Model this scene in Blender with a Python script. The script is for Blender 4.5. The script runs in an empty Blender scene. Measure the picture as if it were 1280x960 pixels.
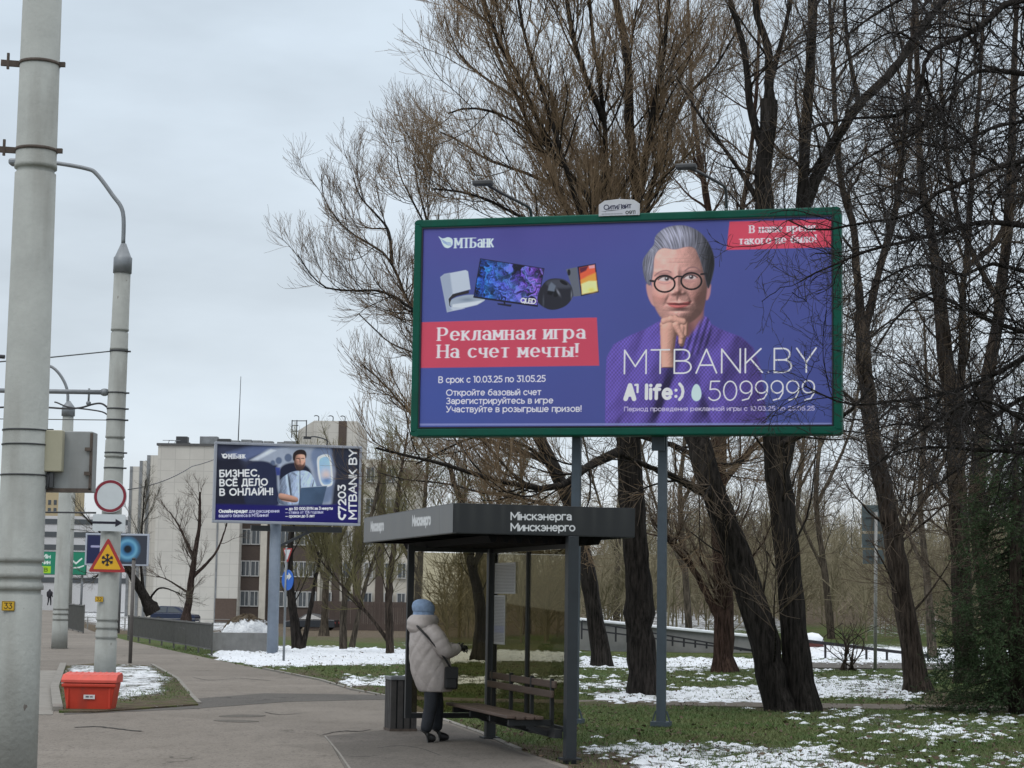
import bpy, bmesh, math, random
import numpy as np
from mathutils import Vector, Matrix
PI = math.pi
SC = bpy.context.scene
COL = SC.collection
random.seed(5)

# ------------------------------------------------------------------ camera, sky, sun, exposure
F, CH, TH, ROLL = 2400.0, 1.7, math.atan(268 / 2400), 0.015
RM = Matrix.Rotation(PI / 2 + TH, 3, 'X') @ Matrix.Rotation(ROLL, 3, 'Z')
cam = bpy.data.cameras.new('camera')
cam.sensor_width = 36.0
cam.lens = F / 1280 * 36.0
cam.clip_start = 0.1
cam.clip_end = 3000
co = bpy.data.objects.new('camera', cam)
COL.objects.link(co)
co.matrix_world = Matrix.Translation((0, 0, CH)) @ RM.to_4x4()
SC.camera = co

SUN_EL, SUN_AZ = math.radians(48), math.radians(215)      # azimuth from +Y, clockwise
world = bpy.data.worlds.new('World')
SC.world = world
world.use_nodes = True
wn = world.node_tree
bgn = wn.nodes['Background']
bgn.inputs[1].default_value = 0.1
sky = wn.nodes.new('ShaderNodeTexSky')
sky.sky_type = 'NISHITA'
sky.sun_disc = False
sky.sun_elevation = SUN_EL
sky.sun_rotation = SUN_AZ
tc = wn.nodes.new('ShaderNodeTexCoord')
sep = wn.nodes.new('ShaderNodeSeparateXYZ')
wn.links.new(tc.outputs['Generated'], sep.inputs[0])
ramp = wn.nodes.new('ShaderNodeValToRGB')
ramp.color_ramp.interpolation = 'EASE'
e = ramp.color_ramp.elements
e[0].position = 0.0; e[0].color = (0.82, 0.85, 0.88, 1)
e[1].position = 0.9; e[1].color = (1.82, 1.87, 1.92, 1)
k = e.new(0.10); k.color = (0.745, 0.832, 0.912, 1)
k = e.new(0.32); k.color = (0.655, 0.752, 0.845, 1)
wn.links.new(sep.outputs[2], ramp.inputs[0])
mp = wn.nodes.new('ShaderNodeMapping')
mp.inputs['Scale'].default_value = (1.6, 1.6, 5.0)
wn.links.new(tc.outputs['Generated'], mp.inputs[0])
nz = wn.nodes.new('ShaderNodeTexNoise')
nz.inputs['Scale'].default_value = 3.0
nz.inputs['Detail'].default_value = 5
nz.inputs['Roughness'].default_value = 0.5
wn.links.new(mp.outputs[0], nz.inputs['Vector'])
mr = wn.nodes.new('ShaderNodeMapRange')
mr.inputs[1].default_value = 0.3; mr.inputs[2].default_value = 0.7
mr.inputs[3].default_value = 8.3; mr.inputs[4].default_value = 11.0
wn.links.new(nz.outputs[0], mr.inputs[0])
mul = wn.nodes.new('ShaderNodeVectorMath'); mul.operation = 'SCALE'
wn.links.new(ramp.outputs[0], mul.inputs[0]); wn.links.new(mr.outputs[0], mul.inputs['Scale'])
mixw = wn.nodes.new('ShaderNodeMix'); mixw.data_type = 'RGBA'
mixw.inputs[0].default_value = 0.93
wn.links.new(sky.outputs[0], mixw.inputs[6]); wn.links.new(mul.outputs[0], mixw.inputs[7])
wn.links.new(mixw.outputs[2], bgn.inputs[0])

sd = bpy.data.lights.new('sun', 'SUN')
sd.energy = 0.6; sd.angle = math.radians(25); sd.color = (1.0, 0.96, 0.9)
so = bpy.data.objects.new('sun', sd); COL.objects.link(so)
sv = Vector((math.sin(SUN_AZ) * math.cos(SUN_EL), math.cos(SUN_AZ) * math.cos(SUN_EL), math.sin(SUN_EL)))
so.rotation_euler = sv.to_track_quat('Z', 'Y').to_euler()
SC.view_settings.view_transform = 'Standard'
SC.view_settings.look = 'None'
SC.view_settings.exposure = 0.0
SC.view_settings.gamma = 1.0
SC.cycles.max_bounces = 6
SC.cycles.transparent_max_bounces = 16

# ------------------------------------------------------------------ placing things: photo pixel <-> place
def ray(px, py): return RM @ Vector(((px - 640) / F, -(py - 480) / F, -1))
def at(px, py, Y):
    d = ray(px, py); return Vector((0, 0, CH)) + d * (Y / d.y)
def gp(px, py, z=0.0):
    d = ray(px, py); return Vector((0, 0, CH)) + d * ((z - CH) / d.z)
RMN = np.array(RM)
def project(P):
    q = (P - np.array([0, 0, CH])) @ RMN
    w = -q[..., 2]; w = np.where(w < 0.05, 0.05, w)
    return 640 + F * q[..., 0] / w, 480 - F * q[..., 1] / w
def lin(c):
    c = np.asarray(c, float) / 255.0
    return np.where(c <= 0.04045, c / 12.92, ((c + 0.055) / 1.055) ** 2.4)

# ------------------------------------------------------------------ materials
MATS = {}
def mat(name, col, rough=0.7, metal=0.0, var=0.12, nscale=6.0, bump=0.0, bscale=40.0, stretch=(1, 1, 1), spec=0.4, stain=0.0, stain_col=(.05, .04, .03)):
    if name in MATS: return MATS[name]
    m = bpy.data.materials.new(name); m.use_nodes = True
    nt = m.node_tree; b = nt.nodes['Principled BSDF']
    b.inputs['Roughness'].default_value = rough
    b.inputs['Metallic'].default_value = metal
    b.inputs['Specular IOR Level'].default_value = spec
    t = nt.nodes.new('ShaderNodeTexCoord'); mpn = nt.nodes.new('ShaderNodeMapping')
    mpn.inputs['Scale'].default_value = stretch
    nt.links.new(t.outputs['Object'], mpn.inputs[0])
    n = nt.nodes.new('ShaderNodeTexNoise'); n.inputs['Scale'].default_value = nscale; n.inputs['Detail'].default_value = 6
    n.inputs['Roughness'].default_value = 0.65
    nt.links.new(mpn.outputs[0], n.inputs['Vector'])
    mr = nt.nodes.new('ShaderNodeMapRange'); mr.inputs[1].default_value = .25; mr.inputs[2].default_value = .75
    mr.inputs[3].default_value = 1 - var; mr.inputs[4].default_value = 1 + var
    nt.links.new(n.outputs[0], mr.inputs[0])
    mx = nt.nodes.new('ShaderNodeVectorMath'); mx.operation = 'SCALE'
    mx.inputs[0].default_value = col
    nt.links.new(mr.outputs[0], mx.inputs['Scale'])
    last = mx.outputs[0]
    if stain:
        n2 = nt.nodes.new('ShaderNodeTexNoise'); n2.inputs['Scale'].default_value = nscale * .6; n2.inputs['Detail'].default_value = 8
        mp2 = nt.nodes.new('ShaderNodeMapping'); mp2.inputs['Scale'].default_value = (2.2, 2.2, .35); mp2.inputs['Location'].default_value = (3, 1, 7)
        nt.links.new(t.outputs['Object'], mp2.inputs[0]); nt.links.new(mp2.outputs[0], n2.inputs['Vector'])
        r2 = nt.nodes.new('ShaderNodeMapRange'); r2.inputs[1].default_value = .52; r2.inputs[2].default_value = .78; r2.inputs[4].default_value = stain
        nt.links.new(n2.outputs[0], r2.inputs[0])
        mm = nt.nodes.new('ShaderNodeMix'); mm.data_type = 'RGBA'
        nt.links.new(r2.outputs[0], mm.inputs[0]); nt.links.new(last, mm.inputs[6]); mm.inputs[7].default_value = (*stain_col, 1)
        last = mm.outputs[2]
    nt.links.new(last, b.inputs['Base Color'])
    if bump:
        nb = nt.nodes.new('ShaderNodeTexNoise'); nb.inputs['Scale'].default_value = bscale; nb.inputs['Detail'].default_value = 5
        nt.links.new(mpn.outputs[0], nb.inputs['Vector'])
        bp = nt.nodes.new('ShaderNodeBump'); bp.inputs['Strength'].default_value = bump; bp.inputs['Distance'].default_value = .02
        nt.links.new(nb.outputs[0], bp.inputs['Height']); nt.links.new(bp.outputs[0], b.inputs['Normal'])
    MATS[name] = m
    return m

def attr_mat(name, rough=0.5, spec=0.3):
    if name in MATS: return MATS[name]
    m = bpy.data.materials.new(name); m.use_nodes = True
    nt = m.node_tree; b = nt.nodes['Principled BSDF']
    a = nt.nodes.new('ShaderNodeAttribute'); a.attribute_name = 'ink'
    n = nt.nodes.new('ShaderNodeTexNoise'); n.inputs['Scale'].default_value = 1.3; n.inputs['Detail'].default_value = 6
    t = nt.nodes.new('ShaderNodeTexCoord'); nt.links.new(t.outputs['Object'], n.inputs['Vector'])
    mr = nt.nodes.new('ShaderNodeMapRange'); mr.inputs[3].default_value = .93; mr.inputs[4].default_value = 1.07
    nt.links.new(n.outputs[0], mr.inputs[0])
    mx = nt.nodes.new('ShaderNodeVectorMath'); mx.operation = 'SCALE'
    nt.links.new(a.outputs['Color'], mx.inputs[0]); nt.links.new(mr.outputs[0], mx.inputs['Scale'])
    nt.links.new(mx.outputs[0], b.inputs['Base Color'])
    b.inputs['Roughness'].default_value = rough; b.inputs['Specular IOR Level'].default_value = spec
    MATS[name] = m
    return m

def glass_mat(name, tint, refl=0.10, rough=0.03, dirt=.12):
    if name in MATS: return MATS[name]
    m = bpy.data.materials.new(name); m.use_nodes = True
    nt = m.node_tree; nt.nodes.remove(nt.nodes['Principled BSDF'])
    out = nt.nodes['Material Output']
    tr = nt.nodes.new('ShaderNodeBsdfTransparent'); tr.inputs[0].default_value = (*tint, 1)
    gl = nt.nodes.new('ShaderNodeBsdfGlossy'); gl.inputs['Roughness'].default_value = rough
    df = nt.nodes.new('ShaderNodeBsdfDiffuse'); df.inputs[0].default_value = (.12, .11, .09, 1)
    fr = nt.nodes.new('ShaderNodeLayerWeight'); fr.inputs[0].default_value = .5
    pw = nt.nodes.new('ShaderNodeMath'); pw.operation = 'POWER'; pw.inputs[1].default_value = 4.0; nt.links.new(fr.outputs['Facing'], pw.inputs[0])
    ad = nt.nodes.new('ShaderNodeMath'); ad.operation = 'MULTIPLY_ADD'; ad.inputs[1].default_value = .5; ad.inputs[2].default_value = refl * .5; ad.use_clamp = True
    nt.links.new(pw.outputs[0], ad.inputs[0])
    n = nt.nodes.new('ShaderNodeTexNoise'); n.inputs['Scale'].default_value = 3; n.inputs['Detail'].default_value = 8
    t = nt.nodes.new('ShaderNodeTexCoord'); nt.links.new(t.outputs['Object'], n.inputs['Vector'])
    mr = nt.nodes.new('ShaderNodeMapRange'); mr.inputs[1].default_value = .35; mr.inputs[2].default_value = .8; mr.inputs[4].default_value = dirt
    nt.links.new(n.outputs[0], mr.inputs[0])
    m0 = nt.nodes.new('ShaderNodeMixShader'); nt.links.new(mr.outputs[0], m0.inputs[0])
    nt.links.new(tr.outputs[0], m0.inputs[1]); nt.links.new(df.outputs[0], m0.inputs[2])
    m1 = nt.nodes.new('ShaderNodeMixShader'); nt.links.new(ad.outputs[0], m1.inputs[0])
    nt.links.new(m0.outputs[0], m1.inputs[1]); nt.links.new(gl.outputs[0], m1.inputs[2])
    nt.links.new(m1.outputs[0], out.inputs[0])
    MATS[name] = m
    return m

# ------------------------------------------------------------------ objects
def link(name, me, m=None, parent=None):
    o = bpy.data.objects.new(name, me); COL.objects.link(o)
    if m is not None: me.materials.append(m)
    if parent is not None: o.parent = parent
    return o
def tag(o, label=None, cat=None, group=None, kind=None):
    if label: o['label'] = label
    if cat: o['category'] = cat
    if group: o['group'] = group
    if kind: o['kind'] = kind
    return o
def thing(name, label, cat, loc=(0, 0, 0), rz=0.0, group=None):
    o = bpy.data.objects.new(name, None); COL.objects.link(o)
    o.empty_display_size = .2
    o.location = loc; o.rotation_euler = (0, 0, rz)
    return tag(o, label, cat, group)

class MB:
    """collects solids in the thing's own coordinates, then links them as one mesh"""
    def __init__(s): s.v = []; s.f = []; s.smooth = []
    def add(s, vs, fs, smooth=False):
        n = len(s.v); s.v += [tuple(v) for v in vs]
        s.f += [tuple(i + n for i in f) for f in fs]; s.smooth += [smooth] * len(fs); return s
    def box(s, c, d, M=None):
        x, y, z = (k / 2 for k in d)
        vs = [Vector((a, b, cc)) for a in (-x, x) for b in (-y, y) for cc in (-z, z)]
        if M is not None: vs = [M @ v for v in vs]
        vs = [v + Vector(c) for v in vs]
        return s.add(vs, [(0, 1, 3, 2), (4, 6, 7, 5), (0, 4, 5, 1), (2, 3, 7, 6), (0, 2, 6, 4), (1, 5, 7, 3)])
    def bar(s, a, b, w, h=None, up=(0, 0, 1)):
        a, b = Vector(a), Vector(b); h = h or w
        t = (b - a).normalized(); u = Vector(up)
        if abs(t.dot(u)) > .98: u = Vector((0, 1, 0))
        x = t.cross(u).normalized(); z = x.cross(t)
        vs = [p + x * i * w / 2 + z * j * h / 2 for p in (a, b) for i, j in ((-1, -1), (1, -1), (1, 1), (-1, 1))]
        return s.add(vs, [(3, 2, 1, 0), (4, 5, 6, 7)] + [(i, (i + 1) % 4, 4 + (i + 1) % 4, 4 + i) for i in range(4)])
    def tube(s, pts, rad, n=10, cap=True):
        pts = [Vector(p) for p in pts]
        if not hasattr(rad, '__len__'): rad = [rad] * len(pts)
        vs = []; ref = None
        for i, p in enumerate(pts):
            t = (pts[min(i + 1, len(pts) - 1)] - pts[max(i - 1, 0)]).normalized()
            if ref is None: ref = Vector((1, 0, 0)) if abs(t.x) < .9 else Vector((0, 1, 0))
            ref = (ref - t * ref.dot(t)).normalized(); b = t.cross(ref)
            vs += [p + (ref * math.cos(2 * PI * j / n) + b * math.sin(2 * PI * j / n)) * rad[i] for j in range(n)]
        fs = [(i * n + j, i * n + (j + 1) % n, (i + 1) * n + (j + 1) % n, (i + 1) * n + j) for i in range(len(pts) - 1) for j in range(n)]
        s.add(vs, fs, True)
        if cap:
            k = len(s.v) - len(vs)
            s.f += [tuple(k + j for j in reversed(range(n))), tuple(k + (len(pts) - 1) * n + j for j in range(n))]; s.smooth += [False, False]
        return s
    def lathe(s, prof, n=24, c=(0, 0, 0)):
        vs = [(c[0] + r * math.cos(2 * PI * j / n), c[1] + r * math.sin(2 * PI * j / n), c[2] + z) for r, z in prof for j in range(n)]
        fs = [(i * n + j, i * n + (j + 1) % n, (i + 1) * n + (j + 1) % n, (i + 1) * n + j) for i in range(len(prof) - 1) for j in range(n)]
        fs += [tuple(reversed(range(n))), tuple((len(prof) - 1) * n + j for j in range(n))]
        return s.add(vs, fs, True)
    def prism(s, pts, o, ax, ay, th):
        """flat outline pts in the frame (o, ax, ay), th thick behind it"""
        o, ax, ay = Vector(o), Vector(ax), Vector(ay); nz = ax.cross(ay).normalized()
        a = [o + ax * x + ay * y for x, y in pts]; b = [p - nz * th for p in a]; n = len(a)
        return s.add(a + b, [tuple(range(n)), tuple(n + i for i in reversed(range(n)))] + [(i, n + i, n + (i + 1) % n, (i + 1) % n) for i in range(n)])
    def build(s, name, m, parent=None, bevel=0.0):
        me = bpy.data.meshes.new(name); me.from_pydata(s.v, [], s.f); me.update()
        me.polygons.foreach_set('use_smooth', s.smooth)
        o = link(name, me, m, parent)
        if bevel:
            b = o.modifiers.new('bevel', 'BEVEL'); b.width = bevel; b.segments = 2; b.limit_method = 'ANGLE'; b.angle_limit = math.radians(50)
        return o

def np_mesh(name, V, Q, smooth=True):
    """V (n,3), Q (m,k) faces of k corners"""
    me = bpy.data.meshes.new(name)
    V = np.ascontiguousarray(V, np.float32); Q = np.ascontiguousarray(Q, np.int32)
    m, k = Q.shape
    me.vertices.add(len(V)); me.vertices.foreach_set('co', V.ravel())
    me.loops.add(m * k); me.loops.foreach_set('vertex_index', Q.ravel())
    me.polygons.add(m); me.polygons.foreach_set('loop_start', np.arange(0, m * k, k, dtype=np.int32))
    me.polygons.foreach_set('use_smooth', np.full(m, smooth))
    me.update(calc_edges=True)
    return me
def grid_faces(nr, nc):
    i = np.arange(nr - 1)[:, None] * nc + np.arange(nc - 1)[None]
    return np.stack([i, i + 1, i + nc + 1, i + nc], -1).reshape(-1, 4)
def tubes_np(P, R, s):
    """P (N,K,3) paths, R (N,K) radii -> vertices, quads"""
    N, K, _ = P.shape
    T = np.empty_like(P); T[:, 1:-1] = P[:, 2:] - P[:, :-2]; T[:, 0] = P[:, 1] - P[:, 0]; T[:, -1] = P[:, -1] - P[:, -2]
    T /= np.linalg.norm(T, axis=2, keepdims=True) + 1e-9
    m = P[:, -1] - P[:, 0]; m /= np.linalg.norm(m, axis=1, keepdims=True) + 1e-9
    ref = np.where(np.abs(m[:, 2:3]) > .8, np.array([[1., .1, 0]]), np.array([[0., .1, 1.]]))[:, None]
    A = np.cross(T, ref); A /= np.linalg.norm(A, axis=2, keepdims=True) + 1e-9
    B = np.cross(T, A)
    th = 2 * PI * np.arange(s) / s
    V = P[:, :, None] + R[:, :, None, None] * (A[:, :, None] * np.cos(th)[:, None] + B[:, :, None] * np.sin(th)[:, None])
    base = (np.arange(N)[:, None, None] * K + np.arange(K - 1)[None, :, None]) * s
    j = np.arange(s)[None, None]; j2 = (j + 1) % s
    Q = np.stack([base + j, base + j2, base + s + j2, base + s + j], -1).reshape(-1, 4)
    return V.reshape(-1, 3), Q
# ------------------------------------------------------------------ printed faces: a fine sheet whose points carry the ink colour
def cr(pts, closed=True, n=6):
    """smooth curve through points"""
    p = np.asarray(pts, float); N = len(p); out = []
    rng = range(N) if closed else range(N - 1)
    for i in rng:
        if closed: a, b, c, d = p[(i - 1) % N], p[i], p[(i + 1) % N], p[(i + 2) % N]
        else: a, b, c, d = p[max(i - 1, 0)], p[i], p[i + 1], p[min(i + 2, N - 1)]
        for t in np.arange(n) / n:
            out.append(.5 * ((2 * b) + (c - a) * t + (2 * a - 5 * b + 4 * c - d) * t * t + (3 * b - a - 3 * c + d) * t ** 3))
    if not closed: out.append(p[-1])
    return np.array(out)
def poly_sd(X, Y, pts):
    """signed distance to a closed outline, negative inside"""
    d = np.full(X.shape, 1e18); ins = np.zeros(X.shape, bool); n = len(pts)
    for i in range(n):
        (ax, ay), (bx, by) = pts[i], pts[(i + 1) % n]
        ex, ey = bx - ax, by - ay; l2 = ex * ex + ey * ey + 1e-18
        t = np.clip(((X - ax) * ex + (Y - ay) * ey) / l2, 0, 1)
        d = np.minimum(d, (X - ax - t * ex) ** 2 + (Y - ay - t * ey) ** 2)
        c = (ay > Y) != (by > Y)
        if ey != 0: ins ^= c & (X < ex * (Y - ay) / ey + ax)
    d = np.sqrt(d)
    return np.where(ins, -d, d)
def vnoise(X, Y, seed=0, octaves=3):
    r = np.random.RandomState(seed); T = r.rand(64, 64); out = 0; amp = 1; tot = 0
    for o in range(octaves):
        xi = np.floor(X).astype(int); yi = np.floor(Y).astype(int); fx = X - xi; fy = Y - yi
        fx = fx * fx * (3 - 2 * fx); fy = fy * fy * (3 - 2 * fy)
        a = T[xi % 64, yi % 64]; b = T[(xi + 1) % 64, yi % 64]; c = T[xi % 64, (yi + 1) % 64]; d = T[(xi + 1) % 64, (yi + 1) % 64]
        out = out + amp * (a * (1 - fx) * (1 - fy) + b * fx * (1 - fy) + c * (1 - fx) * fy + d * fx * fy)
        tot += amp; amp *= .5; X = X * 2.03 + 7; Y = Y * 2.03 + 3
    return out / tot

GL = {}
def G(ch, adv, *st): GL[ch] = (adv, st)
def A_(cx, cy, rx, ry, a0, a1):
    n = max(4, int(abs(a1 - a0) / 22)); t = np.radians(np.linspace(a0, a1, n + 1))
    return [(cx + rx * math.cos(q), cy + ry * math.sin(q)) for q in t]
X_ = .72
def E_(cx, cy, rx, ry): return A_(cx, cy, rx, ry, 90, 450)
br = lambda x, y: A_(x, y, .15, .12, 200, 340)
G('А', .8, [(0, 0), (.4, 1), (.8, 0)], [(.14, .33), (.66, .33)])
G('Б', .66, [(.58, 1), (0, 1), (0, 0)] + [(.36, 0)] + A_(.36, .285, .29, .285, -90, 90) + [(0, .57)])
G('В', .66, [(0, .52), (0, 1)] + A_(.34, .76, .26, .24, 90, -90) + [(0, .52), (0, 0)] + A_(.36, .26, .3, .26, -90, 90) + [(0, .52)])
G('Д', .82, [(-.02, -.2), (-.02, 0), (.82, 0), (.82, -.2)], [(.1, 0), (.2, .5), (.22, 1), (.7, 1), (.7, 0)])
G('Е', .6, [(.58, 1), (0, 1), (0, 0), (.6, 0)], [(0, .51), (.52, .51)])
G('Ё', .6, *GL['Е'][1], [(.17, 1.22), (.18, 1.22)], [(.43, 1.22), (.44, 1.22)])
G('З', .6, A_(.28, .76, .27, .24, 140, -90), A_(.28, .26, .31, .26, 90, -140))
G('И', .7, [(0, 1), (0, 0), (.7, 1), (.7, 0)])
G('Й', .7, *GL['И'][1], br(.35, 1.3))
G('К', .66, [(0, 0), (0, 1)], [(.6, 1), (0, .38)], [(.2, .58), (.66, 0)])
G('Л', .7, [(-.03, 0), (.08, .02), (.16, .3), (.2, 1), (.7, 1), (.7, 0)])
G('М', .86, [(0, 0), (0, 1), (.43, .3), (.86, 1), (.86, 0)])
G('Н', .72, [(0, 0), (0, 1)], [(.72, 0), (.72, 1)], [(0, .52), (.72, .52)])
G('О', .98, E_(.49, .5, .48, .5))
G('П', .7, [(0, 0), (0, 1), (.7, 1), (.7, 0)])
G('Р', .64, [(0, 0), (0, 1)] + A_(.34, .7, .3, .3, 90, -90) + [(0, .4)])
G('С', .84, A_(.49, .5, .48, .5, 42, 318))
G('Т', .72, [(0, 1), (.72, 1)], [(.36, 1), (.36, 0)])
G('У', .72, [(0, 1), (.38, .33)], [(.72, 1), (.32, .12), (.2, 0), (.05, .03)])
G('N', .72, [(0, 0), (0, 1), (.72, 0), (.72, 1)])
G('Y', .74, [(0, 1), (.37, .42), (.74, 1)], [(.37, .42), (.37, 0)])
G('Q', .98, E_(.49, .5, .48, .5), [(.6, .2), (.9, -.1)])
G('L', .52, [(0, 1), (0, 0), (.52, 0)])
G('D', .8, [(0, 0), (0, 1)] + A_(.34, .5, .46, .5, 90, -90) + [(0, 0)])
for a, b in zip('MTBAEKOPCH', 'МТВАЕКОРСН'): GL[a] = GL[b]
G('а', .54, A_(.27, .48, .25, .24, 150, 0) + [(.52, 0)], E_(.27, .21, .25, .2))
G('б', .64, E_(.32, .33, .31, .33), [(.01, .36), (.07, .72), (.25, .92), (.56, 1.0)])
G('в', .5, [(0, .38), (0, X_)] + A_(.28, .55, .19, .17, 90, -90) + [(0, .38), (0, 0)] + A_(.3, .19, .21, .19, -90, 90) + [(0, .38)])
G('г', .4, [(0, 0), (0, X_), (.42, X_)])
G('д', .6, [(-.02, -.16), (-.02, 0), (.62, 0), (.62, -.16)], [(.08, 0), (.16, .3), (.18, X_), (.54, X_), (.54, 0)])
G('е', .64, [(.03, .37), (.63, .37)] + A_(.33, .36, .3, .36, 5, 315))
G('з', .44, A_(.2, .54, .19, .18, 140, -90), A_(.2, .19, .22, .19, 90, -140))
G('и', .5, [(0, X_), (0, 0), (.5, X_), (.5, 0)])
G('й', .5, *GL['и'][1], br(.25, 1.04))
G('к', .48, [(0, 0), (0, X_)], [(.46, X_), (0, .27)], [(.15, .42), (.5, 0)])
G('л', .5, [(-.04, 0), (.06, .02), (.13, .25), (.16, X_), (.5, X_), (.5, 0)])
G('м', .62, [(0, 0), (0, X_), (.31, .2), (.62, X_), (.62, 0)])
G('н', .5, [(0, 0), (0, X_)], [(.5, 0), (.5, X_)], [(0, .37), (.5, .37)])
G('о', .66, E_(.33, .36, .32, .36))
G('п', .5, [(0, 0), (0, X_), (.5, X_), (.5, 0)])
G('р', .64, [(0, -.27), (0, X_)], E_(.33, .36, .31, .36))
G('с', .58, A_(.33, .36, .31, .36, 45, 315))
G('т', .5, [(0, X_), (.5, X_)], [(.25, X_), (.25, 0)])
G('у', .54, [(0, X_), (.28, .05)], [(.54, X_), (.2, -.15), (.12, -.26), (-.02, -.25)])
G('ф', .8, [(.4, -.27), (.4, 1.0)], E_(.4, .36, .38, .36))
G('х', .5, [(0, X_), (.5, 0)], [(.5, X_), (0, 0)])
G('ч', .48, [(0, X_), (0, .44), (.08, .3), (.25, .26), (.48, .31)], [(.48, X_), (.48, 0)])
G('ш', .8, [(0, X_), (0, 0), (.8, 0), (.8, X_)], [(.4, 0), (.4, X_)])
G('ы', .66, [(0, X_), (0, 0)] + A_(.24, .22, .2, .22, -90, 90) + [(0, .44)], [(.64, 0), (.64, X_)])
G('ь', .46, [(0, X_), (0, 0)] + A_(.24, .22, .22, .22, -90, 90) + [(0, .44)])
G('э', .6, A_(.27, .36, .31, .36, 135, -135), [(.2, .37), (.58, .37)])
G('я', .48, [(.48, 0), (.48, X_)] + A_(.22, .505, .2, .215, 90, 270) + [(.48, .29)], [(.24, .29), (0, 0)])
G('і', .02, [(0, 0), (0, X_)], [(0, 1.0), (.01, 1.0)])
G('l', .02, [(0, 0), (0, 1.05)])
G('i', .02, [(0, 0), (0, X_)], [(0, 1.02), (.01, 1.02)])
G('f', .34, [(.12, 0), (.12, .85), (.2, 1.02), (.4, 1.03)], [(-.04, X_), (.36, X_)])
G('e', *GL['е'][:1], *GL['е'][1])
G('0', .68, E_(.34, .5, .33, .5))
G('1', .24, [(0, .98), (.2, 1), (.2, 0)])
G('2', .6, A_(.3, .7, .28, .3, 155, -20) + [(.02, 0), (.62, 0)])
G('3', .58, [(.03, 1), (.54, 1), (.26, .6)] + A_(.27, .3, .3, .3, 90, -150))
G('5', .58, [(.54, 1), (.1, 1), (.06, .57)] + A_(.27, .3, .31, .3, 100, -150))
G('7', .6, [(0, .84), (0, 1), (.6, 1), (.18, 0)])
G('9', .62, E_(.3, .68, .3, .32), [(.6, .68), (.58, .35), (.42, .08), (.12, 0)])
G('.', .06, [(.03, .02), (.04, .02)])
G(',', .1, [(.06, .02), (.03, -.14)])
G('!', .08, [(.04, 1), (.04, .3)], [(.04, .02), (.05, .02)])
G(':', .08, [(.04, .1), (.05, .1)], [(.04, .6), (.05, .6)])
G(')', .24, [(0, 1.1), (.16, .85), (.22, .5), (.16, .1), (0, -.15)])
G('-', .3, [(0, .36), (.3, .36)])
G('—', .8, [(0, .36), (.8, .36)])
G('%', .7, [(.1, 0), (.6, 1)], E_(.14, .78, .14, .2), E_(.56, .22, .14, .2))
G(' ', .22)

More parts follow.
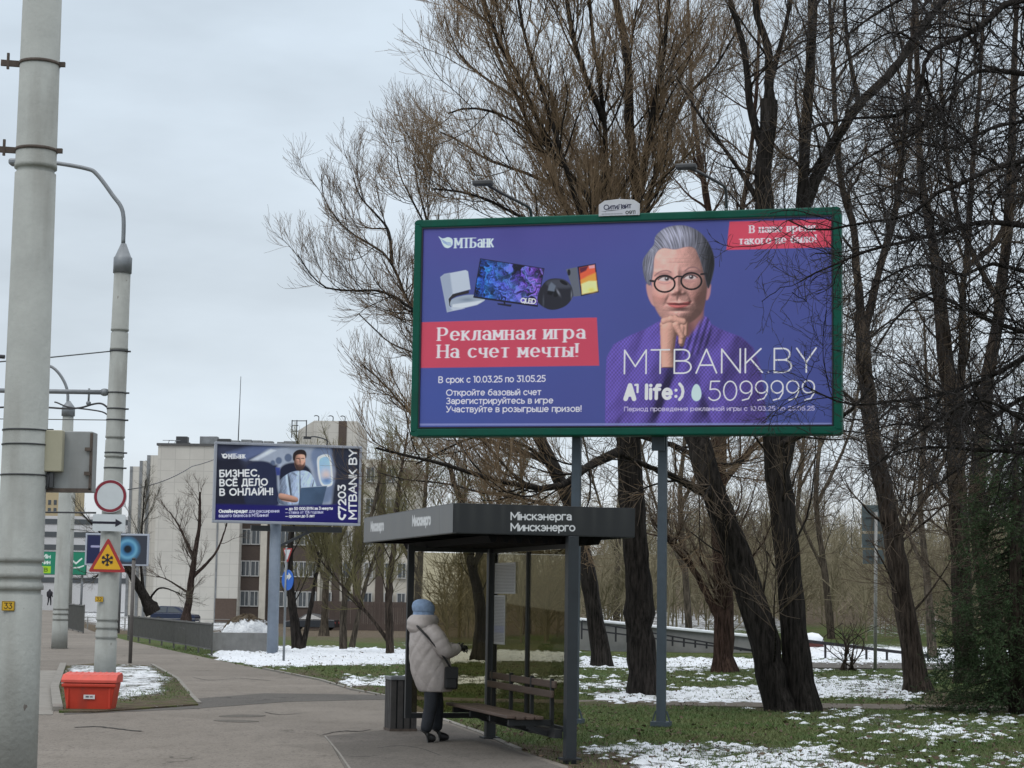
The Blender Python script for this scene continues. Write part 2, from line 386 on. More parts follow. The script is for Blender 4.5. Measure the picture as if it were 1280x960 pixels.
class Art:
    """a printed rectangle W x H metres; colours as seen in print (0-255), kept as linear ink"""
    def __init__(s, W, H, step, bg, K=1.0, q=None):
        s.W, s.H, s.K, s.q = W, H, K, q
        s.nc, s.nr = int(W / step) + 1, int(H / step) + 1
        s.step = W / (s.nc - 1)
        s.xs = np.linspace(0, W, s.nc); s.ys = np.linspace(0, H, s.nr)
        s.c = np.empty((s.nr, s.nc, 3)); s.c[:] = lin(bg)
    def win(s, x0, x1, y0, y1, m=0.0):
        i0, i1 = np.searchsorted(s.xs, [x0 - m, x1 + m]); j0, j1 = np.searchsorted(s.ys, [y0 - m, y1 + m])
        sl = (slice(j0, j1), slice(i0, i1))
        X, Y = np.meshgrid(s.xs[i0:i1], s.ys[j0:j1]); return sl, X, Y
    def blend(s, sl, a, col):
        col = col if isinstance(col, np.ndarray) and col.ndim == 3 else lin(col)
        s.c[sl] = s.c[sl] * (1 - a[..., None]) + col * a[..., None]
    def tr(s, pts): return np.array([s.q(*p) for p in pts]) if s.q else np.asarray(pts, float)
    def poly(s, pts, col, soft=None, alpha=1.0, smooth=False, raw=False, tex=None):
        p = np.asarray(pts, float) if raw else s.tr(pts)
        if smooth: p = cr(p)
        soft = soft or s.step
        sl, X, Y = s.win(p[:, 0].min(), p[:, 0].max(), p[:, 1].min(), p[:, 1].max(), soft * 2)
        if X.size == 0: return
        a = np.clip(.5 - poly_sd(X, Y, p) / (2 * soft), 0, 1) * alpha
        if tex is not None: col = tex(X, Y)
        s.blend(sl, a, col)
    def blob(s, px, py, rx, ry, col, alpha=1.0, ang=0.0, pw=2.0):
        c = s.tr([(px, py), (px + rx, py), (px, py + ry)]); cx, cy = c[0]
        rx, ry = abs(c[1][0] - cx), abs(c[2][1] - cy)
        m = max(rx, ry) * 2.2; sl, X, Y = s.win(cx - m, cx + m, cy - m, cy + m)
        ca, sa = math.cos(ang), math.sin(ang); u = ((X - cx) * ca + (Y - cy) * sa) / rx; v = (-(X - cx) * sa + (Y - cy) * ca) / ry
        s.blend(sl, alpha * np.exp(-(u * u + v * v) ** (pw / 2)), col)
    def ell(s, px, py, rx, ry, col, alpha=1.0, soft=None, ang=0):
        t = np.linspace(0, 2 * PI, 28, endpoint=False); ca, sa = math.cos(ang), math.sin(ang)
        s.poly([(px + rx * math.cos(k) * ca - ry * math.sin(k) * sa, py + rx * math.cos(k) * sa + ry * math.sin(k) * ca) for k in t], col, soft, alpha)
    def stroke(s, pts, w, col, alpha=1.0, smooth=False, wy=None, raw=False, soft=None):
        """pen of half axes w, wy (metres)"""
        p = np.asarray(pts, float) if raw else s.tr(pts)
        if smooth: p = cr(p, False)
        wy = wy or w; soft = soft or s.step
        sl, X, Y = s.win(p[:, 0].min(), p[:, 0].max(), p[:, 1].min(), p[:, 1].max(), max(w, wy) + 2 * soft)
        if X.size == 0: return
        d = np.full(X.shape, 1e9)
        for (ax, ay), (bx, by) in zip(p[:-1], p[1:]):
            A, B = (X - ax) / w, (Y - ay) / wy; ex, ey = (bx - ax) / w, (by - ay) / wy
            t = np.clip((A * ex + B * ey) / (ex * ex + ey * ey + 1e-12), 0, 1)
            d = np.minimum(d, (A - t * ex) ** 2 + (B - t * ey) ** 2)
        a = np.clip(.5 - (np.sqrt(d) - 1) * min(w, wy) / (1.2 * soft), 0, 1) * alpha
        s.blend(sl, a, col)
    def text(s, t, p0, p1, cap, wt, col, thin=None, serif=False, gap=.2, ch=1.0, alpha=1.0):
        """baseline from p0 to p1 (print coordinates), cap height in metres, wt stroke / cap height"""
        (x0, y0), (x1, y1) = s.tr([p0, p1])
        adv = 0; pos = []
        for c in t:
            pos.append(adv); adv += GL[c][0] + gap
        adv -= gap
        L = math.hypot(x1 - x0, y1 - y0); sx = L / adv; ux, uy = (x1 - x0) / L, (y1 - y0) / L
        for c, o in zip(t, pos):
            st = [list(k) for k in GL[c][1]]
            if serif:
                for k in GL[c][1]:
                    for (a, b) in zip(k[:-1], k[1:]):
                        if abs(a[0] - b[0]) < .02 and abs(a[1] - b[1]) > .3:
                            for pt in (a, b):
                                if min(abs(pt[1] - v) for v in (0, 1, X_, -.27)) < .01: st.append([(pt[0] - .10, pt[1]), (pt[0] + .10, pt[1])])
            for k in st:
                pts = [(x0 + (o + gx) * sx * ux - gy * cap * uy, y0 + (o + gx) * sx * uy + gy * cap * ux) for gx, gy in k]
                s.stroke(pts, wt * cap / 2, col, alpha, raw=True, wy=(thin or wt) * cap / 2)
    def sheet(s, name, M, m, parent=None):
        """links the print as a sheet; M maps (x, y, 0) of the print to the parent's space"""
        X, Y = np.meshgrid(s.xs, s.ys)
        V = np.stack([X.ravel(), Y.ravel(), np.zeros(X.size)], -1)
        R = np.array(M.to_3x3()); V = V @ R.T + np.array(M.translation)
        me = np_mesh(name, V, grid_faces(s.nr, s.nc), False)
        a = me.color_attributes.new('ink', 'FLOAT_COLOR', 'POINT')
        c = np.ones((X.size, 4), np.float32); c[:, :3] = np.clip(s.c.reshape(-1, 3) * s.K, 0.004, .88)
        a.data.foreach_set('color', c.ravel())
        return link(name, me, m, parent)

# ------------------------------------------------------------------ branching
def resample(pts, K, rng=None, wob=0.0):
    p = cr(pts, False, 8); d = np.r_[0, np.cumsum(np.linalg.norm(np.diff(p, axis=0), axis=1))]
    t = np.linspace(0, d[-1], K); q = np.stack([np.interp(t, d, p[:, i]) for i in range(3)], -1)
    if rng is not None and wob: q[1:-1] += rng.normal(0, wob, (K - 2, 3))
    return q
def sprout(P, R, rng, per_m, t0, t1, ang, L, up, wig, K, rf, rmax, tip, fall=.55, out=None, minlen=.1):
    """children along every path: P (N,k,3), R (N,k) -> paths (M,K,3), radii (M,K)"""
    N, k, _ = P.shape
    seg = np.linalg.norm(np.diff(P, axis=1), axis=2); Lp = seg.sum(1)
    cnt = np.floor(Lp * (t1 - t0) * per_m + rng.rand(N)).astype(int)
    idx = np.repeat(np.arange(N), cnt); M = len(idx)
    t = t0 + (t1 - t0) * rng.rand(M)
    f = t * (k - 1); i = np.minimum(f.astype(int), k - 2); f = (f - i)
    a, b = P[idx, i], P[idx, i + 1]
    p = a + (b - a) * f[:, None]; r = R[idx, i] * (1 - f) + R[idx, i + 1] * f
    T = b - a; T /= np.linalg.norm(T, axis=1, keepdims=True) + 1e-9
    rv = rng.normal(size=(M, 3)); n = np.cross(T, rv); n /= np.linalg.norm(n, axis=1, keepdims=True) + 1e-9
    an = np.radians(ang[0] + ang[1] * rng.normal(size=M))
    d = T * np.cos(an)[:, None] + n * np.sin(an)[:, None]
    ln = L * (1 - fall * t) * (.55 + .75 * rng.rand(M)); ln = np.maximum(ln, minlen)
    O = np.empty((M, K, 3)); O[:, 0] = p; st = (ln / (K - 1))[:, None]
    for q in range(1, K):
        d = d + np.array([0, 0, up]) + wig * rng.normal(size=(M, 3))
        d /= np.linalg.norm(d, axis=1, keepdims=True)
        O[:, q] = O[:, q - 1] + d * st
    r0 = np.minimum(r * rf, rmax); u = np.linspace(0, 1, K)[None]
    return O, r0[:, None] * (1 - u) + np.minimum(tip, r0)[:, None] * u
def bark(name, c, c2=None):
    if name in MATS: return MATS[name]
    m = bpy.data.materials.new(name); m.use_nodes = True; nt = m.node_tree; L = nt.links.new; P = nt.nodes['Principled BSDF']
    t = nt.nodes.new('ShaderNodeTexCoord')
    def nz(st, sc, dt=6):
        mp_ = nt.nodes.new('ShaderNodeMapping'); mp_.inputs['Scale'].default_value = st; L(t.outputs['Object'], mp_.inputs[0])
        n = nt.nodes.new('ShaderNodeTexNoise'); n.inputs['Scale'].default_value = sc; n.inputs['Detail'].default_value = dt; n.inputs['Roughness'].default_value = .7; L(mp_.outputs[0], n.inputs['Vector']); return n.outputs[0]
    fine = nz((7, 7, .9), 3.0); big = nz((1, 1, .5), 1.2)
    r1 = nt.nodes.new('ShaderNodeValToRGB'); e_ = r1.color_ramp.elements
    e_[0].position = .36; e_[0].color = (*[k * .28 for k in c], 1); e_[1].position = .66; e_[1].color = (*[min(1, k * 2.3) for k in c], 1)
    L(fine, r1.inputs[0])
    mr_ = nt.nodes.new('ShaderNodeMapRange'); mr_.inputs[1].default_value = .35; mr_.inputs[2].default_value = .7; mr_.inputs[3].default_value = .65; mr_.inputs[4].default_value = 1.35; L(big, mr_.inputs[0])
    sc = nt.nodes.new('ShaderNodeVectorMath'); sc.operation = 'SCALE'; L(r1.outputs[0], sc.inputs[0]); L(mr_.outputs[0], sc.inputs['Scale'])
    L(sc.outputs[0], P.inputs['Base Color']); P.inputs['Roughness'].default_value = .92; P.inputs['Specular IOR Level'].default_value = .12
    bp_ = nt.nodes.new('ShaderNodeBump'); bp_.inputs['Strength'].default_value = 1.0; bp_.inputs['Distance'].default_value = .05; L(fine, bp_.inputs['Height']); L(bp_.outputs[0], P.inputs['Normal'])
    MATS[name] = m
    return m
def tree(name, label, cat, limbs, levels, rng, m_trunk, m_crown, group=None, base=None):
    """limbs: list of (list of 3D points, r0, r1) ; levels: list of dicts for sprout"""
    b = Vector(limbs[0][0][0]) if base is None else Vector(base)
    root = thing(name, label, cat, b, 0, group)
    off = np.array(b); Vt, Qt, n = [], [], 0; paths = []
    for pts, r0, r1 in limbs:
        K = 26; first = pts is limbs[0][0]; sd_ = 18 if r0 > .14 else 12
        pp = [Vector(p) for p in pts]
        if r0 > .13 and pp[0].z < .5: pp = [pp[0] - (pp[1] - pp[0]).normalized() * .4] + pp
        P = resample([tuple(p) for p in pp], K, rng, r0 * .05) - off; R = np.linspace(0, 1, K) ** (.9 if first else .62); R = r0 + (r1 - r0) * R
        paths.append((P, R))
        v, q = tubes_np(P[None], R[None], sd_)
        v = v.reshape(K, sd_, 3); c_ = P[:, None]; an = 2 * PI * np.arange(sd_) / sd_
        ridge = rng.normal(0, .055, sd_)[None] + rng.normal(0, .030, (K, sd_)) + .05 * rng.normal(size=(K, 1))
        if r0 > .14 and first:
            hgt = np.maximum(P[:, 2] - P[0, 2] - .35, 0)[:, None]; ridge = ridge + np.exp(-hgt / .28) * (.32 + .20 * np.sin(4 * an + rng.rand() * 6)[None])
        v = (c_ + (v - c_) * (1 + ridge[..., None])).reshape(-1, 3)
        Vt.append(v); Qt.append(q + n); n += len(v)
    PP = np.stack([p for p, _ in paths]); RR = np.stack([r for _, r in paths])
    hold = np.array([l[1] for l in limbs]); start = np.array([0] + [1] * (len(limbs) - 1))
    cv, cq, cn = [], [], 0
    P, R = PP, RR
    if levels and levels[0].pop('skip_trunk', False): P, R = PP[1:], RR[1:]
    for li, lv in enumerate(levels):
        O, Ro = sprout(P, R, rng, **lv)
        if len(O) == 0: break
        s = 5 if li == 0 else 3
        v, q = tubes_np(O, Ro, s)
        if li == 0: Vt.append(v); Qt.append(q + n); n += len(v)
        else: cv.append(v); cq.append(q + cn); cn += len(v)
        P, R = (O, Ro) if not lv.get('_both') else (O, Ro)
    link('trunk', np_mesh('trunk', np.concatenate(Vt), np.concatenate(Qt)), m_trunk, root)
    if cv: link('crown', np_mesh('crown', np.concatenate(cv), np.concatenate(cq)), m_crown, root)
    return root
# ------------------------------------------------------------------ ground, pavement, paths
def S(a, b, x):
    t = np.clip((x - a) / (b - a), 0, 1); return t * t * (3 - 2 * t)
def terrain(x, y):
    z = -1.25 * S(70, 150, y) * (1 - S(2, 22, x))
    w = S(-6, 14, x)
    z = z + w * (1.0 * S(62, 95, y) + 5.0 * S(95, 210, y) + 5 * S(200, 420, y))
    z = z + .05 * (vnoise(x * .6, y * .6, 3, 2) - .5) * S(16, 26, y)
    return z
def pxmask(px, py, pts, soft):
    p = np.array(pts, float)
    return np.clip(.5 - poly_sd(px, py, p) / (2 * soft), 0, 1)
SNOW = [  # (outline on the ground, strength, softness)
    ([(262, 806), (510, 812), (720, 815), (720, 826), (510, 829), (330, 834), (270, 824)], 1.0, 3),
    ([(412, 842), (505, 843), (720, 846), (720, 853), (505, 858), (430, 857)], .62, 3),
    ([(500, 802), (620, 803), (620, 809), (500, 808)], .5, 3),
    ([(722, 820), (1185, 824), (1300, 826), (1300, 838), (1185, 838), (722, 836)], .72, 3),
    ([(722, 839), (1000, 842), (1300, 838), (1300, 850), (1000, 856), (722, 848)], .32, 4),
    ([(722, 850), (800, 852), (800, 862), (722, 860)], .6, 3),
    ([(735, 864), (830, 860), (960, 856), (965, 878), (740, 878)], .72, 3),
    ([(1005, 846), (1150, 850), (1150, 874), (1010, 872)], .62, 4),
    ([(940, 885), (1120, 888), (1300, 892), (1300, 925), (1100, 925), (980, 905)], .36, 8),
    ([(724, 927), (800, 928), (900, 925), (1050, 930), (1080, 965), (860, 985), (780, 950), (724, 942)], .58, 6),
    ([(1050, 930), (1300, 935), (1300, 1000), (1080, 990)], .25, 9),
    ([(730, 752), (1000, 770), (1000, 795), (730, 792)], .55, 8),
    ([(980, 804), (1165, 808), (1300, 812), (1300, 824), (1165, 827), (980, 822)], .85, 3),
    ([(1080, 765), (1180, 765), (1180, 800), (1080, 800)], .4, 8),
    ([(36, 786), (70, 788), (70, 808), (36, 806)], .9, 2),
    ([(79, 740), (160, 745), (300, 755), (300, 790), (160, 790), (100, 778)], .62, 5),
]
DIRT = [
    ([(600, 914), (690, 930), (770, 938), (860, 950), (900, 990), (700, 1000), (560, 905)], .9, 8),
    ([(262, 822), (330, 836), (400, 850), (440, 862), (520, 880), (560, 878), (440, 850), (330, 832), (268, 818)], .8, 4),
    ([(690, 872), (1000, 876), (1300, 880), (1300, 888), (1000, 887), (690, 886)], .55, 3),
    ([(940, 880), (1040, 882), (1040, 892), (940, 890)], .8, 4),
    ([(1140, 862), (1300, 862), (1300, 900), (1140, 890)], .7, 8),
    ([(350, 780), (620, 783), (620, 806), (350, 804)], .55, 4),
]
gm = bpy.data.materials.new('ground_cover'); gm.use_nodes = True
nt = gm.node_tree; N = nt.nodes.new; LK = nt.links.new; PB = nt.nodes['Principled BSDF']
def noise_node(scale, detail=6, rough=.6, loc=(0, 0, 0), st=(1, 1, 1)):
    g = N('ShaderNodeNewGeometry'); m_ = N('ShaderNodeMapping'); m_.inputs['Location'].default_value = loc; m_.inputs['Scale'].default_value = st
    LK(g.outputs['Position'], m_.inputs[0]); n = N('ShaderNodeTexNoise'); n.inputs['Scale'].default_value = scale
    n.inputs['Detail'].default_value = detail; n.inputs['Roughness'].default_value = rough; LK(m_.outputs[0], n.inputs['Vector']); return n.outputs[0]
def mrange(x, a, b, c=0, d=1, smooth=True):
    m_ = N('ShaderNodeMapRange'); m_.interpolation_type = 'SMOOTHSTEP' if smooth else 'LINEAR'
    for i, v in enumerate((a, b, c, d)): m_.inputs[i + 1].default_value = v
    LK(x, m_.inputs[0]); return m_.outputs[0]
def mixc(f, a, b):
    m_ = N('ShaderNodeMix'); m_.data_type = 'RGBA'
    if hasattr(f, 'links'): LK(f, m_.inputs[0])
    else: m_.inputs[0].default_value = f
    for i, v in ((6, a), (7, b)):
        if isinstance(v, tuple): m_.inputs[i].default_value = (*v, 1)
        else: LK(v, m_.inputs[i])
    return m_.outputs[2]
def math_(op, a, b):
    m_ = N('ShaderNodeMath'); m_.operation = op
    for i, v in enumerate((a, b)):
        if isinstance(v, (int, float)): m_.inputs[i].default_value = v
        else: LK(v, m_.inputs[i])
    return m_.outputs[0]
at_ = N('ShaderNodeAttribute'); at_.attribute_name = 'cover'; sp_ = N('ShaderNodeSeparateColor'); LK(at_.outputs['Color'], sp_.inputs[0])
grass = mixc(mrange(noise_node(.7, 5), .35, .7), (.050, .095, .022), (.095, .100, .036))
grass = mixc(mrange(noise_node(9, 6), .4, .75), grass, (.105, .098, .048))
dirt = mixc(mrange(noise_node(5, 8), .3, .7), (.075, .056, .038), (.14, .112, .08))
dn = math_('ADD', sp_.outputs[1], math_('MULTIPLY', math_('SUBTRACT', noise_node(3, 7), .5), 1.1))
base = mixc(mrange(dn, .4, .65), grass, dirt)
sn = math_('ADD', math_('ADD', sp_.outputs[0], math_('MULTIPLY', math_('SUBTRACT', noise_node(2.2, 9, .72, st=(1, .55, 1)), .5), 1.5)), math_('MULTIPLY', math_('SUBTRACT', noise_node(11, 6, .75, (5, 2, 0), (1, .7, 1)), .5), 1.5))
snf = mrange(sn, .44, .66)
final = mixc(snf, base, mixc(mrange(noise_node(6, 8, .75), .3, .62), (.60, .63, .67), (.88, .90, .92)))
LK(final, PB.inputs['Base Color']); PB.inputs['Roughness'].default_value = .9; PB.inputs['Specular IOR Level'].default_value = .1
bp = N('ShaderNodeBump'); bp.inputs['Strength'].default_value = .9; bp.inputs['Distance'].default_value = .09
LK(math_('ADD', math_('MULTIPLY', snf, .6), noise_node(14, 6)), bp.inputs['Height']); LK(bp.outputs[0], PB.inputs['Normal'])

NR, NC = 520, 330
yy = np.r_[-30, -10, np.exp(np.linspace(math.log(6), math.log(900), NR - 2))]
xx = np.linspace(-1, 1, NC); xx = np.sign(xx) * np.abs(xx) ** 1.25
GY = np.repeat(yy[:, None], NC, 1); GX = xx[None] * (12 + .62 * np.abs(GY))
GZ = terrain(GX, GY)
GPX, GPY = project(np.stack([GX, GY, GZ], -1))
def warp(px, py, x, y):
    w_ = np.clip(30 / np.maximum(np.abs(y), 8), .3, 2)
    return px + 70 * w_ * (vnoise(x * .8, y * .5, 31, 3) - .5), py + 13 * w_ * (vnoise(x * .7 + 9, y * .5, 32, 3) - .5)
GPX, GPY = warp(GPX, GPY, GX, GY)
cov = np.zeros((NR, NC, 4), np.float32); cov[..., 3] = 1
vis = (GY > 10)
far = S(45, 60, GY) * .12
snow = np.where(vis, 0.05, .1) + far
for p, s_, sf in SNOW: snow = np.maximum(snow, vis * s_ * pxmask(GPX, GPY, p, sf))
dirtm = np.zeros_like(snow)
for p, s_, sf in DIRT: dirtm = np.maximum(dirtm, vis * s_ * pxmask(GPX, GPY, p, sf))
dirtm = np.maximum(dirtm, S(66, 100, GY) * .95)
cov[..., 0] = snow; cov[..., 1] = dirtm
me = np_mesh('ground', np.stack([GX, GY, GZ], -1).reshape(-1, 3), grid_faces(NR, NC))
a = me.color_attributes.new('cover', 'FLOAT_COLOR', 'POINT'); a.data.foreach_set('color', cov.reshape(-1))
tag(link('ground', me, gm), kind='structure')

def asphalt(name, c, c2, wear=.5):
    m = bpy.data.materials.new(name); m.use_nodes = True
    global nt, N, LK
    nt = m.node_tree; N = nt.nodes.new; LK = nt.links.new; P = nt.nodes['Principled BSDF']
    b = mixc(mrange(noise_node(.55, 6, .65), .3, .7), c, c2)
    b = mixc(mrange(noise_node(.9, 7, .7, (9, 4, 0), (1, .35, 1)), .55, .8, 0, wear), b, tuple(k * .52 for k in c))
    b = mixc(mrange(noise_node(60, 3), .35, .7, 0, .4), b, tuple(min(1, k * 1.5) for k in c2))
    b = mixc(mrange(noise_node(26, 4, .7, (3, 3, 3), (1, .5, 1)), .50, .68, 0, .75), b, tuple(k * .55 for k in c))
    b = mixc(mrange(noise_node(5, 7, .75, (7, 3, 3), (1, .4, 1)), .48, .72, 0, .5), b, tuple(k * .6 for k in c))
    b = mixc(mrange(noise_node(11, 5, .75, (2, 9, 1), (1, .6, 1)), .56, .74, 0, .45), b, tuple(min(1, k * 1.35) for k in c2))
    b = mixc(mrange(noise_node(.28, 5, .6, (1, 8, 2)), .55, .75, 0, .45), b, tuple(min(1, k * 1.22) for k in c2))
    vc = N('ShaderNodeTexVoronoi'); vc.inputs['Scale'].default_value = .21; gv = N('ShaderNodeNewGeometry'); LK(gv.outputs['Position'], vc.inputs['Vector'])
    sv_ = N('ShaderNodeSeparateColor'); LK(vc.outputs['Color'], sv_.inputs[0]); b = mixc(mrange(sv_.outputs[0], 0, 1, 0, .28), b, tuple(k * .62 for k in c))
    # hairline cracks
    v = N('ShaderNodeTexVoronoi'); v.feature = 'DISTANCE_TO_EDGE'; v.inputs['Scale'].default_value = .33
    g = N('ShaderNodeNewGeometry'); ds = N('ShaderNodeTexNoise'); ds.inputs['Scale'].default_value = 1.6; ds.inputs['Detail'].default_value = 6
    LK(g.outputs['Position'], ds.inputs['Vector'])
    ad = N('ShaderNodeVectorMath'); ad.operation = 'ADD'; LK(g.outputs['Position'], ad.inputs[0])
    sc = N('ShaderNodeVectorMath'); sc.operation = 'SCALE'; sc.inputs['Scale'].default_value = 1.6; LK(ds.outputs['Color'], sc.inputs[0]); LK(sc.outputs[0], ad.inputs[1])
    LK(ad.outputs[0], v.inputs['Vector'])
    cr_ = math_('MULTIPLY', mrange(v.outputs['Distance'], .002, .012, 1, 0), mrange(noise_node(.35, 2, .5, (2, 7, 0)), .5, .62))
    b = mixc(math_('MULTIPLY', cr_, .75), b, tuple(k * .3 for k in c))
    LK(b, P.inputs['Base Color']); P.inputs['Roughness'].default_value = .88; P.inputs['Specular IOR Level'].default_value = .25
    bm_ = N('ShaderNodeBump'); bm_.inputs['Strength'].default_value = .5; bm_.inputs['Distance'].default_value = .01
    LK(noise_node(70, 4), bm_.inputs['Height']); LK(bm_.outputs[0], P.inputs['Normal'])
    return m
M_ASPH = asphalt('worn_asphalt', (.156, .136, .115), (.205, .181, .156), .6)
M_DARK = asphalt('fresh_asphalt', (.082, .075, .068), (.112, .102, .092), .3)
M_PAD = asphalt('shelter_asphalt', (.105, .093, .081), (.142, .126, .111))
M_PATH = asphalt('path_asphalt', (.12, .10, .082), (.16, .138, .115))
M_PATCH = asphalt('patched_asphalt', (.095, .085, .074), (.13, .116, .10))
M_KERB = mat('kerb_concrete', (.215, .20, .178), .9, var=.2, nscale=3, bump=.3)

def slab(name, pts, z, th, m, smooth=False, px=True, label=None):
    p = [gp(*q, z) for q in pts] if px else [Vector((*q, z)) for q in pts]
    xy = [(v.x, v.y) for v in p]
    if smooth: xy = [tuple(k) for k in cr(xy, True, 4)]
    bm = bmesh.new()
    vs = [bm.verts.new((x, y, z)) for x, y in xy]; f = bm.faces.new(vs)
    if f.normal.z < 0: f.normal_flip()
    r = bmesh.ops.extrude_face_region(bm, geom=[f])
    bmesh.ops.translate(bm, verts=[k for k in r['geom'] if isinstance(k, bmesh.types.BMVert)], vec=(0, 0, -th))
    bmesh.ops.recalc_face_normals(bm, faces=bm.faces)
    bmesh.ops.triangulate(bm, faces=bm.faces)
    me = bpy.data.meshes.new(name); bm.to_mesh(me); bm.free()
    return tag(link(name, me, m), kind='structure')
slab('pavement', [(-700, 1400), (900, 1400), (775, 1010), (712, 958), (650, 938), (600, 916), (549, 898), (520, 881), (495, 873), (440, 863), (400, 851),
                  (330, 837), (262, 823), (215, 813), (160, 801), (118, 790), (74, 772), (66, 763), (45, 762), (-60, 775), (-700, 800)], .035, .2, M_ASPH)
slab('dark_asphalt_strip', [(236, 874), (330, 866.5), (480, 868.5), (494, 874), (360, 877), (240, 886), (80, 893), (80, 889.5)], .039, .02, M_DARK)
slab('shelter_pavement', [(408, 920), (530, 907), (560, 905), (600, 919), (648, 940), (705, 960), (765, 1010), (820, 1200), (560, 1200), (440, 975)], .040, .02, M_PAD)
for i, q in enumerate([[(275, 894.5), (300, 893), (332, 894), (318, 896), (280, 896)], [(268, 900), (296, 899.6), (324, 901.5), (300, 902.8), (275, 901.6)]]):
    slab('pavement_patch', q, .0395, .01, M_PATCH, True)
slab('road_edge_slabs', [(30, 838), (74, 838), (66, 893), (25, 893)], .043, .02, M_KERB)
def kerb(name, pts, w, z0, z1, m):
    b = MB(); P = [gp(*q, .035) for q in pts]
    for p, q in zip(P[:-1], P[1:]): b.bar((p.x, p.y, (z0 + z1) / 2), (q.x, q.y, (z0 + z1) / 2), w, z1 - z0)
    return tag(b.build(name, m), kind='structure')
kerb('shelter_kerb', [(406, 920), (424, 942), (442, 968)], .022, -.05, .043, M_KERB)
kerb('pavement_kerb', [(549, 897.5), (600, 915.5), (648, 936)], .08, -.1, .046, M_KERB)
kerb('pavement_kerb', [(495, 872), (440, 861.5), (400, 849.5), (330, 835.5)], .08, -.1, .05, M_KERB)
slab('garden_path', [(495, 874), (600, 877), (740, 880), (985, 884), (1300, 889), (1300, 883), (985, 878.5), (740, 875), (600, 873), (500, 870)], .012, .1, M_PATH)
slab('far_road', [(1000, 834), (1300, 838), (1300, 830), (1000, 827.5)], .03, .1, M_DARK)
def crack(pts, w):
    P = cr([tuple(gp(*q, .0402)) for q in pts], False, 6); rr = np.random.RandomState(len(pts)); n = len(P)
    j = rr.normal(0, .012, n); a_ = P + np.stack([j * 0, j + w * (.5 + rr.rand(n)), j * 0], -1); b_ = P + np.stack([j * 0, j - w * (.5 + rr.rand(n)), j * 0], -1)
    b_[0] = a_[0]; b_[-1] = a_[-1]; V_ = np.concatenate([a_, b_]); q = [(i, i + 1, n + i + 1, n + i) for i in range(n - 1)]
    tag(link('pavement_crack', np_mesh('pavement_crack', V_, np.array(q), False), mat('crack_dark', (.03, .027, .024), .95)), kind='structure')
crack([(92, 909), (120, 908), (140, 910), (158, 912), (178, 914)], .05)
crack([(402, 918.5), (418, 915), (432, 913.5), (448, 914), (464, 911.5)], .045)
crack([(330, 890), (352, 893), (380, 891)], .03)
crack([(470, 935), (500, 932), (528, 936), (552, 945)], .03)
crack([(240, 846), (262, 850), (300, 848), (340, 851)], .03)
# the grass island with the pole
isl = [(80, 832), (120, 829), (190, 832), (222, 850), (240, 872), (248, 880), (190, 884), (120, 889), (74, 889), (70, 862)]
o = slab('grass_island', isl, .06, .1, gm)
bm = bmesh.new(); bm.from_mesh(o.data); bmesh.ops.subdivide_edges(bm, edges=bm.edges, cuts=9, use_grid_fill=True); bm.to_mesh(o.data); bm.free()
V = np.array([v.co[:] for v in o.data.vertices]); ipx, ipy = project(V)
ci = np.zeros((len(V), 4), np.float32)
ci[:, 0] = np.maximum(.66 * pxmask(ipx, ipy, [(82, 830), (192, 831), (212, 852), (208, 868), (150, 876), (84, 856)], 4), .2)
ci[:, 1] = .58
a = o.data.color_attributes.new('cover', 'FLOAT_COLOR', 'POINT'); a.data.foreach_set('color', ci.ravel())
kerb('island_kerb', [(190, 831), (222, 849), (240, 871), (249, 880)], .07, 0, .064, M_KERB)
kerb('island_kerb', [(72, 889), (68, 862), (79, 832)], .14, 0, .1, M_KERB)

# blades of grass
rg = np.random.RandomState(11)
nb = 330000
D = np.exp(rg.uniform(math.log(19), math.log(62), nb)); px = rg.uniform(-40, 1330, nb)
bx = (px - 640) / F * D; by = D; bz = terrain(bx, by)
qx, qy = project(np.stack([bx, by, bz], -1))
pav = np.array([(-700, 1400), (900, 1400), (775, 1012), (712, 960), (650, 940), (600, 918), (549, 900), (520, 883), (495, 875), (440, 865), (400, 853), (330, 839), (262, 825), (160, 803), (74, 774), (-700, 800)], float)
keep = poly_sd(qx, qy, pav) > .5
keep |= (poly_sd(qx, qy, np.array(isl, float)) < -2.5) & (rg.rand(nb) < .35)
bz = np.where(poly_sd(qx, qy, np.array(isl, float)) < 0, .06, bz)
keep &= ~((poly_sd(qx, qy, np.array([(495, 875), (740, 880.5), (1300, 889.5), (1300, 882), (985, 878), (500, 869.5)], float)) < 0))
ux, uy = warp(qx, qy, bx, by)
sm = .8 * pxmask(qx, qy, [(82, 830), (190, 831), (203, 855), (195, 868), (150, 872), (88, 852)], 3)
for p, s_, sf in SNOW: sm = np.maximum(sm, s_ * pxmask(ux, uy, p, sf))
dm = np.zeros(nb)
for p, s_, sf in DIRT: dm = np.maximum(dm, s_ * pxmask(qx, qy, p, sf))
keep &= rg.rand(nb) > np.clip(sm * 1.25, 0, .97); keep &= rg.rand(nb) > dm * .8
keep &= rg.rand(nb) < .35 + 1.1 * vnoise(bx * .9, by * .9, 8, 3)
bx, by, bz = bx[keep], by[keep], bz[keep]; nb = len(bx)
hh = rg.uniform(.018, .052, nb); w = rg.uniform(.003, .008, nb) * (.7 + by / 40); th = rg.uniform(0, PI, nb); le = rg.normal(0, .03, (nb, 2))
V = np.empty((nb, 3, 3)); V[:, 0] = np.stack([bx - w * np.cos(th), by - w * np.sin(th), bz - .01], -1); V[:, 1] = np.stack([bx + w * np.cos(th), by + w * np.sin(th), bz - .01], -1)
V[:, 2] = np.stack([bx + le[:, 0], by + le[:, 1], bz + hh], -1)
mg = bpy.data.materials.new('grass_blade'); mg.use_nodes = True; nt = mg.node_tree; N = nt.nodes.new; LK = nt.links.new
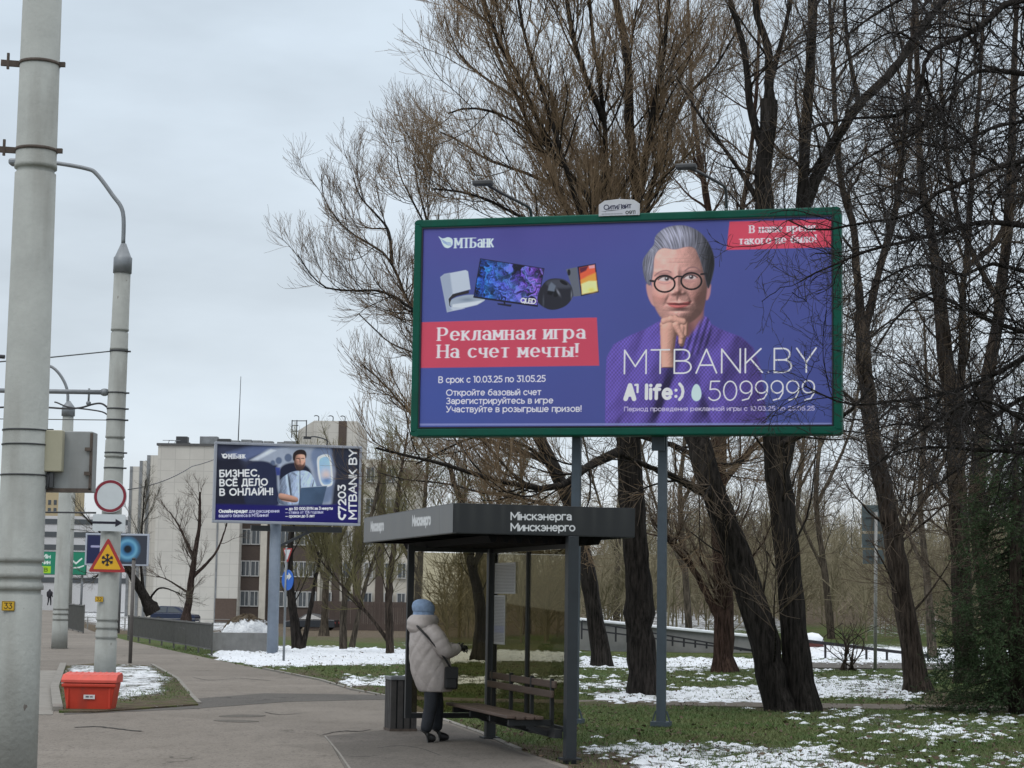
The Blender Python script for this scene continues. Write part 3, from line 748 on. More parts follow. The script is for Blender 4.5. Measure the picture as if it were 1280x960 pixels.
cgr = mixc(mrange(noise_node(.8, 5), .35, .65), (.064, .132, .026), (.112, .135, .044)); cgr = mixc(mrange(noise_node(25, 3), .45, .75), cgr, (.14, .135, .065))
LK(cgr, nt.nodes['Principled BSDF'].inputs['Base Color']); nt.nodes['Principled BSDF'].inputs['Roughness'].default_value = .7
tag(link('grass', np_mesh('grass', V.reshape(-1, 3), np.arange(nb * 3).reshape(-1, 3), False), mg), 'short thin spring grass growing through patchy snow', 'grass', kind='stuff')

# old snow in broken lumps, brown leaves
def scatter_px(n, seed, d0, d1):
    r_ = R0(seed); D_ = np.exp(r_.uniform(math.log(d0), math.log(d1), n)); p_ = r_.uniform(-20, 1310, n); x = (p_ - 640) / F * D_
    z = terrain(x, D_); a_, b_ = project(np.stack([x, D_, z], -1)); return r_, x, D_, z, a_, b_
R0 = np.random.RandomState
rg, bx, by, bz, qx, qy = scatter_px(90000, 14, 19, 66); ux, uy = warp(qx, qy, bx, by)
sm = np.zeros(len(bx))
for p, s_, sf in SNOW: sm = np.maximum(sm, s_ * pxmask(ux, uy, p, sf + 1))
keep = (poly_sd(qx, qy, pav) > 1) & (rg.rand(len(bx)) < .9 * sm ** 2 * np.clip(2.2 * vnoise(bx * 2.2, by * 1.3, 21, 3) - .55, 0, 1))
bx, by, bz = bx[keep], by[keep], bz[keep]; n_ = len(bx); rr_ = rg.uniform(.025, .10, n_) * (.7 + by / 60); hs_ = rr_ * rg.uniform(.18, .4, n_); an_ = rg.uniform(0, 6.28, n_)[:, None] + np.linspace(0, 2 * PI, 7)[:-1][None]
rim = np.stack([bx[:, None] + (rr_[:, None] * np.cos(an_)) * rg.uniform(.7, 1.5, (n_, 6)), by[:, None] + rr_[:, None] * np.sin(an_) * rg.uniform(.6, 1.2, (n_, 6)), np.repeat(bz[:, None] - .004, 6, 1)], -1)
V = np.concatenate([rim, np.stack([bx, by, bz + hs_], -1)[:, None]], 1); k_ = np.arange(6)
Fq = (np.arange(n_)[:, None, None] * 7 + np.stack([k_, (k_ + 1) % 6, np.full(6, 6)], -1)[None]).reshape(-1, 3)
tag(link('snow_lumps', np_mesh('snow_lumps', V.reshape(-1, 3), Fq), mat('old_snow', (.68, .71, .75), .9, var=.18, nscale=8, bump=.6, bscale=14, spec=.1)), 'broken crusts of old snow melting on the lawn', 'snow', kind='stuff')
rg, bx, by, bz, qx, qy = scatter_px(16000, 15, 18, 60)
keep = (poly_sd(qx, qy, pav) > -4) & (rg.rand(len(bx)) < .45 * np.clip(2.5 * vnoise(bx * .8, by * .6, 23, 3) - .6, .05, 1)); bx, by, bz = bx[keep], by[keep], bz[keep]; n_ = len(bx); s_ = rg.uniform(.015, .05, n_); an_ = rg.uniform(0, 6.28, n_)
dx, dy = s_ * np.cos(an_), s_ * np.sin(an_); zt_ = rg.uniform(.006, .05, (n_, 4)); zb_ = np.where(poly_sd(*project(np.stack([bx, by, bz], -1)), pav) < 1, .036, bz)
V = np.stack([np.stack([bx - dx, by - dy, zb_ + zt_[:, 0]], -1), np.stack([bx + dy * .5, by - dx * .5, zb_ + zt_[:, 1]], -1), np.stack([bx + dx, by + dy, zb_ + zt_[:, 2]], -1), np.stack([bx - dy * .5, by + dx * .5, zb_ + zt_[:, 3]], -1)], 1)
tag(link('leaf_litter', np_mesh('leaf_litter', V.reshape(-1, 3), np.arange(n_ * 4).reshape(-1, 4), False), mat('dead_leaf', (.085, .058, .036), .8, var=.5, nscale=30)), 'scattered dead brown leaves on lawn and pavement edge', 'leaves', kind='stuff')

# ------------------------------------------------------------------ shared finishes
M_CONC = mat('painted_concrete', (.325, .335, .315), .85, var=.13, nscale=3, bump=.35, bscale=25, stain=.75, stain_col=(.19, .185, .165))
def chips(m, col, thr=.70):
    t = m.node_tree; P_ = t.nodes['Principled BSDF']; src = P_.inputs['Base Color'].links[0].from_socket
    tc_ = t.nodes.new('ShaderNodeTexCoord'); n_ = t.nodes.new('ShaderNodeTexNoise'); n_.inputs['Scale'].default_value = 10; n_.inputs['Detail'].default_value = 3
    mp_ = t.nodes.new('ShaderNodeMapping'); mp_.inputs['Scale'].default_value = (1, 1, .55); mp_.inputs['Location'].default_value = (4.3, 1.7, .4)
    t.links.new(tc_.outputs['Object'], mp_.inputs[0]); t.links.new(mp_.outputs[0], n_.inputs['Vector'])
    r_ = t.nodes.new('ShaderNodeMapRange'); r_.inputs[1].default_value = thr; r_.inputs[2].default_value = thr + .015; r_.inputs[4].default_value = .8; t.links.new(n_.outputs[0], r_.inputs[0])
    x_ = t.nodes.new('ShaderNodeMix'); x_.data_type = 'RGBA'; t.links.new(r_.outputs[0], x_.inputs[0]); t.links.new(src, x_.inputs[6]); x_.inputs[7].default_value = (*col, 1)
    t.links.new(x_.outputs[2], P_.inputs['Base Color'])
chips(M_CONC, (.13, .105, .09), .735)
M_STEEL = mat('galvanised_steel', (.22, .235, .25), .5, .5, var=.15, nscale=6)
M_DSTEEL = mat('dark_steel', (.06, .062, .066), .5, .3, var=.2)
M_BLUEST = mat('blue_grey_paint', (.055, .075, .095), .5, 0, var=.15, stain=.3, stain_col=(.04, .04, .04))
M_GREEN = mat('green_frame_paint', (.002, .078, .052), .6, var=.18, spec=.2, nscale=3, stain=.3, stain_col=(.02, .05, .04))
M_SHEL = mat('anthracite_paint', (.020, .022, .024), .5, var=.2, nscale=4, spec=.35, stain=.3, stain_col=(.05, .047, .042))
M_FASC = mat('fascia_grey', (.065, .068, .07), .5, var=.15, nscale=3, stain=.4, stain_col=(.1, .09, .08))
M_WOOD = mat('bench_slat_wood', (.085, .058, .045), .6, var=.35, nscale=9, stretch=(1, .12, 1), bump=.3)
M_WHITE = mat('white_sheet', (.72, .73, .72), .5, var=.06)
M_SIGNBACK = mat('sign_back_grey', (.12, .15, .16), .5, .3, var=.15)
M_RUST = mat('rusty_steel', (.085, .066, .055), .8, var=.4, nscale=20)
M_SNOW = mat('snow', (.80, .83, .86), .9, var=.06, nscale=8, bump=.6, bscale=14, spec=.1)
ATT = attr_mat('printed_vinyl', .45, .3)
ATS = attr_mat('printed_plate', .4, .4)

# ------------------------------------------------------------------ concrete poles
def ringband(b, z, r, h=.02, d=.008, n=28): b.lathe([(r, z - h / 2), (r + d, z - h / 2), (r + d, z + h / 2), (r, z + h / 2)], n)
def pole_shaft(r0, r1, h, rings):
    """tapered spun concrete shaft with cast grooves"""
    b = MB(); prof = [(r0, 0)]
    R = lambda z: r0 + (r1 - r0) * z / h
    for z in sorted(rings): prof += [(R(z), z - .035), (R(z) - .014, z - .03), (R(z) - .014, z + .005), (R(z) + .006, z + .008), (R(z) + .006, z + .045), (R(z), z + .05)]
    prof += [(r1, h)]
    return b.lathe(prof, 40), R
# nearest pole
D1 = 16.0
c1 = at(14, 994, D1); c1.z = 0
top = at(47, -40, D1)
p1 = thing('utility_pole', 'thick pale concrete pole nearest the camera with grey control box and yellow number plate', 'utility pole', c1)
h1 = 8.6
zz = lambda py, x=20, D=D1: at(x, py, D).z
b, R1 = pole_shaft(.200, .153, h1, [zz(738), zz(723), zz(703), zz(212), ])
sh1 = b.build('shaft', M_CONC, p1)
lean = math.atan2(top.x - c1.x - 0, top.z) * .35
p1.rotation_euler = (0, lean, 0)
for py in (80, 188, 538, 556, 594):
    b = MB(); z = zz(py); ringband(b, z, R1(z) + .001, .026 if py < 200 else .012, .006)
    if py < 200:
        b.bar((-R1(z), 0, z), (-R1(z) - .16, -.02, z + .005), .03, .05); b.bar((-R1(z) - .1, -.02, z - .05), (-R1(z) - .1, -.02, z + .09), .02)
        b.bar((R1(z), 0, z), (R1(z) + .05, 0, z), .03, .04)
    else: b.bar((R1(z), 0, z), (R1(z) + .05, 0, z), .025, .03)
    b.build('clamp', M_RUST if py < 200 else M_DSTEEL, p1)
def npx(px, py, D): v = at(px, py, D) - c1; return v
bx0, bx1 = npx(57, 540, 16.15), npx(118, 616, 16.15)
M_BOX = mat('weathered_box_grey', (.27, .28, .28), .6, var=.12, nscale=4, stain=.5, stain_col=(.10, .09, .08))
b = MB(); cx = (bx0.x + bx1.x) / 2; cz = (bx0.z + bx1.z) / 2; wz = bx0.z - bx1.z
b.box((cx, .15, cz), (bx1.x - bx0.x, .2, wz))
cb = b.build('control_box', M_BOX, p1, .008)
b = MB(); b.box((cx, .045, bx1.z + .012), (bx1.x - bx0.x + .01, .03, .03)); b.box((bx1.x - .006, .045, cz), (.02, .03, wz - .03))
for q in (.3, .7): b.box((bx1.x - .03, .03, bx1.z + wz * q), (.05, .02, .03))
b.build('box_rim', M_RUST, cb)
q0, q1 = npx(57, 538, 16.0), npx(79, 590, 16.0)
b = MB(); b.box(((q0.x + q1.x) / 2 + .005, -.0, (q0.z + q1.z) / 2), (q1.x - q0.x, .09, q0.z - q1.z)); b.build('meter_box', mat('beige_plastic', (.36, .34, .25), .5, var=.08), cb, .008)
b = MB(); b.tube([(q0.x + .05, .0, q1.z), (q0.x + .05, 0, q1.z - .12), (q0.x - .04, .04, q1.z - .2)], .014); b.box((q0.x + .08, .0, q1.z - .07), (.03, .04, .12)); b.build('cable', M_DSTEEL, cb)
# number plate on the curved face
def yplate(parent, W, Hh, ctr, txt, nrm=-1, curve=None):
    A = Art(W, Hh, .0022, (200, 160, 40), 1.0); 
    A.text(txt, (W * .2, Hh * .22), (W * .8, Hh * .22), Hh * .56, .17, (25, 22, 18))
    A.stroke([(0.004, .004), (W - .004, .004), (W - .004, Hh - .004), (.004, Hh - .004), (.004, .004)], .002, (60, 50, 20))
    M = Matrix(((1, 0, 0, ctr[0] - W / 2), (0, 0, -1, ctr[1]), (0, 1, 0, ctr[2] - Hh / 2), (0, 0, 0, 1)))
    b = MB(); b.box((ctr[0], ctr[1] + .007, ctr[2]), (W, .01, Hh)); pl = b.build('number_plate', M_DSTEEL, parent)
    A.sheet('plate_face', M, ATS, pl)
v = npx(5, 757, D1); v.x = -.035; yplate(p1, .105, .078, (v.x, -math.sqrt(max(R1(v.z) ** 2 - v.x ** 2, 0.01)) - .012, v.z), '33')

# second pole with signs, lamp arm and trolley bracket
D2 = 36.0
c2 = at(130.5, 850, D2); c2.z = 0
z2 = lambda py: at(140, py, D2).z
p2 = thing('utility_pole', 'pale concrete pole carrying three road signs behind the red grit bin', 'utility pole', c2)
t2 = at(154, 322, D2)
H2 = z2(340)
b, R2 = pole_shaft(.205, .155, H2, [z2(798), z2(786), z2(776), z2(572), z2(548), z2(414), z2(438)])
b.build('shaft', M_CONC, p2)
p2.rotation_euler = (0, .006, 0)
b = MB(); b.lathe([(.175, H2 - .02), (.175, H2 + .27), (.15, H2 + .3), (.05, H2 + .55)], 20); b.build('pole_cap', M_STEEL, p2)
b = MB()
def l2(px, py): v = at(px, py, D2) - c2; return Vector((v.x - .006 * v.z, 0, v.z))
x0 = 0
b.tube(cr([tuple(l2(*q)) for q in [(154, 305), (153.5, 265), (140, 243), (121, 218), (108, 211), (71, 204.5), (48, 203)]], False, 5), .04, 8); b.build('lamp_arm', M_STEEL, p2)
e_ = l2(48, 203); b = MB(); b.box((e_.x - .25, 0, e_.z - .02), (.6, .26, .12)); b.build('lamp_head', M_STEEL, p2, .04)
for py in (439, 491, 511, 525, 566, 585):
    b = MB(); ringband(b, z2(py), R2(z2(py)) + .002, .025, .008, 20); zc = z2(py); r = R2(zc)
    b.bar((r, 0, zc), (r + .06, 0, zc), .03, .03)
    b.build('clamp', M_DSTEEL, p2)
b = MB(); a0, a1 = l2(146, 491), l2(-30, 489); a0.y = a1.y = -.05
b.tube([a0, a1], .045, 8)
for px in (112,): v = l2(px, 490); b.tube([(v.x, -.05, v.z + .06), (v.x, -.05, v.z - .2)], .02, 6); b.lathe([(.02, -.06), (.045, -.04), (.045, .0), (.02, .02)], 10, (v.x, -.05, v.z - .2))
b.lathe([(.03, -.07), (.07, -.05), (.07, .05), (.03, .07)], 10, (a0.x - .22, -.05, a0.z))
b.build('bracket_arm', M_STEEL, p2)
b = MB()
b.tube(cr([tuple(l2(*q)) for q in [(136, 511), (128, 505), (118, 505), (100, 510), (80, 511), (62, 510), (30, 509), (-20, 511)]], False, 4), .018, 6)
b.tube(cr([tuple(l2(*q)) for q in [(136, 520), (128, 515), (110, 512), (85, 509), (72, 504), (68, 503)]], False, 4), .014, 6)
b.build('trolley_cable', M_DSTEEL, p2)
# road signs (front faces look at the camera)
SF = -(.205 + .03)
def disc(r, n=40): return [(r * math.cos(2 * PI * i / n), r * math.sin(2 * PI * i / n)) for i in range(n)]
def rrect(w, h, r=.03, n=5):
    out = []
    for sx, sy, a0 in ((1, 1, 0), (-1, 1, 90), (-1, -1, 180), (1, -1, 270)):
        for i in range(n + 1):
            a = math.radians(a0 + 90 * i / n); out.append((sx * (w / 2 - r) + r * math.cos(a), sy * (h / 2 - r) + r * math.sin(a)))
    return out
def rtri(w, h, r=.04, n=5):
    P = [Vector((0, h * 2 / 3)), Vector((-w / 2, -h / 3)), Vector((w / 2, -h / 3))]; C = Vector((0, 0)); out = []
    for i, p in enumerate(P):
        a = (P[i - 1] - p).normalized(); c_ = (P[(i + 1) % 3] - p).normalized()
        for t in np.linspace(0, 1, n + 1):
            d = r * 1.5; q = p + a * d * (1 - t) ** 2 + c_ * d * t ** 2; out.append((q.x, q.y))
    return out
def plate(b, pts, x, z, y, th): return b.prism([(p[0] + x, p[1] + z) for p in pts], (0, y, 0), (1, 0, 0), (0, 0, 1), th)
M_SRED = mat('sign_red', (.36, .035, .035), .4, var=.08); M_SMAR = mat('sign_dull_red', (.22, .02, .035), .4, var=.08)
M_SWHT = mat('sign_white', (.58, .62, .64), .4, var=.05); M_SBLK = mat('sign_black', (.012, .012, .025), .5, var=.05)
M_SYEL = mat('sign_yellow', (.72, .40, .02), .4, var=.08); M_SBLU = mat('sign_blue', (.02, .12, .50), .4, var=.05)
def sign(parent, kind, x, z, y, s=1.0, frame=True):
    b = MB()
    if kind == 'no_vehicles':
        plate(b, disc(.315 * s), x, z, y, .02); r = b.build('road_sign', M_SWHT, parent)
        b = MB(); t = disc(.305 * s); i_ = disc(.252 * s); n = len(t)
        vs = [(x + p[0], y - .004, z + p[1]) for p in t + i_]; b.add(vs, [(k, (k + 1) % n, n + (k + 1) % n, n + k) for k in range(n)]); b.build('red_border', M_SMAR, r)
        return r
    if kind == 'arrow':
        plate(b, rrect(.62 * s, .32 * s), x, z, y, .02); r = b.build('road_sign', M_SWHT, parent)
        b = MB(); plate(b, [(-.31, -.022), (.12, -.022), (.12, -.075), (.25, 0), (.12, .075), (.12, .022), (-.31, .022)], x, z, y - .004, .002); b.build('black_arrow', M_SBLK, r); return r
    if kind == 'ice':
        plate(b, rtri(.70 * s, .64 * s), x, z, y, .02); r = b.build('road_sign', M_SRED, parent)
        b = MB(); plate(b, rtri(.52 * s, .475 * s, .02), x, z - .004, y - .004, .002); b.build('yellow_field', M_SYEL, r)
        b = MB()
        for k in range(3):
            a = math.radians(90 + 60 * k); ca, sa = math.cos(a), math.sin(a); yk = y - .008 - .001 * k
            for sg in (1, -1):
                b.bar((x, yk, z + .012), (x + ca * .115 * sg, yk, z + .012 + sa * .115 * sg), .024, .002, (0, 1, 0))
                for sd_ in (1, -1):
                    aa = a + sd_ * math.radians(38); px_, pz_ = x + ca * .062 * sg, z + .012 + sa * .062 * sg
                    b.bar((px_, yk - .0005 * sd_, pz_), (px_ + math.cos(aa) * .05 * sg, yk - .0005 * sd_, pz_ + math.sin(aa) * .05 * sg), .018, .002, (0, 1, 0))
        b.build('black_snowflake', M_SBLK, r); return r
    if kind == 'yield':
        plate(b, [(p[0], -p[1]) for p in reversed(rtri(.70 * s, .62 * s))], x, z, y, .02); r = b.build('yield_sign', M_SRED, parent)
        b = MB(); plate(b, [(p[0], -p[1]) for p in reversed(rtri(.50 * s, .44 * s, .02))], x, z, y - .004, .002); b.build('white_field', M_SWHT, r); return r
    if kind == 'turn':
        plate(b, disc(.30 * s), x, z, y, .02); r = b.build('turn_sign', M_SBLU, parent)
        b = MB(); plate(b, [(-.11, -.18), (-.04, -.18), (-.04, .0), (.03, .06), (.05, .06), (.05, -.01), (.19, .095), (.05, .20), (.05, .13), (-.03, .13), (-.11, .05)], x, z, y - .004, .002); b.build('white_arrow', M_SWHT, r); return r
for kd, px, py, s_ in (('no_vehicles', 141, 621, .98), ('arrow', 139.5, 654, .98), ('ice', 137.5, 701, 1.0)):
    v = l2(px, py); r = sign(p2, kd, v.x, v.z, SF, s_)
v = l2(127, 749); yplate(p2, .15, .10, (v.x, -.22, v.z), '32')

# slim sign post behind, distant lamp posts
def simple(name, label, cat, m, fn, part, loc=(0, 0, 0), group=None):
    t = thing(name, label, cat, loc, 0, group); b = MB(); fn(b); b.build(part, m, t); return t
v = gp(162.5, 831); tp = at(163.5, 700, v.y)
t = thing('sign_post', 'thin brownish steel post just right of the pole with three signs', 'post', v)
b = MB(); b.tube([(0, 0, 0), (0, 0, tp.z)], .045, 8); b.build('post', mat('brown_steel', (.12, .11, .105), .6, var=.2), t)
b = MB(); b.lathe([(.05, 0), (.05, .04), (.01, .06)], 8, (0, 0, tp.z)); b.build('post_cap', M_DSTEEL, t)
D3 = 57.0
c3 = at(74, 811, D3); c3.z = 0
p3 = thing('lamp_post', 'concrete lamp post at the pavement edge with bent arm', 'lamp post', c3)
l3 = lambda px, py: (lambda v: Vector((v.x, 0, v.z)))(at(px, py, D3) - c3)
e3 = l3(84.5, 520)
b, _ = pole_shaft(.235, .16, e3.z, [l3(75, 775).z, l3(75, 768).z, l3(75, 762).z]); b.build('shaft', M_CONC, p3)
p3.rotation_euler = (0, math.atan2(e3.x, e3.z) * .5, 0)
b = MB(); b.lathe([(.2, e3.z), (.2, e3.z + .25), (.05, e3.z + .45)], 14); b.build('pole_cap', M_STEEL, p3)
b = MB(); b.tube(cr([tuple(l3(*q) - Vector((.35 * e3.x * .5, 0, 0))) for q in [(84.5, 512), (85, 490), (78, 472), (66, 459), (50, 455)]], False, 4), .045, 7); b.build('lamp_arm', M_STEEL, p3)
e_ = l3(46, 455); b = MB(); b.box((e_.x, 0, e_.z), (.6, .3, .14)); b.build('lamp_head', M_STEEL, p3, .04)
D4 = 150.0
c4 = at(86, 757, D4); c4.z = float(terrain(c4.x, D4)); h4 = at(91, 600, D4).z - c4.z
p4 = thing('lamp_post', 'farther slim lamp post behind the concrete one, in front of the green sign', 'lamp post', c4)
b, _ = pole_shaft(.24, .15, h4, []); b.build('shaft', M_CONC, p4)
b = MB(); b.tube(cr([(0, 0, h4), (0, 0, h4 + 1.5), (-.6, 0, h4 + 2.4), (-2, 0, h4 + 2.7)], False, 4), .07, 6); b.build('lamp_arm', M_STEEL, p4)
b = MB(); b.box((-2.2, 0, h4 + 2.68), (.8, .3, .16)); b.build('lamp_head', M_STEEL, p4)

# overhead wires
def wire(label, pts, r, sag=0.0):
    b = MB(); pts = [Vector(p) for p in pts]; P = []
    for p, q in zip(pts[:-1], pts[1:]):
        for t in np.linspace(0, 1, 8): P.append(p.lerp(q, t) - Vector((0, 0, sag * 4 * t * (1 - t))))
    b.tube(P, r, 5); o = b.build('overhead_wire', M_DSTEEL)
    return tag(o, label, 'wire', 'overhead wires along the road')
wire('wire rising to the eye bolt high on the pole with signs', [at(139, 439, 36), at(60, 447, 33), at(-80, 459, 29)], .012)
wire('thin wire at the lowest clamp of the pole with signs', [at(134, 525, 36), at(40, 524, 36), at(-80, 523, 36)], .009)
wire('black insulated cable crossing behind the nearest pole at arm height', [at(6, 446, 18), at(-80, 440, 18)], .02)
wire('white rod-like wire level with the round red bordered sign', [at(120, 641, 40), at(40, 640, 40), at(-60, 640, 40)], .02)
wire('long thin cable slanting up across the pale building wall', [at(160, 612, 120), at(240, 583, 150), at(310, 552, 198)], .035, .3)

# grit bin
v = gp(114, 887, .04); DB = v.y; s_ = DB / F
t = thing('grit_bin', 'red plastic grit bin with ribbed lid in front of the signed pole', 'grit bin', v)
M_RED = mat('red_plastic', (.50, .045, .022), .45, var=.10, nscale=5, spec=.4, stain=.5, stain_col=(.22, .05, .035)); M_LID = mat('red_lid_plastic', (.58, .085, .06), .55, var=.15, nscale=5, stain=.4, stain_col=(.40, .10, .08))
W0, W1, Hb, dp = 54 * s_, 64 * s_, 33 * s_, .42
b = MB()
vs = []
for z, w_, d_ in ((0, W0, dp * .86), (Hb, W1, dp)):
    vs += [(-w_ / 2, -d_ / 2, z), (w_ / 2, -d_ / 2, z), (w_ / 2, d_ / 2, z), (-w_ / 2, d_ / 2, z)]
b.add(vs, [(3, 2, 1, 0), (4, 5, 6, 7)] + [(i, (i + 1) % 4, 4 + (i + 1) % 4, 4 + i) for i in range(4)])
b.box((0, -dp / 2 - .006, Hb - .03), (W1 + .03, .04, .05))
for sx in (-1, 1): b.box((sx * W1 * .40, -dp / 2 + .02, Hb * .45), (.035, .05, Hb * .8))
b.build('tub', M_RED, t, .012)
b = MB(); n = 9; zl = Hb + .005
pr = [(-dp / 2 - .03, 0), (-dp / 2 - .03, .04), (-dp / 2 + .07, .11), (dp / 2 - .05, .135), (dp / 2 + .02, .1), (dp / 2 + .02, 0)]
wl = W1 * 1.06
for x in (-wl / 2, wl / 2): b.add([(x, y, zl + z) for y, z in pr], [])
m_ = len(pr); b.f += [tuple(range(m_)), tuple(m_ + i for i in reversed(range(m_)))] + [(i, m_ + i, m_ + (i + 1) % m_, (i + 1) % m_) for i in range(m_)]; b.smooth += [False] * (m_ + 2)
for i in range(n):
    x = -wl * .44 + wl * .88 * i / (n - 1); b.bar((x, -dp / 2 + .06, zl + .104), (x, dp / 2 - .06, zl + .137), .03, .012)
b.build('lid', M_LID, t, .008)
A = Art(.16, .06, .004, (205, 205, 205)); A.poly([(.03, .02), (.075, .02), (.075, .042), (.03, .042)], (60, 60, 70), raw=True); A.poly([(.09, .022), (.13, .022), (.13, .04), (.09, .04)], (90, 70, 70), raw=True)
A.sheet('label', Matrix(((1, 0, 0, -.07), (0, 0, -1, -dp / 2 - .004), (0, 1, 0, Hb * .42), (0, 0, 0, 1))), ATS, t)
b = MB(); b.box((0.0, -.06, .012), (W0 * 1.14, dp * .95, .045)); tag(b.build('snow_ledge', M_SNOW, None, .015), 'thin line of snow under the red grit bin', 'snow').location = v + Vector((0, 0, -.02))
# ------------------------------------------------------------------ billboards
INK = 1.36
def panel_frame(pl, pr, zb):
    """local frame of an upright panel whose lower edge runs pl -> pr"""
    pl, pr = Vector((pl.x, pl.y, zb)), Vector((pr.x, pr.y, zb)); ax = (pr - pl); W = ax.length; ax.normalize()
    return pl, pr, ax, W
def make_q(o, ax, ay=Vector((0, 0, 1))):
    n = ax.cross(ay)
    def q(px, py):
        d = ray(px, py); p = Vector((0, 0, CH)); t = (o - p).dot(n) / d.dot(n); h = p + d * t - o
        return (h.dot(ax), h.dot(ay))
    return q
def qinv_frame(o, ax, ay=Vector((0, 0, 1))):
    n = ax.cross(ay).normalized()
    return Matrix(((ax.x, ay.x, n.x, o.x), (ax.y, ay.y, n.y, o.y), (ax.z, ay.z, n.z, o.z), (0, 0, 0, 1)))

pl, pr, ax, W = panel_frame(at(512.5, 545, 27.0), at(1052.5, 544, 25.6), 3.95)
HB = 3.10; FR = .115
nrm = ax.cross(Vector((0, 0, 1)))          # towards the viewer
mid = (pl + pr) / 2
bb = thing('billboard', 'big green framed billboard on two blue-grey posts with thinking woman in purple sweater', 'billboard', (mid.x, mid.y, 0), math.atan2(ax.y, ax.x))
# local coordinates: x along, -y towards viewer
b = MB(); dpt = .30
for z0, z1 in ((3.95, 3.95 + FR), (3.95 + HB - FR, 3.95 + HB)): b.box((0, dpt / 2, (z0 + z1) / 2), (W - .12, dpt, FR))
for sx in (-1, 1):
    b.box((sx * (W / 2 - FR / 2), dpt / 2, 3.95 + HB / 2), (FR, dpt, HB - .12))
b.box((0, dpt / 2 + .06, 3.95 + HB / 2), (W - .2, dpt - .14, HB - .2))
b.build('frame', M_GREEN, bb, .02)
for sx in (-1, 1):
    # rounded corner blocks
    for z, sz in ((3.95, 1), (3.95 + HB, -1)):
        b = MB(); o_ = Vector((sx * (W / 2), -.001, z)); pts = [(.062, 0), (.115, 0), (.115, .062), (.062, .062), (0, .062)] + [(.062 - .062 * math.cos(a), .062 - .062 * math.sin(a)) for a in np.linspace(.2, PI / 2 - .2, 5)]
        P = [(o_.x - sx * p, o_.z + sz * q_) for p, q_ in pts]
        if sx * sz > 0: P = P[::-1]
        b.prism(P, (0, -.001, 0), (1, 0, 0), (0, 0, 1), dpt - .004); b.build('frame_corner', M_GREEN, bb)
b = MB()
for z in (3.95 + FR + .008, 3.95 + HB - FR - .008): b.box((0, .012, z), (W - 2 * FR, .03, .018))
for sx in (-1, 1): b.box((sx * (W / 2 - FR - .008), .012, 3.95 + HB / 2), (.018, .03, HB - 2 * FR - .034))
b.build('inner_trim', M_SBLK, bb)
# print
PW, PH = W - 2 * FR - .03, HB - 2 * FR - .03
po = mid - ax * PW / 2; po = Vector((po.x, po.y, 3.95 + FR + .015)) - nrm * .018
q1 = make_q(po, ax)
A = Art(PW, PH, .0050, (70, 74, 146), INK, q1)
Xg, Yg = np.meshgrid(A.xs / PW, A.ys / PH)
mixv = (.25 + .5 * vnoise(Xg * 3, Yg * 3, 2, 2))[..., None]
A.c[:] = lin((70, 72, 134)) * (1 - mixv) + lin((64, 78, 142)) * mixv
A.c *= (1 + .03 * (Yg - .5))[..., None]
A.blob(640, 290, 160, 40, (76, 68, 138), .7); A.blob(560, 500, 90, 60, (58, 78, 148), .6)
z4 = lambda *p: [(780 + x / 5.333, 270 + y / 5.333) for x, y in p]
z6 = lambda *p: [(740 + x / 3, 240 + y / 3) for x, y in p]
z7 = lambda *p: [(540 + x / 5.818, 310 + y / 5.818) for x, y in p]
# --- four appliances
A.poly(z7((62, 212), (90, 190), (245, 160), (262, 170), (280, 300), (170, 330), (120, 370), (130, 430), (240, 440), (110, 466)), (178, 186, 200))
A.poly(z7((62, 212), (90, 190), (130, 182), (150, 330), (118, 370), (128, 430), (150, 452), (110, 466)), (146, 156, 176), soft=.012)
A.poly(z7((120, 370), (150, 335), (270, 305), (268, 330), (180, 350), (140, 372), (140, 425), (126, 420)), (38, 34, 40))
A.poly(z7((140, 380), (200, 352), (300, 340), (385, 372), (330, 410), (220, 436), (140, 428)), (150, 160, 176), smooth=True)
A.poly(z7((150, 410), (380, 378), (330, 412), (220, 438), (145, 432)), (196, 202, 212), soft=.01)
A.blob(*z7((255, 376))[0], 9, 2.5, (110, 122, 140), .8)
scr = z7((352, 78), (815, 150), (765, 418), (305, 352))
def swirl(X, Y):
    a = vnoise(X * 5, Y * 5, 5, 4); w_ = vnoise(X * 7 + 6 * a, Y * 7 - 5 * a, 9, 4); v_ = vnoise(X * 16 + 9 * w_, Y * 16 + 8 * a, 4, 3)
    u = (X - X.min()) / (np.ptp(X) + 1e-9)
    k_ = np.stack([40 + 120 * v_ * (.3 + .9 * u) - 30 * (1 - u), 40 + 85 * w_ + 70 * (v_ - .4) * (1 - u), 110 + 130 * v_], -1)
    k_ *= np.clip(1.55 * (w_ + v_ - .45), .25, 1.15)[..., None]
    return lin(np.clip(k_, 8, 235))
A.poly(scr, None, tex=swirl)
A.stroke(scr + scr[:1], .006, (26, 24, 44)); A.stroke(z7((305, 356), (765, 422)), .012, (24, 22, 38))
A.poly(z7((475, 400), (580, 412), (572, 428), (478, 412)), (28, 26, 44)); A.stroke(z7((525, 390), (528, 405)), .012, (28, 26, 44))
A.text('QLED', *z7((645, 396), (752, 404)), .062, .20, (240, 240, 250), gap=.12)
A.poly(z7((765, 380), (800, 275), (860, 225), (960, 230), (1020, 285), (1028, 345), (980, 415), (900, 448), (830, 440)), (34, 34, 44), smooth=True)
A.poly(z7((830, 262), (858, 232), (955, 232), (1010, 285), (900, 290)), (62, 64, 76), smooth=True, soft=.02)
A.poly(z7((850, 272), (868, 248), (900, 275), (888, 318), (842, 310)), (96, 104, 120), soft=.01); A.poly(z7((842, 310), (888, 318), (868, 345), (838, 335)), (12, 12, 20), soft=.01)
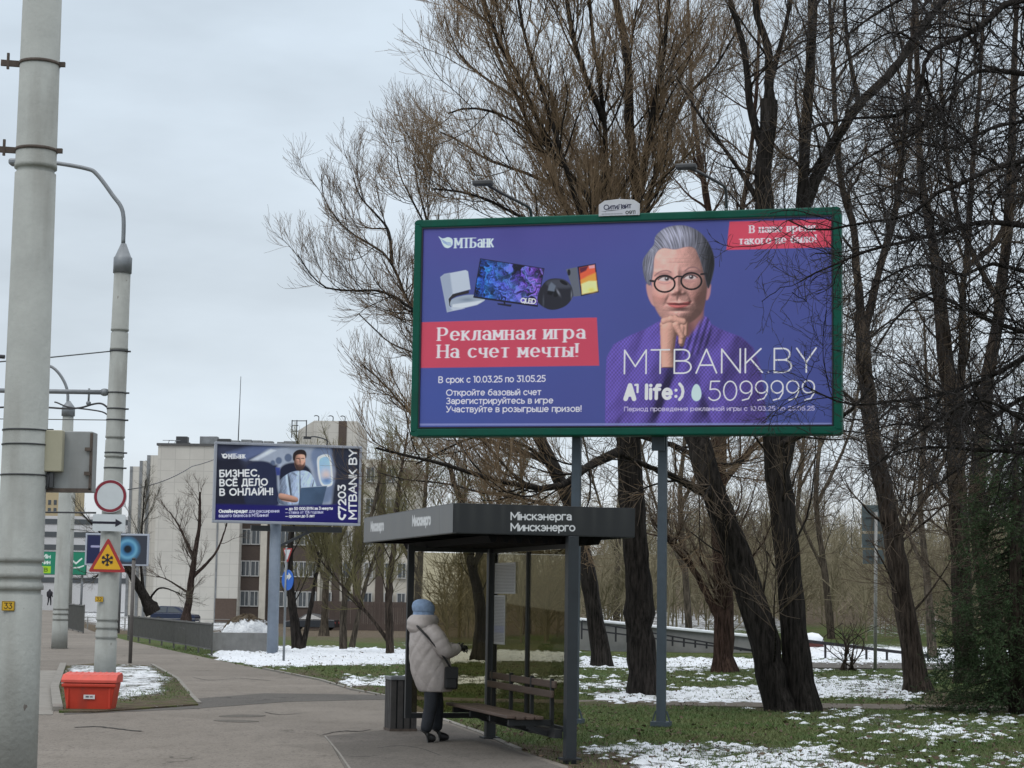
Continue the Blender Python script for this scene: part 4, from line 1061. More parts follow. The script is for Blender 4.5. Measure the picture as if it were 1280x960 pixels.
A.ell(*z7((905, 330))[0], 3.2, 5.2, (16, 16, 24), ang=.5); A.blob(*z7((918, 322))[0], 1.2, 4.5, (130, 132, 145), .8, ang=.5)
A.ell(*z7((958, 252))[0], 5.5, 2.2, (14, 14, 22), ang=.5); A.blob(*z7((810, 390))[0], 1, 7, (80, 84, 96), .6); A.blob(*z7((1015, 340))[0], 1, 5, (120, 124, 135), .7)
A.poly(z7((975, 155), (1055, 138), (1082, 348), (1030, 354), (1022, 300)), (92, 96, 108)); A.ell(*z7((996, 178))[0], 2, 4, (24, 24, 32))
A.poly(z7((1058, 136), (1190, 112), (1214, 322), (1084, 350)), (22, 20, 36)); 
A.poly(z7((1070, 144), (1182, 122), (1204, 312), (1092, 336)), (222, 88, 60))
A.poly(z7((1070, 144), (1140, 130), (1120, 165), (1078, 185)), (88, 30, 52), soft=.01); A.poly(z7((1140, 130), (1182, 122), (1184, 145), (1144, 150)), (214, 150, 160), soft=.008)
A.poly(z7((1080, 235), (1130, 205), (1190, 180), (1196, 245), (1140, 262), (1086, 268)), (232, 148, 66), soft=.014); A.poly(z7((1086, 262), (1140, 240), (1196, 240), (1204, 312), (1092, 336)), (236, 222, 150), soft=.012)
A.blob(*z7((1160, 305))[0], 5, 3, (236, 190, 90), .8)
# --- red banners
A.poly([(520, 403), (735, 397), (746, 397), (749, 457), (522, 460)], (186, 66, 88))
A.poly([(912, 277), (1041, 274), (1041, 309), (908, 312.5)], (196, 66, 88))
# --- the woman
kn = lambda c0, c1, ph=0: (lambda X, Y: (lambda f: lin(c0) * (1 - f[..., None]) + lin(c1) * f[..., None])(np.clip(.5 + .35 * np.sin(X * 190 + 5 * np.sin(Y * 9) + ph) * np.sin(Y * 150) + .8 * (vnoise(X * 4, Y * 3, 12, 4) - .5), 0, 1)))
body = z6((50, 905), (52, 700), (56, 620), (82, 572), (140, 540), (200, 515), (262, 480), (300, 500), (360, 540), (412, 470), (440, 492), (480, 515), (560, 545), (605, 585), (632, 660), (648, 780), (655, 905))
A.poly(body, None, tex=kn((72, 54, 128), (104, 74, 172)), soft=.012)
A.poly(z6((360, 545), (412, 470), (450, 500), (430, 560), (380, 610), (340, 600)), None, tex=lambda X, Y: lin((78, 58, 140)) * (.72 + .4 * (np.sin(X * 130 - Y * 60) > 0))[..., None], soft=.01)
A.poly(z6((330, 600), (365, 560), (400, 640), (380, 760), (350, 905), (300, 905), (320, 760)), (46, 34, 92), soft=.05, alpha=.75)
A.poly(z6((60, 905), (70, 640), (120, 590), (100, 720), (95, 905)), (66, 54, 134), soft=.05, alpha=.7)
A.poly(z6((470, 905), (520, 700), (560, 640), (545, 760), (530, 905)), (60, 44, 112), soft=.04, alpha=.6)
A.poly(z6((340, 700), (520, 690), (520, 860), (330, 860)), None, tex=lambda X, Y: lin((62, 46, 118)) * (.75 + .5 * (np.sin(X * 110) * np.sin(Y * 110) > .1))[..., None], soft=.04, alpha=.7)
sk, sk2, sk3 = (204, 158, 152), (166, 116, 118), (132, 88, 96)
A.poly(z4((300, 560), (540, 540), (522, 680), (430, 805), (330, 760)), sk3, soft=.02)                                            # neck
A.poly(z4((150, 455), (185, 470), (200, 560), (205, 602), (180, 580), (156, 520)), (190, 140, 136), smooth=True, soft=.01)       # ears
A.poly(z4((548, 470), (578, 455), (574, 520), (556, 560), (540, 545)), (172, 122, 124), smooth=True, soft=.01)
face = z4((205, 262), (250, 205), (350, 190), (450, 190), (505, 250), (545, 370), (556, 470), (540, 580), (505, 660), (430, 716), (340, 730), (270, 700), (222, 640), (192, 560), (184, 440), (190, 330))
# printed photograph: tones of the printed picture worked out from a relief of head, hand and jumper
zo, zx, zy = [np.array(q1(*z4(k_)[0])) for k_ in ((0, 0), (1000, 0), (0, 1000))]
ZI = np.linalg.inv(np.stack([(zx - zo) / 1000, (zy - zo) / 1000], 1))
def zwin(x0, y0, x1, y1):
    c_ = np.array([q1(*z4(k_)[0]) for k_ in ((x0, y0), (x1, y0), (x0, y1), (x1, y1))])
    sl, X, Y = A.win(c_[:, 0].min(), c_[:, 0].max(), c_[:, 1].min(), c_[:, 1].max())
    dx, dy = X - zo[0], Y - zo[1]; return sl, X, Y, ZI[0, 0] * dx + ZI[0, 1] * dy, ZI[1, 0] * dx + ZI[1, 1] * dy
def tone(h, zu, zv, L=(-.48, -.46, .74), amb=.36, k=.78):
    du = zu[0, 1] - zu[0, 0]; dv = zv[1, 0] - zv[0, 0]
    hx = np.gradient(h, axis=1) / du; hy = np.gradient(h, axis=0) / dv
    n_ = np.sqrt(hx * hx + hy * hy + 1); return amb + k * np.clip((-hx * L[0] - hy * L[1] + L[2]) / n_, 0, 1)
def ga(u, v, am, cx, cy, sx, sy, an=0.0):
    c_, s_ = math.cos(an), math.sin(an); a_ = ((u - cx) * c_ + (v - cy) * s_) / sx; b_ = (-(u - cx) * s_ + (v - cy) * c_) / sy
    return am * np.exp(-(a_ * a_ + b_ * b_))
def pmask(X, Y, pts, soft, smooth=True):
    p = A.tr(pts); p = cr(p) if smooth else p; return np.clip(.5 - poly_sd(X, Y, p) / (2 * soft), 0, 1)
# jumper
sl, X, Y, u_, v_ = zwin(-280, 620, 960, 1480)
hh_ = 300 * np.sqrt(np.clip(1 - ((u_ - 320) / 760) ** 2, .02, 1)) + 60 * vnoise(u_ * .006 + v_ * .002, v_ * .003, 41, 3) * 1.2
hh_ = hh_ + ga(u_, v_, -60, 300, 1150, 40, 260, .35) + ga(u_, v_, 40, 190, 1100, 80, 330, .1) + ga(u_, v_, -40, 560, 1250, 40, 260, -.3) + ga(u_, v_, 30, 470, 780, 80, 60)
tt2 = tone(hh_, u_, v_, amb=.30, k=.95)
knit = np.sin(u_ * .27 + 2.5 * vnoise(u_ * .01, v_ * .01, 5, 2)) * np.sin(v_ * .23); tt2 = tt2 * (1 + .24 * knit * (.5 + vnoise(u_ * .02, v_ * .02, 8, 2)))
A.blend(sl, pmask(X, Y, body, .012, False), lin((88, 72, 148)) * np.clip(tt2, .1, 1.5)[..., None] ** 1.5)
cl = z6((318, 560), (350, 545), (412, 468), (446, 492), (440, 560), (395, 610), (345, 612))
rib = 1 + .35 * np.sin(u_ * .16 + v_ * .05); A.blend(sl, pmask(X, Y, cl, .012), lin((86, 70, 144)) * np.clip(tt2 * rib, .1, 1.4)[..., None] ** 1.6)
A.poly(z4((300, 560), (540, 540), (524, 670), (432, 806), (350, 800), (330, 760)), (112, 74, 76), soft=.02)
A.poly(z4((440, 690), (520, 640), (524, 680), (470, 760)), (150, 104, 100), soft=.04, alpha=.7)
# head
sl, X, Y, u_, v_ = zwin(110, 170, 620, 760)
h_ = 215 * np.sqrt(np.clip(1 - ((u_ - 368) / 205) ** 2 - ((v_ - 430) / 330) ** 2, .002, 1))
for g_ in ((-24, 272, 425, 50, 34), (-22, 446, 414, 50, 34), (11, 255, 374, 55, 15), (11, 458, 362, 55, 15), (24, 360, 420, 17, 62), (34, 358, 500, 27, 24), (13, 324, 514, 15, 13), (12, 398, 510, 15, 13), (-8, 364, 552, 9, 16), (17, 246, 535, 48, 46), (15, 482, 522, 46, 46),
           (-9, 292, 555, 11, 44, .45), (-9, 444, 545, 11, 44, -.45), (11, 368, 578, 58, 9), (15, 370, 607, 48, 11), (-9, 368, 591, 54, 5), (-7, 290, 584, 10, 10), (-7, 446, 574, 10, 10), (15, 365, 672, 48, 34), (-10, 368, 632, 50, 9), (8, 350, 280, 90, 50)):
    h_ = h_ + ga(u_, v_, *g_)
for y_ in (262, 288, 312): h_ = h_ + ga(u_, v_, -2.6, 350, y_ - .0001 * 0, 80, 4.5) 
h_ = h_ + 2.2 * vnoise(u_ * .07, v_ * .07, 17, 4) + .8 * vnoise(u_ * .3, v_ * .3, 18, 2)
t_ = tone(h_, u_, v_)
alb = lin((214, 160, 150)) * (.80 + .4 * vnoise(u_ * .03, v_ * .03, 19, 4))[..., None]
def tint(c_, w_): global alb; alb = alb * (1 - w_[..., None]) + lin(c_) * w_[..., None]
for g_, c_ in (((.45, 246, 540, 55, 45), (214, 138, 126)), ((.4, 482, 528, 50, 45), (206, 134, 124)), ((.4, 358, 505, 32, 28), (212, 140, 128)), ((.5, 275, 440, 55, 30), (196, 138, 128)), ((.5, 446, 430, 55, 30), (192, 136, 128))): tint(c_, ga(u_, v_, *g_))
lips = z4((290, 584), (335, 576), (370, 582), (408, 574), (446, 571), (425, 598), (372, 615), (320, 608)); tint((186, 92, 92), pmask(X, Y, lips, .008) * .9)
A.blend(sl, pmask(X, Y, face, .012), alb * np.clip(t_, .12, 1.25)[..., None] ** 1.75)
A.stroke(z4((286, 584), (330, 590), (372, 593), (420, 585), (450, 572)), .004, (96, 44, 46), .8, True, soft=.006)
for x_, y_ in ((342, 524), (378, 523)): A.blob(*z4((x_, y_))[0], 1.6, 1.0, (92, 52, 50), .8)
# eyes behind glasses
for (x_, y_, ix) in ((272, 420, 286), (442, 408, 448)):
    A.blob(x_ / 5.333 + 780, y_ / 5.333 + 270, 13, 9, (184, 138, 134), .55)
    A.blob(x_ / 5.333 + 780, (y_ - 26) / 5.333 + 270, 9, 3.5, (158, 112, 112), .6)
    A.poly(z4((x_ - 40, y_ + 6), (x_ - 14, y_ - 12), (x_ + 18, y_ - 11), (x_ + 40, y_ + 3), (x_ + 16, y_ + 13), (x_ - 18, y_ + 13)), (200, 184, 184), smooth=True, soft=.010)
    A.ell(ix / 5.333 + 780, (y_ - 2) / 5.333 + 270, 2.9, 2.7, (58, 46, 52), soft=.008); A.ell(ix / 5.333 + 779.4, (y_ - 4) / 5.333 + 269.5, .8, .8, (222, 218, 222), soft=.006)
    A.stroke(z4((x_ - 44, y_ + 4), (x_ - 15, y_ - 14), (x_ + 20, y_ - 13), (x_ + 46, y_ + 2)), .009, (66, 46, 50), .85, True, soft=.008)
    A.stroke(z4((x_ - 40, y_ + 24), (x_, y_ + 33), (x_ + 38, y_ + 24)), .006, (160, 114, 114), .6, True, soft=.01)
A.stroke(z4((206, 398), (240, 372), (285, 364), (312, 374)), .010, (126, 94, 96), .75, True, soft=.012)
A.stroke(z4((408, 364), (440, 344), (480, 344), (506, 364)), .010, (122, 90, 92), .75, True, soft=.012)
# hair
hair = z4((168, 462), (140, 420), (126, 350), (130, 290), (165, 235), (200, 190), (212, 135), (262, 88), (330, 66), (410, 66), (490, 98), (552, 160), (592, 240), (603, 320), (590, 400), (570, 470), (558, 478), (545, 430), (520, 330), (496, 262), (470, 214), (420, 204), (340, 222), (262, 214), (218, 240), (200, 290), (196, 360), (182, 430))
A.poly(hair, (92, 92, 108), smooth=True, soft=.010)
sl, X, Y, u_, v_ = zwin(110, 40, 630, 500)
th_ = np.arctan2(v_ - 430, u_ - 320) + .0016 * np.hypot(u_ - 320, v_ - 430); rr_ = np.hypot(u_ - 320, v_ - 430)
n_top = vnoise(th_ * 52 + 40, rr_ * .012 + 5, 51, 4); n_side = vnoise(u_ * .2 + v_ * .03, v_ * .014, 52, 4); wt_ = np.clip((v_ - 205) / 70, 0, 1); n_ = n_top * (1 - wt_) + n_side * wt_
h_ = 200 * np.sqrt(np.clip(1 - ((u_ - 368) / 250) ** 2 - ((v_ - 330) / 290) ** 2, .01, 1)); t_ = tone(h_, u_, v_, amb=.35, k=.8)
val = np.clip(t_ * (.48 + .88 * n_) + ga(u_, v_, .32, 350, 130, 110, 45, -.15) * n_ * 1.5 - ga(u_, v_, .2, 240, 160, 40, 60) - ga(u_, v_, .18, 560, 300, 40, 110) - ga(u_, v_, .15, 150, 330, 30, 100), .08, 1.4)
A.blend(sl, pmask(X, Y, hair, .010), lin((132, 131, 146)) * val[..., None] ** 2.1)
# glasses
for cx_, cy_ in ((271, 452), (449, 434)):
    t_ = np.linspace(0, 2 * PI, 25); A.stroke([z4((cx_ + 68 * math.cos(k_), cy_ + 55 * math.sin(k_)))[0] for k_ in t_], .0130, (20, 17, 22))
A.stroke(z4((334, 415), (355, 402), (385, 404)), .012, (24, 20, 26)); A.stroke(z4((176, 432), (206, 436)), .016, (40, 34, 40)); A.stroke(z4((514, 388), (548, 384), (556, 400)), .014, (30, 26, 32))
# hand under the chin
sl, X, Y, u_, v_ = zwin(220, 630, 460, 1010)
H_ = np.full(u_.shape, -1e3)
for x0, y0, x1, y1, r0, r1, bs in ((300, 745, 292, 890, 58, 46, 0), (292, 890, 296, 1010, 46, 46, -4), (272, 700, 345, 680, 25, 24, 26), (318, 684, 398, 700, 25, 24, 30), (262, 722, 300, 712, 22, 26, 14), (410, 712, 408, 785, 21, 18, 22), (388, 738, 382, 838, 22, 18, 28), (352, 722, 388, 800, 24, 20, 34), (400, 790, 386, 850, 18, 16, 10)):
    ex, ey = x1 - x0, y1 - y0; q_ = np.clip(((u_ - x0) * ex + (v_ - y0) * ey) / (ex * ex + ey * ey), 0, 1); r_ = r0 + (r1 - r0) * q_
    d_ = np.hypot(u_ - x0 - q_ * ex, v_ - y0 - q_ * ey); H_ = np.maximum(H_, np.where(d_ < r_, np.sqrt(np.clip(r_ * r_ - d_ * d_, 0, None)) + bs, -1e3))
m_ = H_ > -500; Hs = np.where(m_, H_, 0)
for _ in range(3): Hs = (Hs + np.roll(Hs, 1, 0) + np.roll(Hs, -1, 0) + np.roll(Hs, 1, 1) + np.roll(Hs, -1, 1)) / 5
ms = m_.astype(float)
for _ in range(2): ms = (ms + np.roll(ms, 1, 0) + np.roll(ms, -1, 0) + np.roll(ms, 1, 1) + np.roll(ms, -1, 1)) / 5
t_ = tone(Hs * 1.0 + 2 * vnoise(u_ * .08, v_ * .08, 77, 3), u_, v_, amb=.40, k=.72)
A.blend(sl, ms, lin((214, 160, 144)) * np.clip(t_, .15, 1.2)[..., None] ** 1.7)
# --- writing
LT = (226, 216, 242); PK = (240, 214, 228)
A.poly([(548.3, 295.5), (552.5, 298), (556, 297.6), (560, 296.5), (564.5, 298.2), (566, 302), (565, 307), (560.5, 310), (556, 309), (553, 305), (551, 300)], (196, 214, 238), smooth=True)
for k_ in range(3): A.stroke([(552 + k_, 299.5 + 1.8 * k_), (558 + k_, 303 + 1.6 * k_), (563 + k_ * .5, 303.4 + 1.5 * k_)], .006, (120, 140, 180), .8)
A.text('МТБ', (569, 309.8), (594.5, 309.2), .135, .22, (200, 214, 240), .07, True, gap=.30); A.text('анк', (597.5, 309.1), (616, 308.6), .16, .16, (200, 214, 240), .07, True, gap=.26)
A.text('Рекламная игра', (548.5, 425.5), (730, 422.8), .178, .20, PK, .06, True, gap=.34); A.text('На счет мечты!', (548, 447), (721.5, 445.5), .178, .20, PK, .06, True, gap=.34)
A.text('В наше время', (937.5, 291), (1018, 288.6), .100, .20, PK, .07, True, gap=.34); A.text('такого не было!', (924.5, 305.5), (1020, 302.5), .100, .20, PK, .07, True, gap=.34)
A.text('В срок с 10.03.25 по 31.05.25', (548.5, 478.3), (681.5, 476.8), .083, .15, LT)
A.text('Откройте базовый счет', (558, 494.3), (676, 493.4), .080, .15, LT); A.text('Зарегистрируйтесь в игре', (558, 504.7), (691, 503.8), .080, .15, LT); A.text('Участвуйте в розыгрыше призов!', (558, 515), (726.5, 514.2), .080, .15, LT)
A.text('MTBANK.BY', (780.5, 467), (1020, 465), .325, .062, LT, gap=.2); A.text('5099999', (886, 500.5), (1018.5, 499.8), .262, .065, LT, gap=.16)
A.text('А', (782, 498.5), (792.5, 498.5), .185, .34, LT); A.text('1', (794, 490), (797.5, 490), .1, .30, LT); A.text('life', (808, 498), (839, 498), .175, .26, LT, gap=.3); A.text(':)', (844, 497), (854, 497), .17, .24, LT, gap=.2)
A.poly([(870.5 + (6.2 + .25 * 0) * math.cos(k) * (1 - .16 * math.sin(k)), 491 - 11 * math.sin(k) * (1.0 if math.sin(k) > 0 else .95)) for k in np.linspace(0, 2 * PI, 28, endpoint=False)], (190, 214, 236))
A.text('Период проведения рекламной игры с 10.03.25 по 25.05.25', (780.5, 513.8), (1018, 512.8), .055, .15, (206, 196, 228), alpha=.9)
# paler strip along the lower edge of the vinyl
A.poly([(520, 529.5), (1045, 528.5), (1045, 531), (520, 532)], (130, 136, 186), alpha=.8)
bbM = bb.matrix_world if False else Matrix.Translation(bb.location) @ Matrix.Rotation(bb.rotation_euler.z, 4, 'Z')
A.sheet('poster', bbM.inverted() @ qinv_frame(po, ax), ATT, bb)
# posts, lamps, owner plate
for px, g in ((721, 910), (828.5, 904)):
    D_ = 26.6 - (px - 829) * .0026 * .5; v = at(px, 560, 26.5); lp = bbM.inverted() @ v; cl_ = bbM.inverted() @ Vector((0, 0, CH)); lp = cl_ + (lp - cl_) * ((.40 - cl_.y) / (lp.y - cl_.y))
    b = MB(); b.box((lp.x, .40, 3.4), (.12, .12, 6.8)); po_ = b.build('post', M_BLUEST, bb, .006)
    b = MB(); b.box((lp.x, .40, .03), (.26, .26, .06)); 
    for sx in (-1, 1): b.bar((lp.x + sx * .075, .40, .2), (lp.x + sx * .12, .40, .06), .02, .02)
    b.build('base_plate', M_BLUEST, po_)
    if px > 800:
        b = MB(); b.box((lp.x - .05, .31, 3.86), (.18, .04, .2)); b.build('bracket', M_BLUEST, po_)
for pts in ([(653, 268), (653, 253), (645, 248), (625, 240), (613, 234)], [(909, 262), (909, 240), (904, 236), (888, 231), (874, 227)]):
    b = MB(); loc = []
    for i, q_ in enumerate(pts):
        v = bbM.inverted() @ at(q_[0], q_[1], mid.y); lx = v.x; loc.append((lx, [.25, .15, .0, -.35, -.6][i], v.z))
    b.tube(cr(loc, False, 5), .022, 7); la = b.build('lamp_arm', M_DSTEEL, bb)
    b = MB(); b.box((loc[-1][0] - .05, -.66, loc[-1][2] + .01), (.28, .14, .07)); b.build('lamp_head', M_DSTEEL, la, .02)
v0, v1 = q1(749, 271), q1(800, 269.5); cx_ = (v0[0] + v1[0]) / 2 - PW / 2; wpl = v1[0] - v0[0]; hp = .225; zb_ = po.z + v0[1] - .0
prof = [(-wpl / 2, 0), (wpl / 2, 0), (wpl / 2, hp * .72), (wpl * .36, hp * .97), (0, hp * 1.05), (-wpl * .36, hp * .97), (-wpl / 2, hp * .72)]
b = MB(); b.prism([(p[0] + cx_, p[1] + zb_) for p in prof], (0, -.02, 0), (1, 0, 0), (0, 0, 1), .018); op = b.build('owner_plate', mat('plate_light_grey', (.52, .53, .56), .5, var=.06), bb)
A = Art(wpl * .92, hp * .70, .004, (190, 192, 200), 1.0)
w_ = A.W; A.text('СитиЛайт', (w_ * .1, .085), (w_ * .82, .10), .065, .22, (30, 30, 60), gap=.16); A.poly([(w_ * .03, .062), (w_ * .3, .064), (w_ * .6, .082), (w_ * .16, .072), (w_ * .15, .052)], (24, 26, 40), raw=True)
A.text('0911', (w_ * .68, .015), (w_ * .93, .018), .04, .3, (30, 34, 30)); 
for k_ in range(7): A.stroke([(w_ * (.05 + .08 * k_), .022), (w_ * (.10 + .08 * k_), .022)], .009, (130, 134, 140), .8, raw=True)
A.sheet('plate_face', Matrix(((1, 0, 0, cx_ - w_ / 2), (0, 0, -1, -.024), (0, 1, 0, zb_ + .004), (0, 0, 0, 1))), ATS, op)

# --- second billboard
DB2 = 56.5
pl, pr, ax, W2 = panel_frame(at(265.3, 655.5, DB2 - .4), at(450.5, 654.5, DB2 + .6), (at(265, 655.5, DB2).z + at(450, 654.5, DB2).z) / 2)
mid2 = (pl + pr) / 2; zb2 = mid2.z; HB2 = 100.5 * DB2 / F; nrm = ax.cross(Vector((0, 0, 1)))
b2 = thing('billboard', 'smaller grey framed billboard on one thick post with man at laptop in aeroplane seat', 'billboard', (mid2.x, mid2.y, 0), math.atan2(ax.y, ax.x))
f2 = .075; b = MB(); M_FR2 = mat('pale_frame_grey', (.30, .32, .37), .45, var=.1)
for z in (zb2 + f2 / 2, zb2 + HB2 - f2 / 2): b.box((0, .12, z), (W2, .28, f2))
for sx in (-1, 1): b.box((sx * (W2 / 2 - f2 / 2), .12, zb2 + HB2 / 2), (f2, .28, HB2 - 2 * f2 - .004))
b.box((0, .16, zb2 + HB2 / 2), (W2 - .1, .18, HB2 - .1))
b.build('frame', M_FR2, b2, .015)
P2W, P2H = W2 - 2 * f2, HB2 - 2 * f2
po2 = mid2 - ax * P2W / 2; po2 = Vector((po2.x, po2.y, zb2 + f2)) - nrm * .03
A = Art(P2W, P2H, .0075, (34, 36, 54), INK, make_q(po2, ax))
y6 = lambda *p: [(250 + x / 6.095, 540 + y / 6.095) for x, y in p]
A.poly(y6((110, 105), (640, 105), (380, 240), (300, 330), (110, 420)), (54, 58, 78), soft=.1); A.poly(y6((110, 200), (300, 190), (360, 300), (360, 560), (110, 560)), (28, 30, 46), soft=.1)
A.poly(y6((400, 105), (700, 100), (560, 130), (350, 215), (200, 160)), (92, 104, 140), soft=.06)
A.poly(y6((520, 130), (700, 105), (900, 100), (1000, 130), (1060, 300), (1040, 560), (560, 560), (590, 250), (400, 215)), (148, 156, 172), soft=.05)
A.poly(y6((380, 215), (540, 130), (580, 140), (440, 215)), (206, 212, 222), soft=.03, alpha=.8)
for x_, y_, r_ in ((600, 218, 4), (672, 196, 4.6), (555, 235, 3)): A.ell(250 + x_ / 6.095, 540 + y_ / 6.095, r_, r_ * 1.1, (86, 98, 122), soft=.02)
A.poly(y6((845, 170), (900, 105), (980, 110), (1020, 200), (1010, 480), (960, 540), (900, 500), (870, 300)), (112, 126, 154), smooth=True, soft=.05)
A.poly(y6((1000, 105), (1205, 95), (1205, 560), (1000, 560), (1030, 300)), (40, 44, 58), soft=.05)
A.poly(y6((892, 215), (918, 180), (975, 172), (1000, 225), (1012, 380), (985, 415), (935, 412), (905, 350)), (226, 236, 244), smooth=True, soft=.015)
A.poly(y6((908, 225), (930, 195), (970, 190), (988, 230), (998, 370), (978, 398), (940, 395), (918, 340)), (150, 186, 220), smooth=True, soft=.012); A.blob(*y6((960, 330))[0], 7, 8, (226, 200, 190), .9); A.blob(*y6((965, 370))[0], 7, 4, (90, 130, 180), .9)
for pts, c_ in ((((355, 560), (350, 300), (375, 245), (450, 222), (530, 235), (575, 290), (590, 420), (590, 560)), (34, 40, 66)), (((605, 300), (640, 250), (720, 232), (800, 250), (850, 320), (840, 480), (700, 500), (620, 420)), (26, 30, 50))):
    A.poly(y6(*pts), c_, smooth=True, soft=.03)
A.poly(y6((575, 270), (610, 270), (610, 330), (582, 330)), (54, 66, 130), soft=.02)
A.poly(y6((600, 540), (606, 440), (612, 370), (660, 325), (720, 300), (800, 295), (850, 325), (885, 410), (880, 470), (720, 550)), (140, 158, 192), smooth=True, soft=.012)
A.poly(y6((665, 330), (700, 310), (720, 420), (700, 480), (665, 470)), (104, 124, 166), soft=.03, alpha=.8); A.poly(y6((725, 300), (760, 315), (768, 400), (758, 470), (742, 400)), (96, 112, 150), soft=.02, alpha=.8)
A.poly(y6((604, 470), (660, 475), (740, 500), (742, 532), (690, 535), (612, 515)), (158, 118, 108), smooth=True, soft=.012)
A.poly(y6((715, 190), (728, 165), (790, 165), (802, 215), (795, 260), (765, 290), (740, 285), (722, 250)), (190, 142, 126), smooth=True, soft=.012); A.poly(y6((722, 240), (760, 250), (798, 235), (790, 275), (765, 296), (738, 288)), (66, 46, 44), smooth=True, soft=.015)
A.blob(*y6((762, 252))[0], 1.8, .9, (160, 96, 90), .9); A.stroke(y6((735, 212), (755, 210)), .012, (60, 42, 42)); A.stroke(y6((772, 210), (792, 212)), .012, (60, 42, 42))
A.poly(y6((710, 210), (712, 165), (745, 138), (790, 138), (810, 165), (806, 200), (795, 178), (735, 182), (722, 212)), (44, 34, 36), smooth=True, soft=.012)
def relief(org, bbox, msk, hf, col, amb=.34, k=.8, gam=1.7, soft=.012):
    o_ = np.array(A.q(*y6(org(0, 0))[0])) if False else np.array(A.tr(y6((0, 0)))[0]); a_ = (np.array(A.tr(y6((1000, 0)))[0]) - o_) / 1000; c_ = (np.array(A.tr(y6((0, 1000)))[0]) - o_) / 1000
    I_ = np.linalg.inv(np.stack([a_, c_], 1)); cs = A.tr(y6((bbox[0], bbox[1]), (bbox[2], bbox[1]), (bbox[0], bbox[3]), (bbox[2], bbox[3])))
    sl, X, Y = A.win(cs[:, 0].min(), cs[:, 0].max(), cs[:, 1].min(), cs[:, 1].max()); u_ = I_[0, 0] * (X - o_[0]) + I_[0, 1] * (Y - o_[1]); v_ = I_[1, 0] * (X - o_[0]) + I_[1, 1] * (Y - o_[1])
    t_ = tone(hf(u_, v_), u_, v_, L=(.50, -.40, .76), amb=amb, k=k); p = cr(A.tr(y6(*msk))); m_ = np.clip(.5 - poly_sd(X, Y, p) / (2 * soft), 0, 1)
    A.blend(sl, m_, lin(col) * np.clip(t_, .1, 1.3)[..., None] ** gam)
EL = lambda u, v, cx, cy, rx, ry, d: d * np.sqrt(np.clip(1 - ((u - cx) / rx) ** 2 - ((v - cy) / ry) ** 2, .004, 1))
relief(None, (560, 270, 920, 600), ((600, 540), (606, 440), (612, 370), (660, 325), (720, 300), (800, 295), (850, 325), (885, 410), (880, 470), (720, 550)),
       lambda u, v: EL(u, v, 750, 480, 180, 230, 130) + 26 * vnoise(u * .02 + v * .01, v * .012, 71, 4) + ga(u, v, -26, 672, 420, 9, 90, -.12) + ga(u, v, -20, 752, 400, 6, 110) + ga(u, v, -20, 845, 420, 8, 80, .25) + ga(u, v, 14, 720, 318, 26, 12, .5) + ga(u, v, 14, 785, 316, 24, 12, -.5), (168, 184, 212))
relief(None, (590, 450, 760, 545), ((604, 470), (660, 475), (740, 500), (742, 532), (690, 535), (612, 515)), lambda u, v: 30 * np.sqrt(np.clip(1 - ((v - 500 - .18 * (u - 670)) / 34) ** 2, .01, 1)), (196, 148, 128))
relief(None, (700, 130, 820, 300), ((715, 190), (728, 165), (790, 165), (802, 215), (795, 260), (765, 290), (740, 285), (722, 250)),
       lambda u, v: EL(u, v, 758, 215, 50, 85, 46) + ga(u, v, 9, 764, 222, 7, 20) + ga(u, v, -7, 745, 210, 12, 7) + ga(u, v, -7, 783, 208, 10, 7), (206, 156, 136))
A.poly(y6((722, 238), (742, 250), (762, 246), (782, 250), (799, 232), (792, 274), (766, 297), (738, 288)), (60, 44, 42), smooth=True, soft=.02, alpha=.9)
A.stroke(y6((734, 204), (754, 202)), .010, (52, 38, 38)); A.stroke(y6((772, 201), (792, 203)), .010, (52, 38, 38)); A.stroke(y6((752, 258), (776, 257)), .006, (140, 88, 84))
A.poly(y6((709, 212), (712, 165), (745, 138), (790, 138), (810, 165), (806, 200), (796, 176), (762, 170), (732, 180), (722, 214)), (40, 31, 32), smooth=True, soft=.014)
A.poly(y6((748, 560), (770, 424), (970, 410), (965, 420), (930, 560)), (64, 82, 106), soft=.01); A.stroke(y6((770, 424), (970, 411)), .008, (150, 164, 180))
A.poly(y6((105, 548), (700, 560), (1215, 545), (1215, 700), (105, 700)), (26, 22, 92), soft=.03); A.poly(y6((1050, 540), (1215, 380), (1215, 700), (1050, 700)), (30, 26, 90), soft=.12, alpha=.7)
WT = (236, 238, 246)
A.ell(*y6((190, 183))[0], 3.4, 3, WT); A.poly(y6((162, 165), (200, 180), (180, 195)), WT); A.ell(*y6((192, 180))[0], 1.4, 1.2, (60, 66, 90)); A.text('МТБ', *y6((220, 203), (282, 201)), .135, .22, WT, .08, True, gap=.16, alpha=.85); A.text('анк', *y6((290, 201), (344, 199)), .15, .2, WT, .08, True, gap=.14, alpha=.85)
Xg, Yg = np.meshgrid(A.xs, A.ys); pn = .72 + .30 * vnoise(Xg * 5, Yg * 5, 61, 4) + .26 * vnoise(Xg * 1.6, Yg * 1.6, 62, 2); A.c *= np.where(Yg > .52, pn, 1.0)[..., None]
for s_, x1_, y_ in (('БИЗНЕС,', 450, 338), ('ВСЁ ДЕЛО', 513, 408), ('В ОНЛАЙН!', 553, 480)): A.text(s_, *y6((153, y_ + 2), (x1_, y_ - 4)), .182, .22, WT, gap=.30)
A.text('Онлайн-кредит', *y6((145, 614), (362, 614)), .085, .26, WT, gap=.22); A.text('для расширения', *y6((374, 614), (602, 612)), .085, .15, (196, 196, 226)); A.text('вашего бизнеса в МТБанке!', *y6((145, 648), (520, 644)), .085, .16, (196, 196, 226))
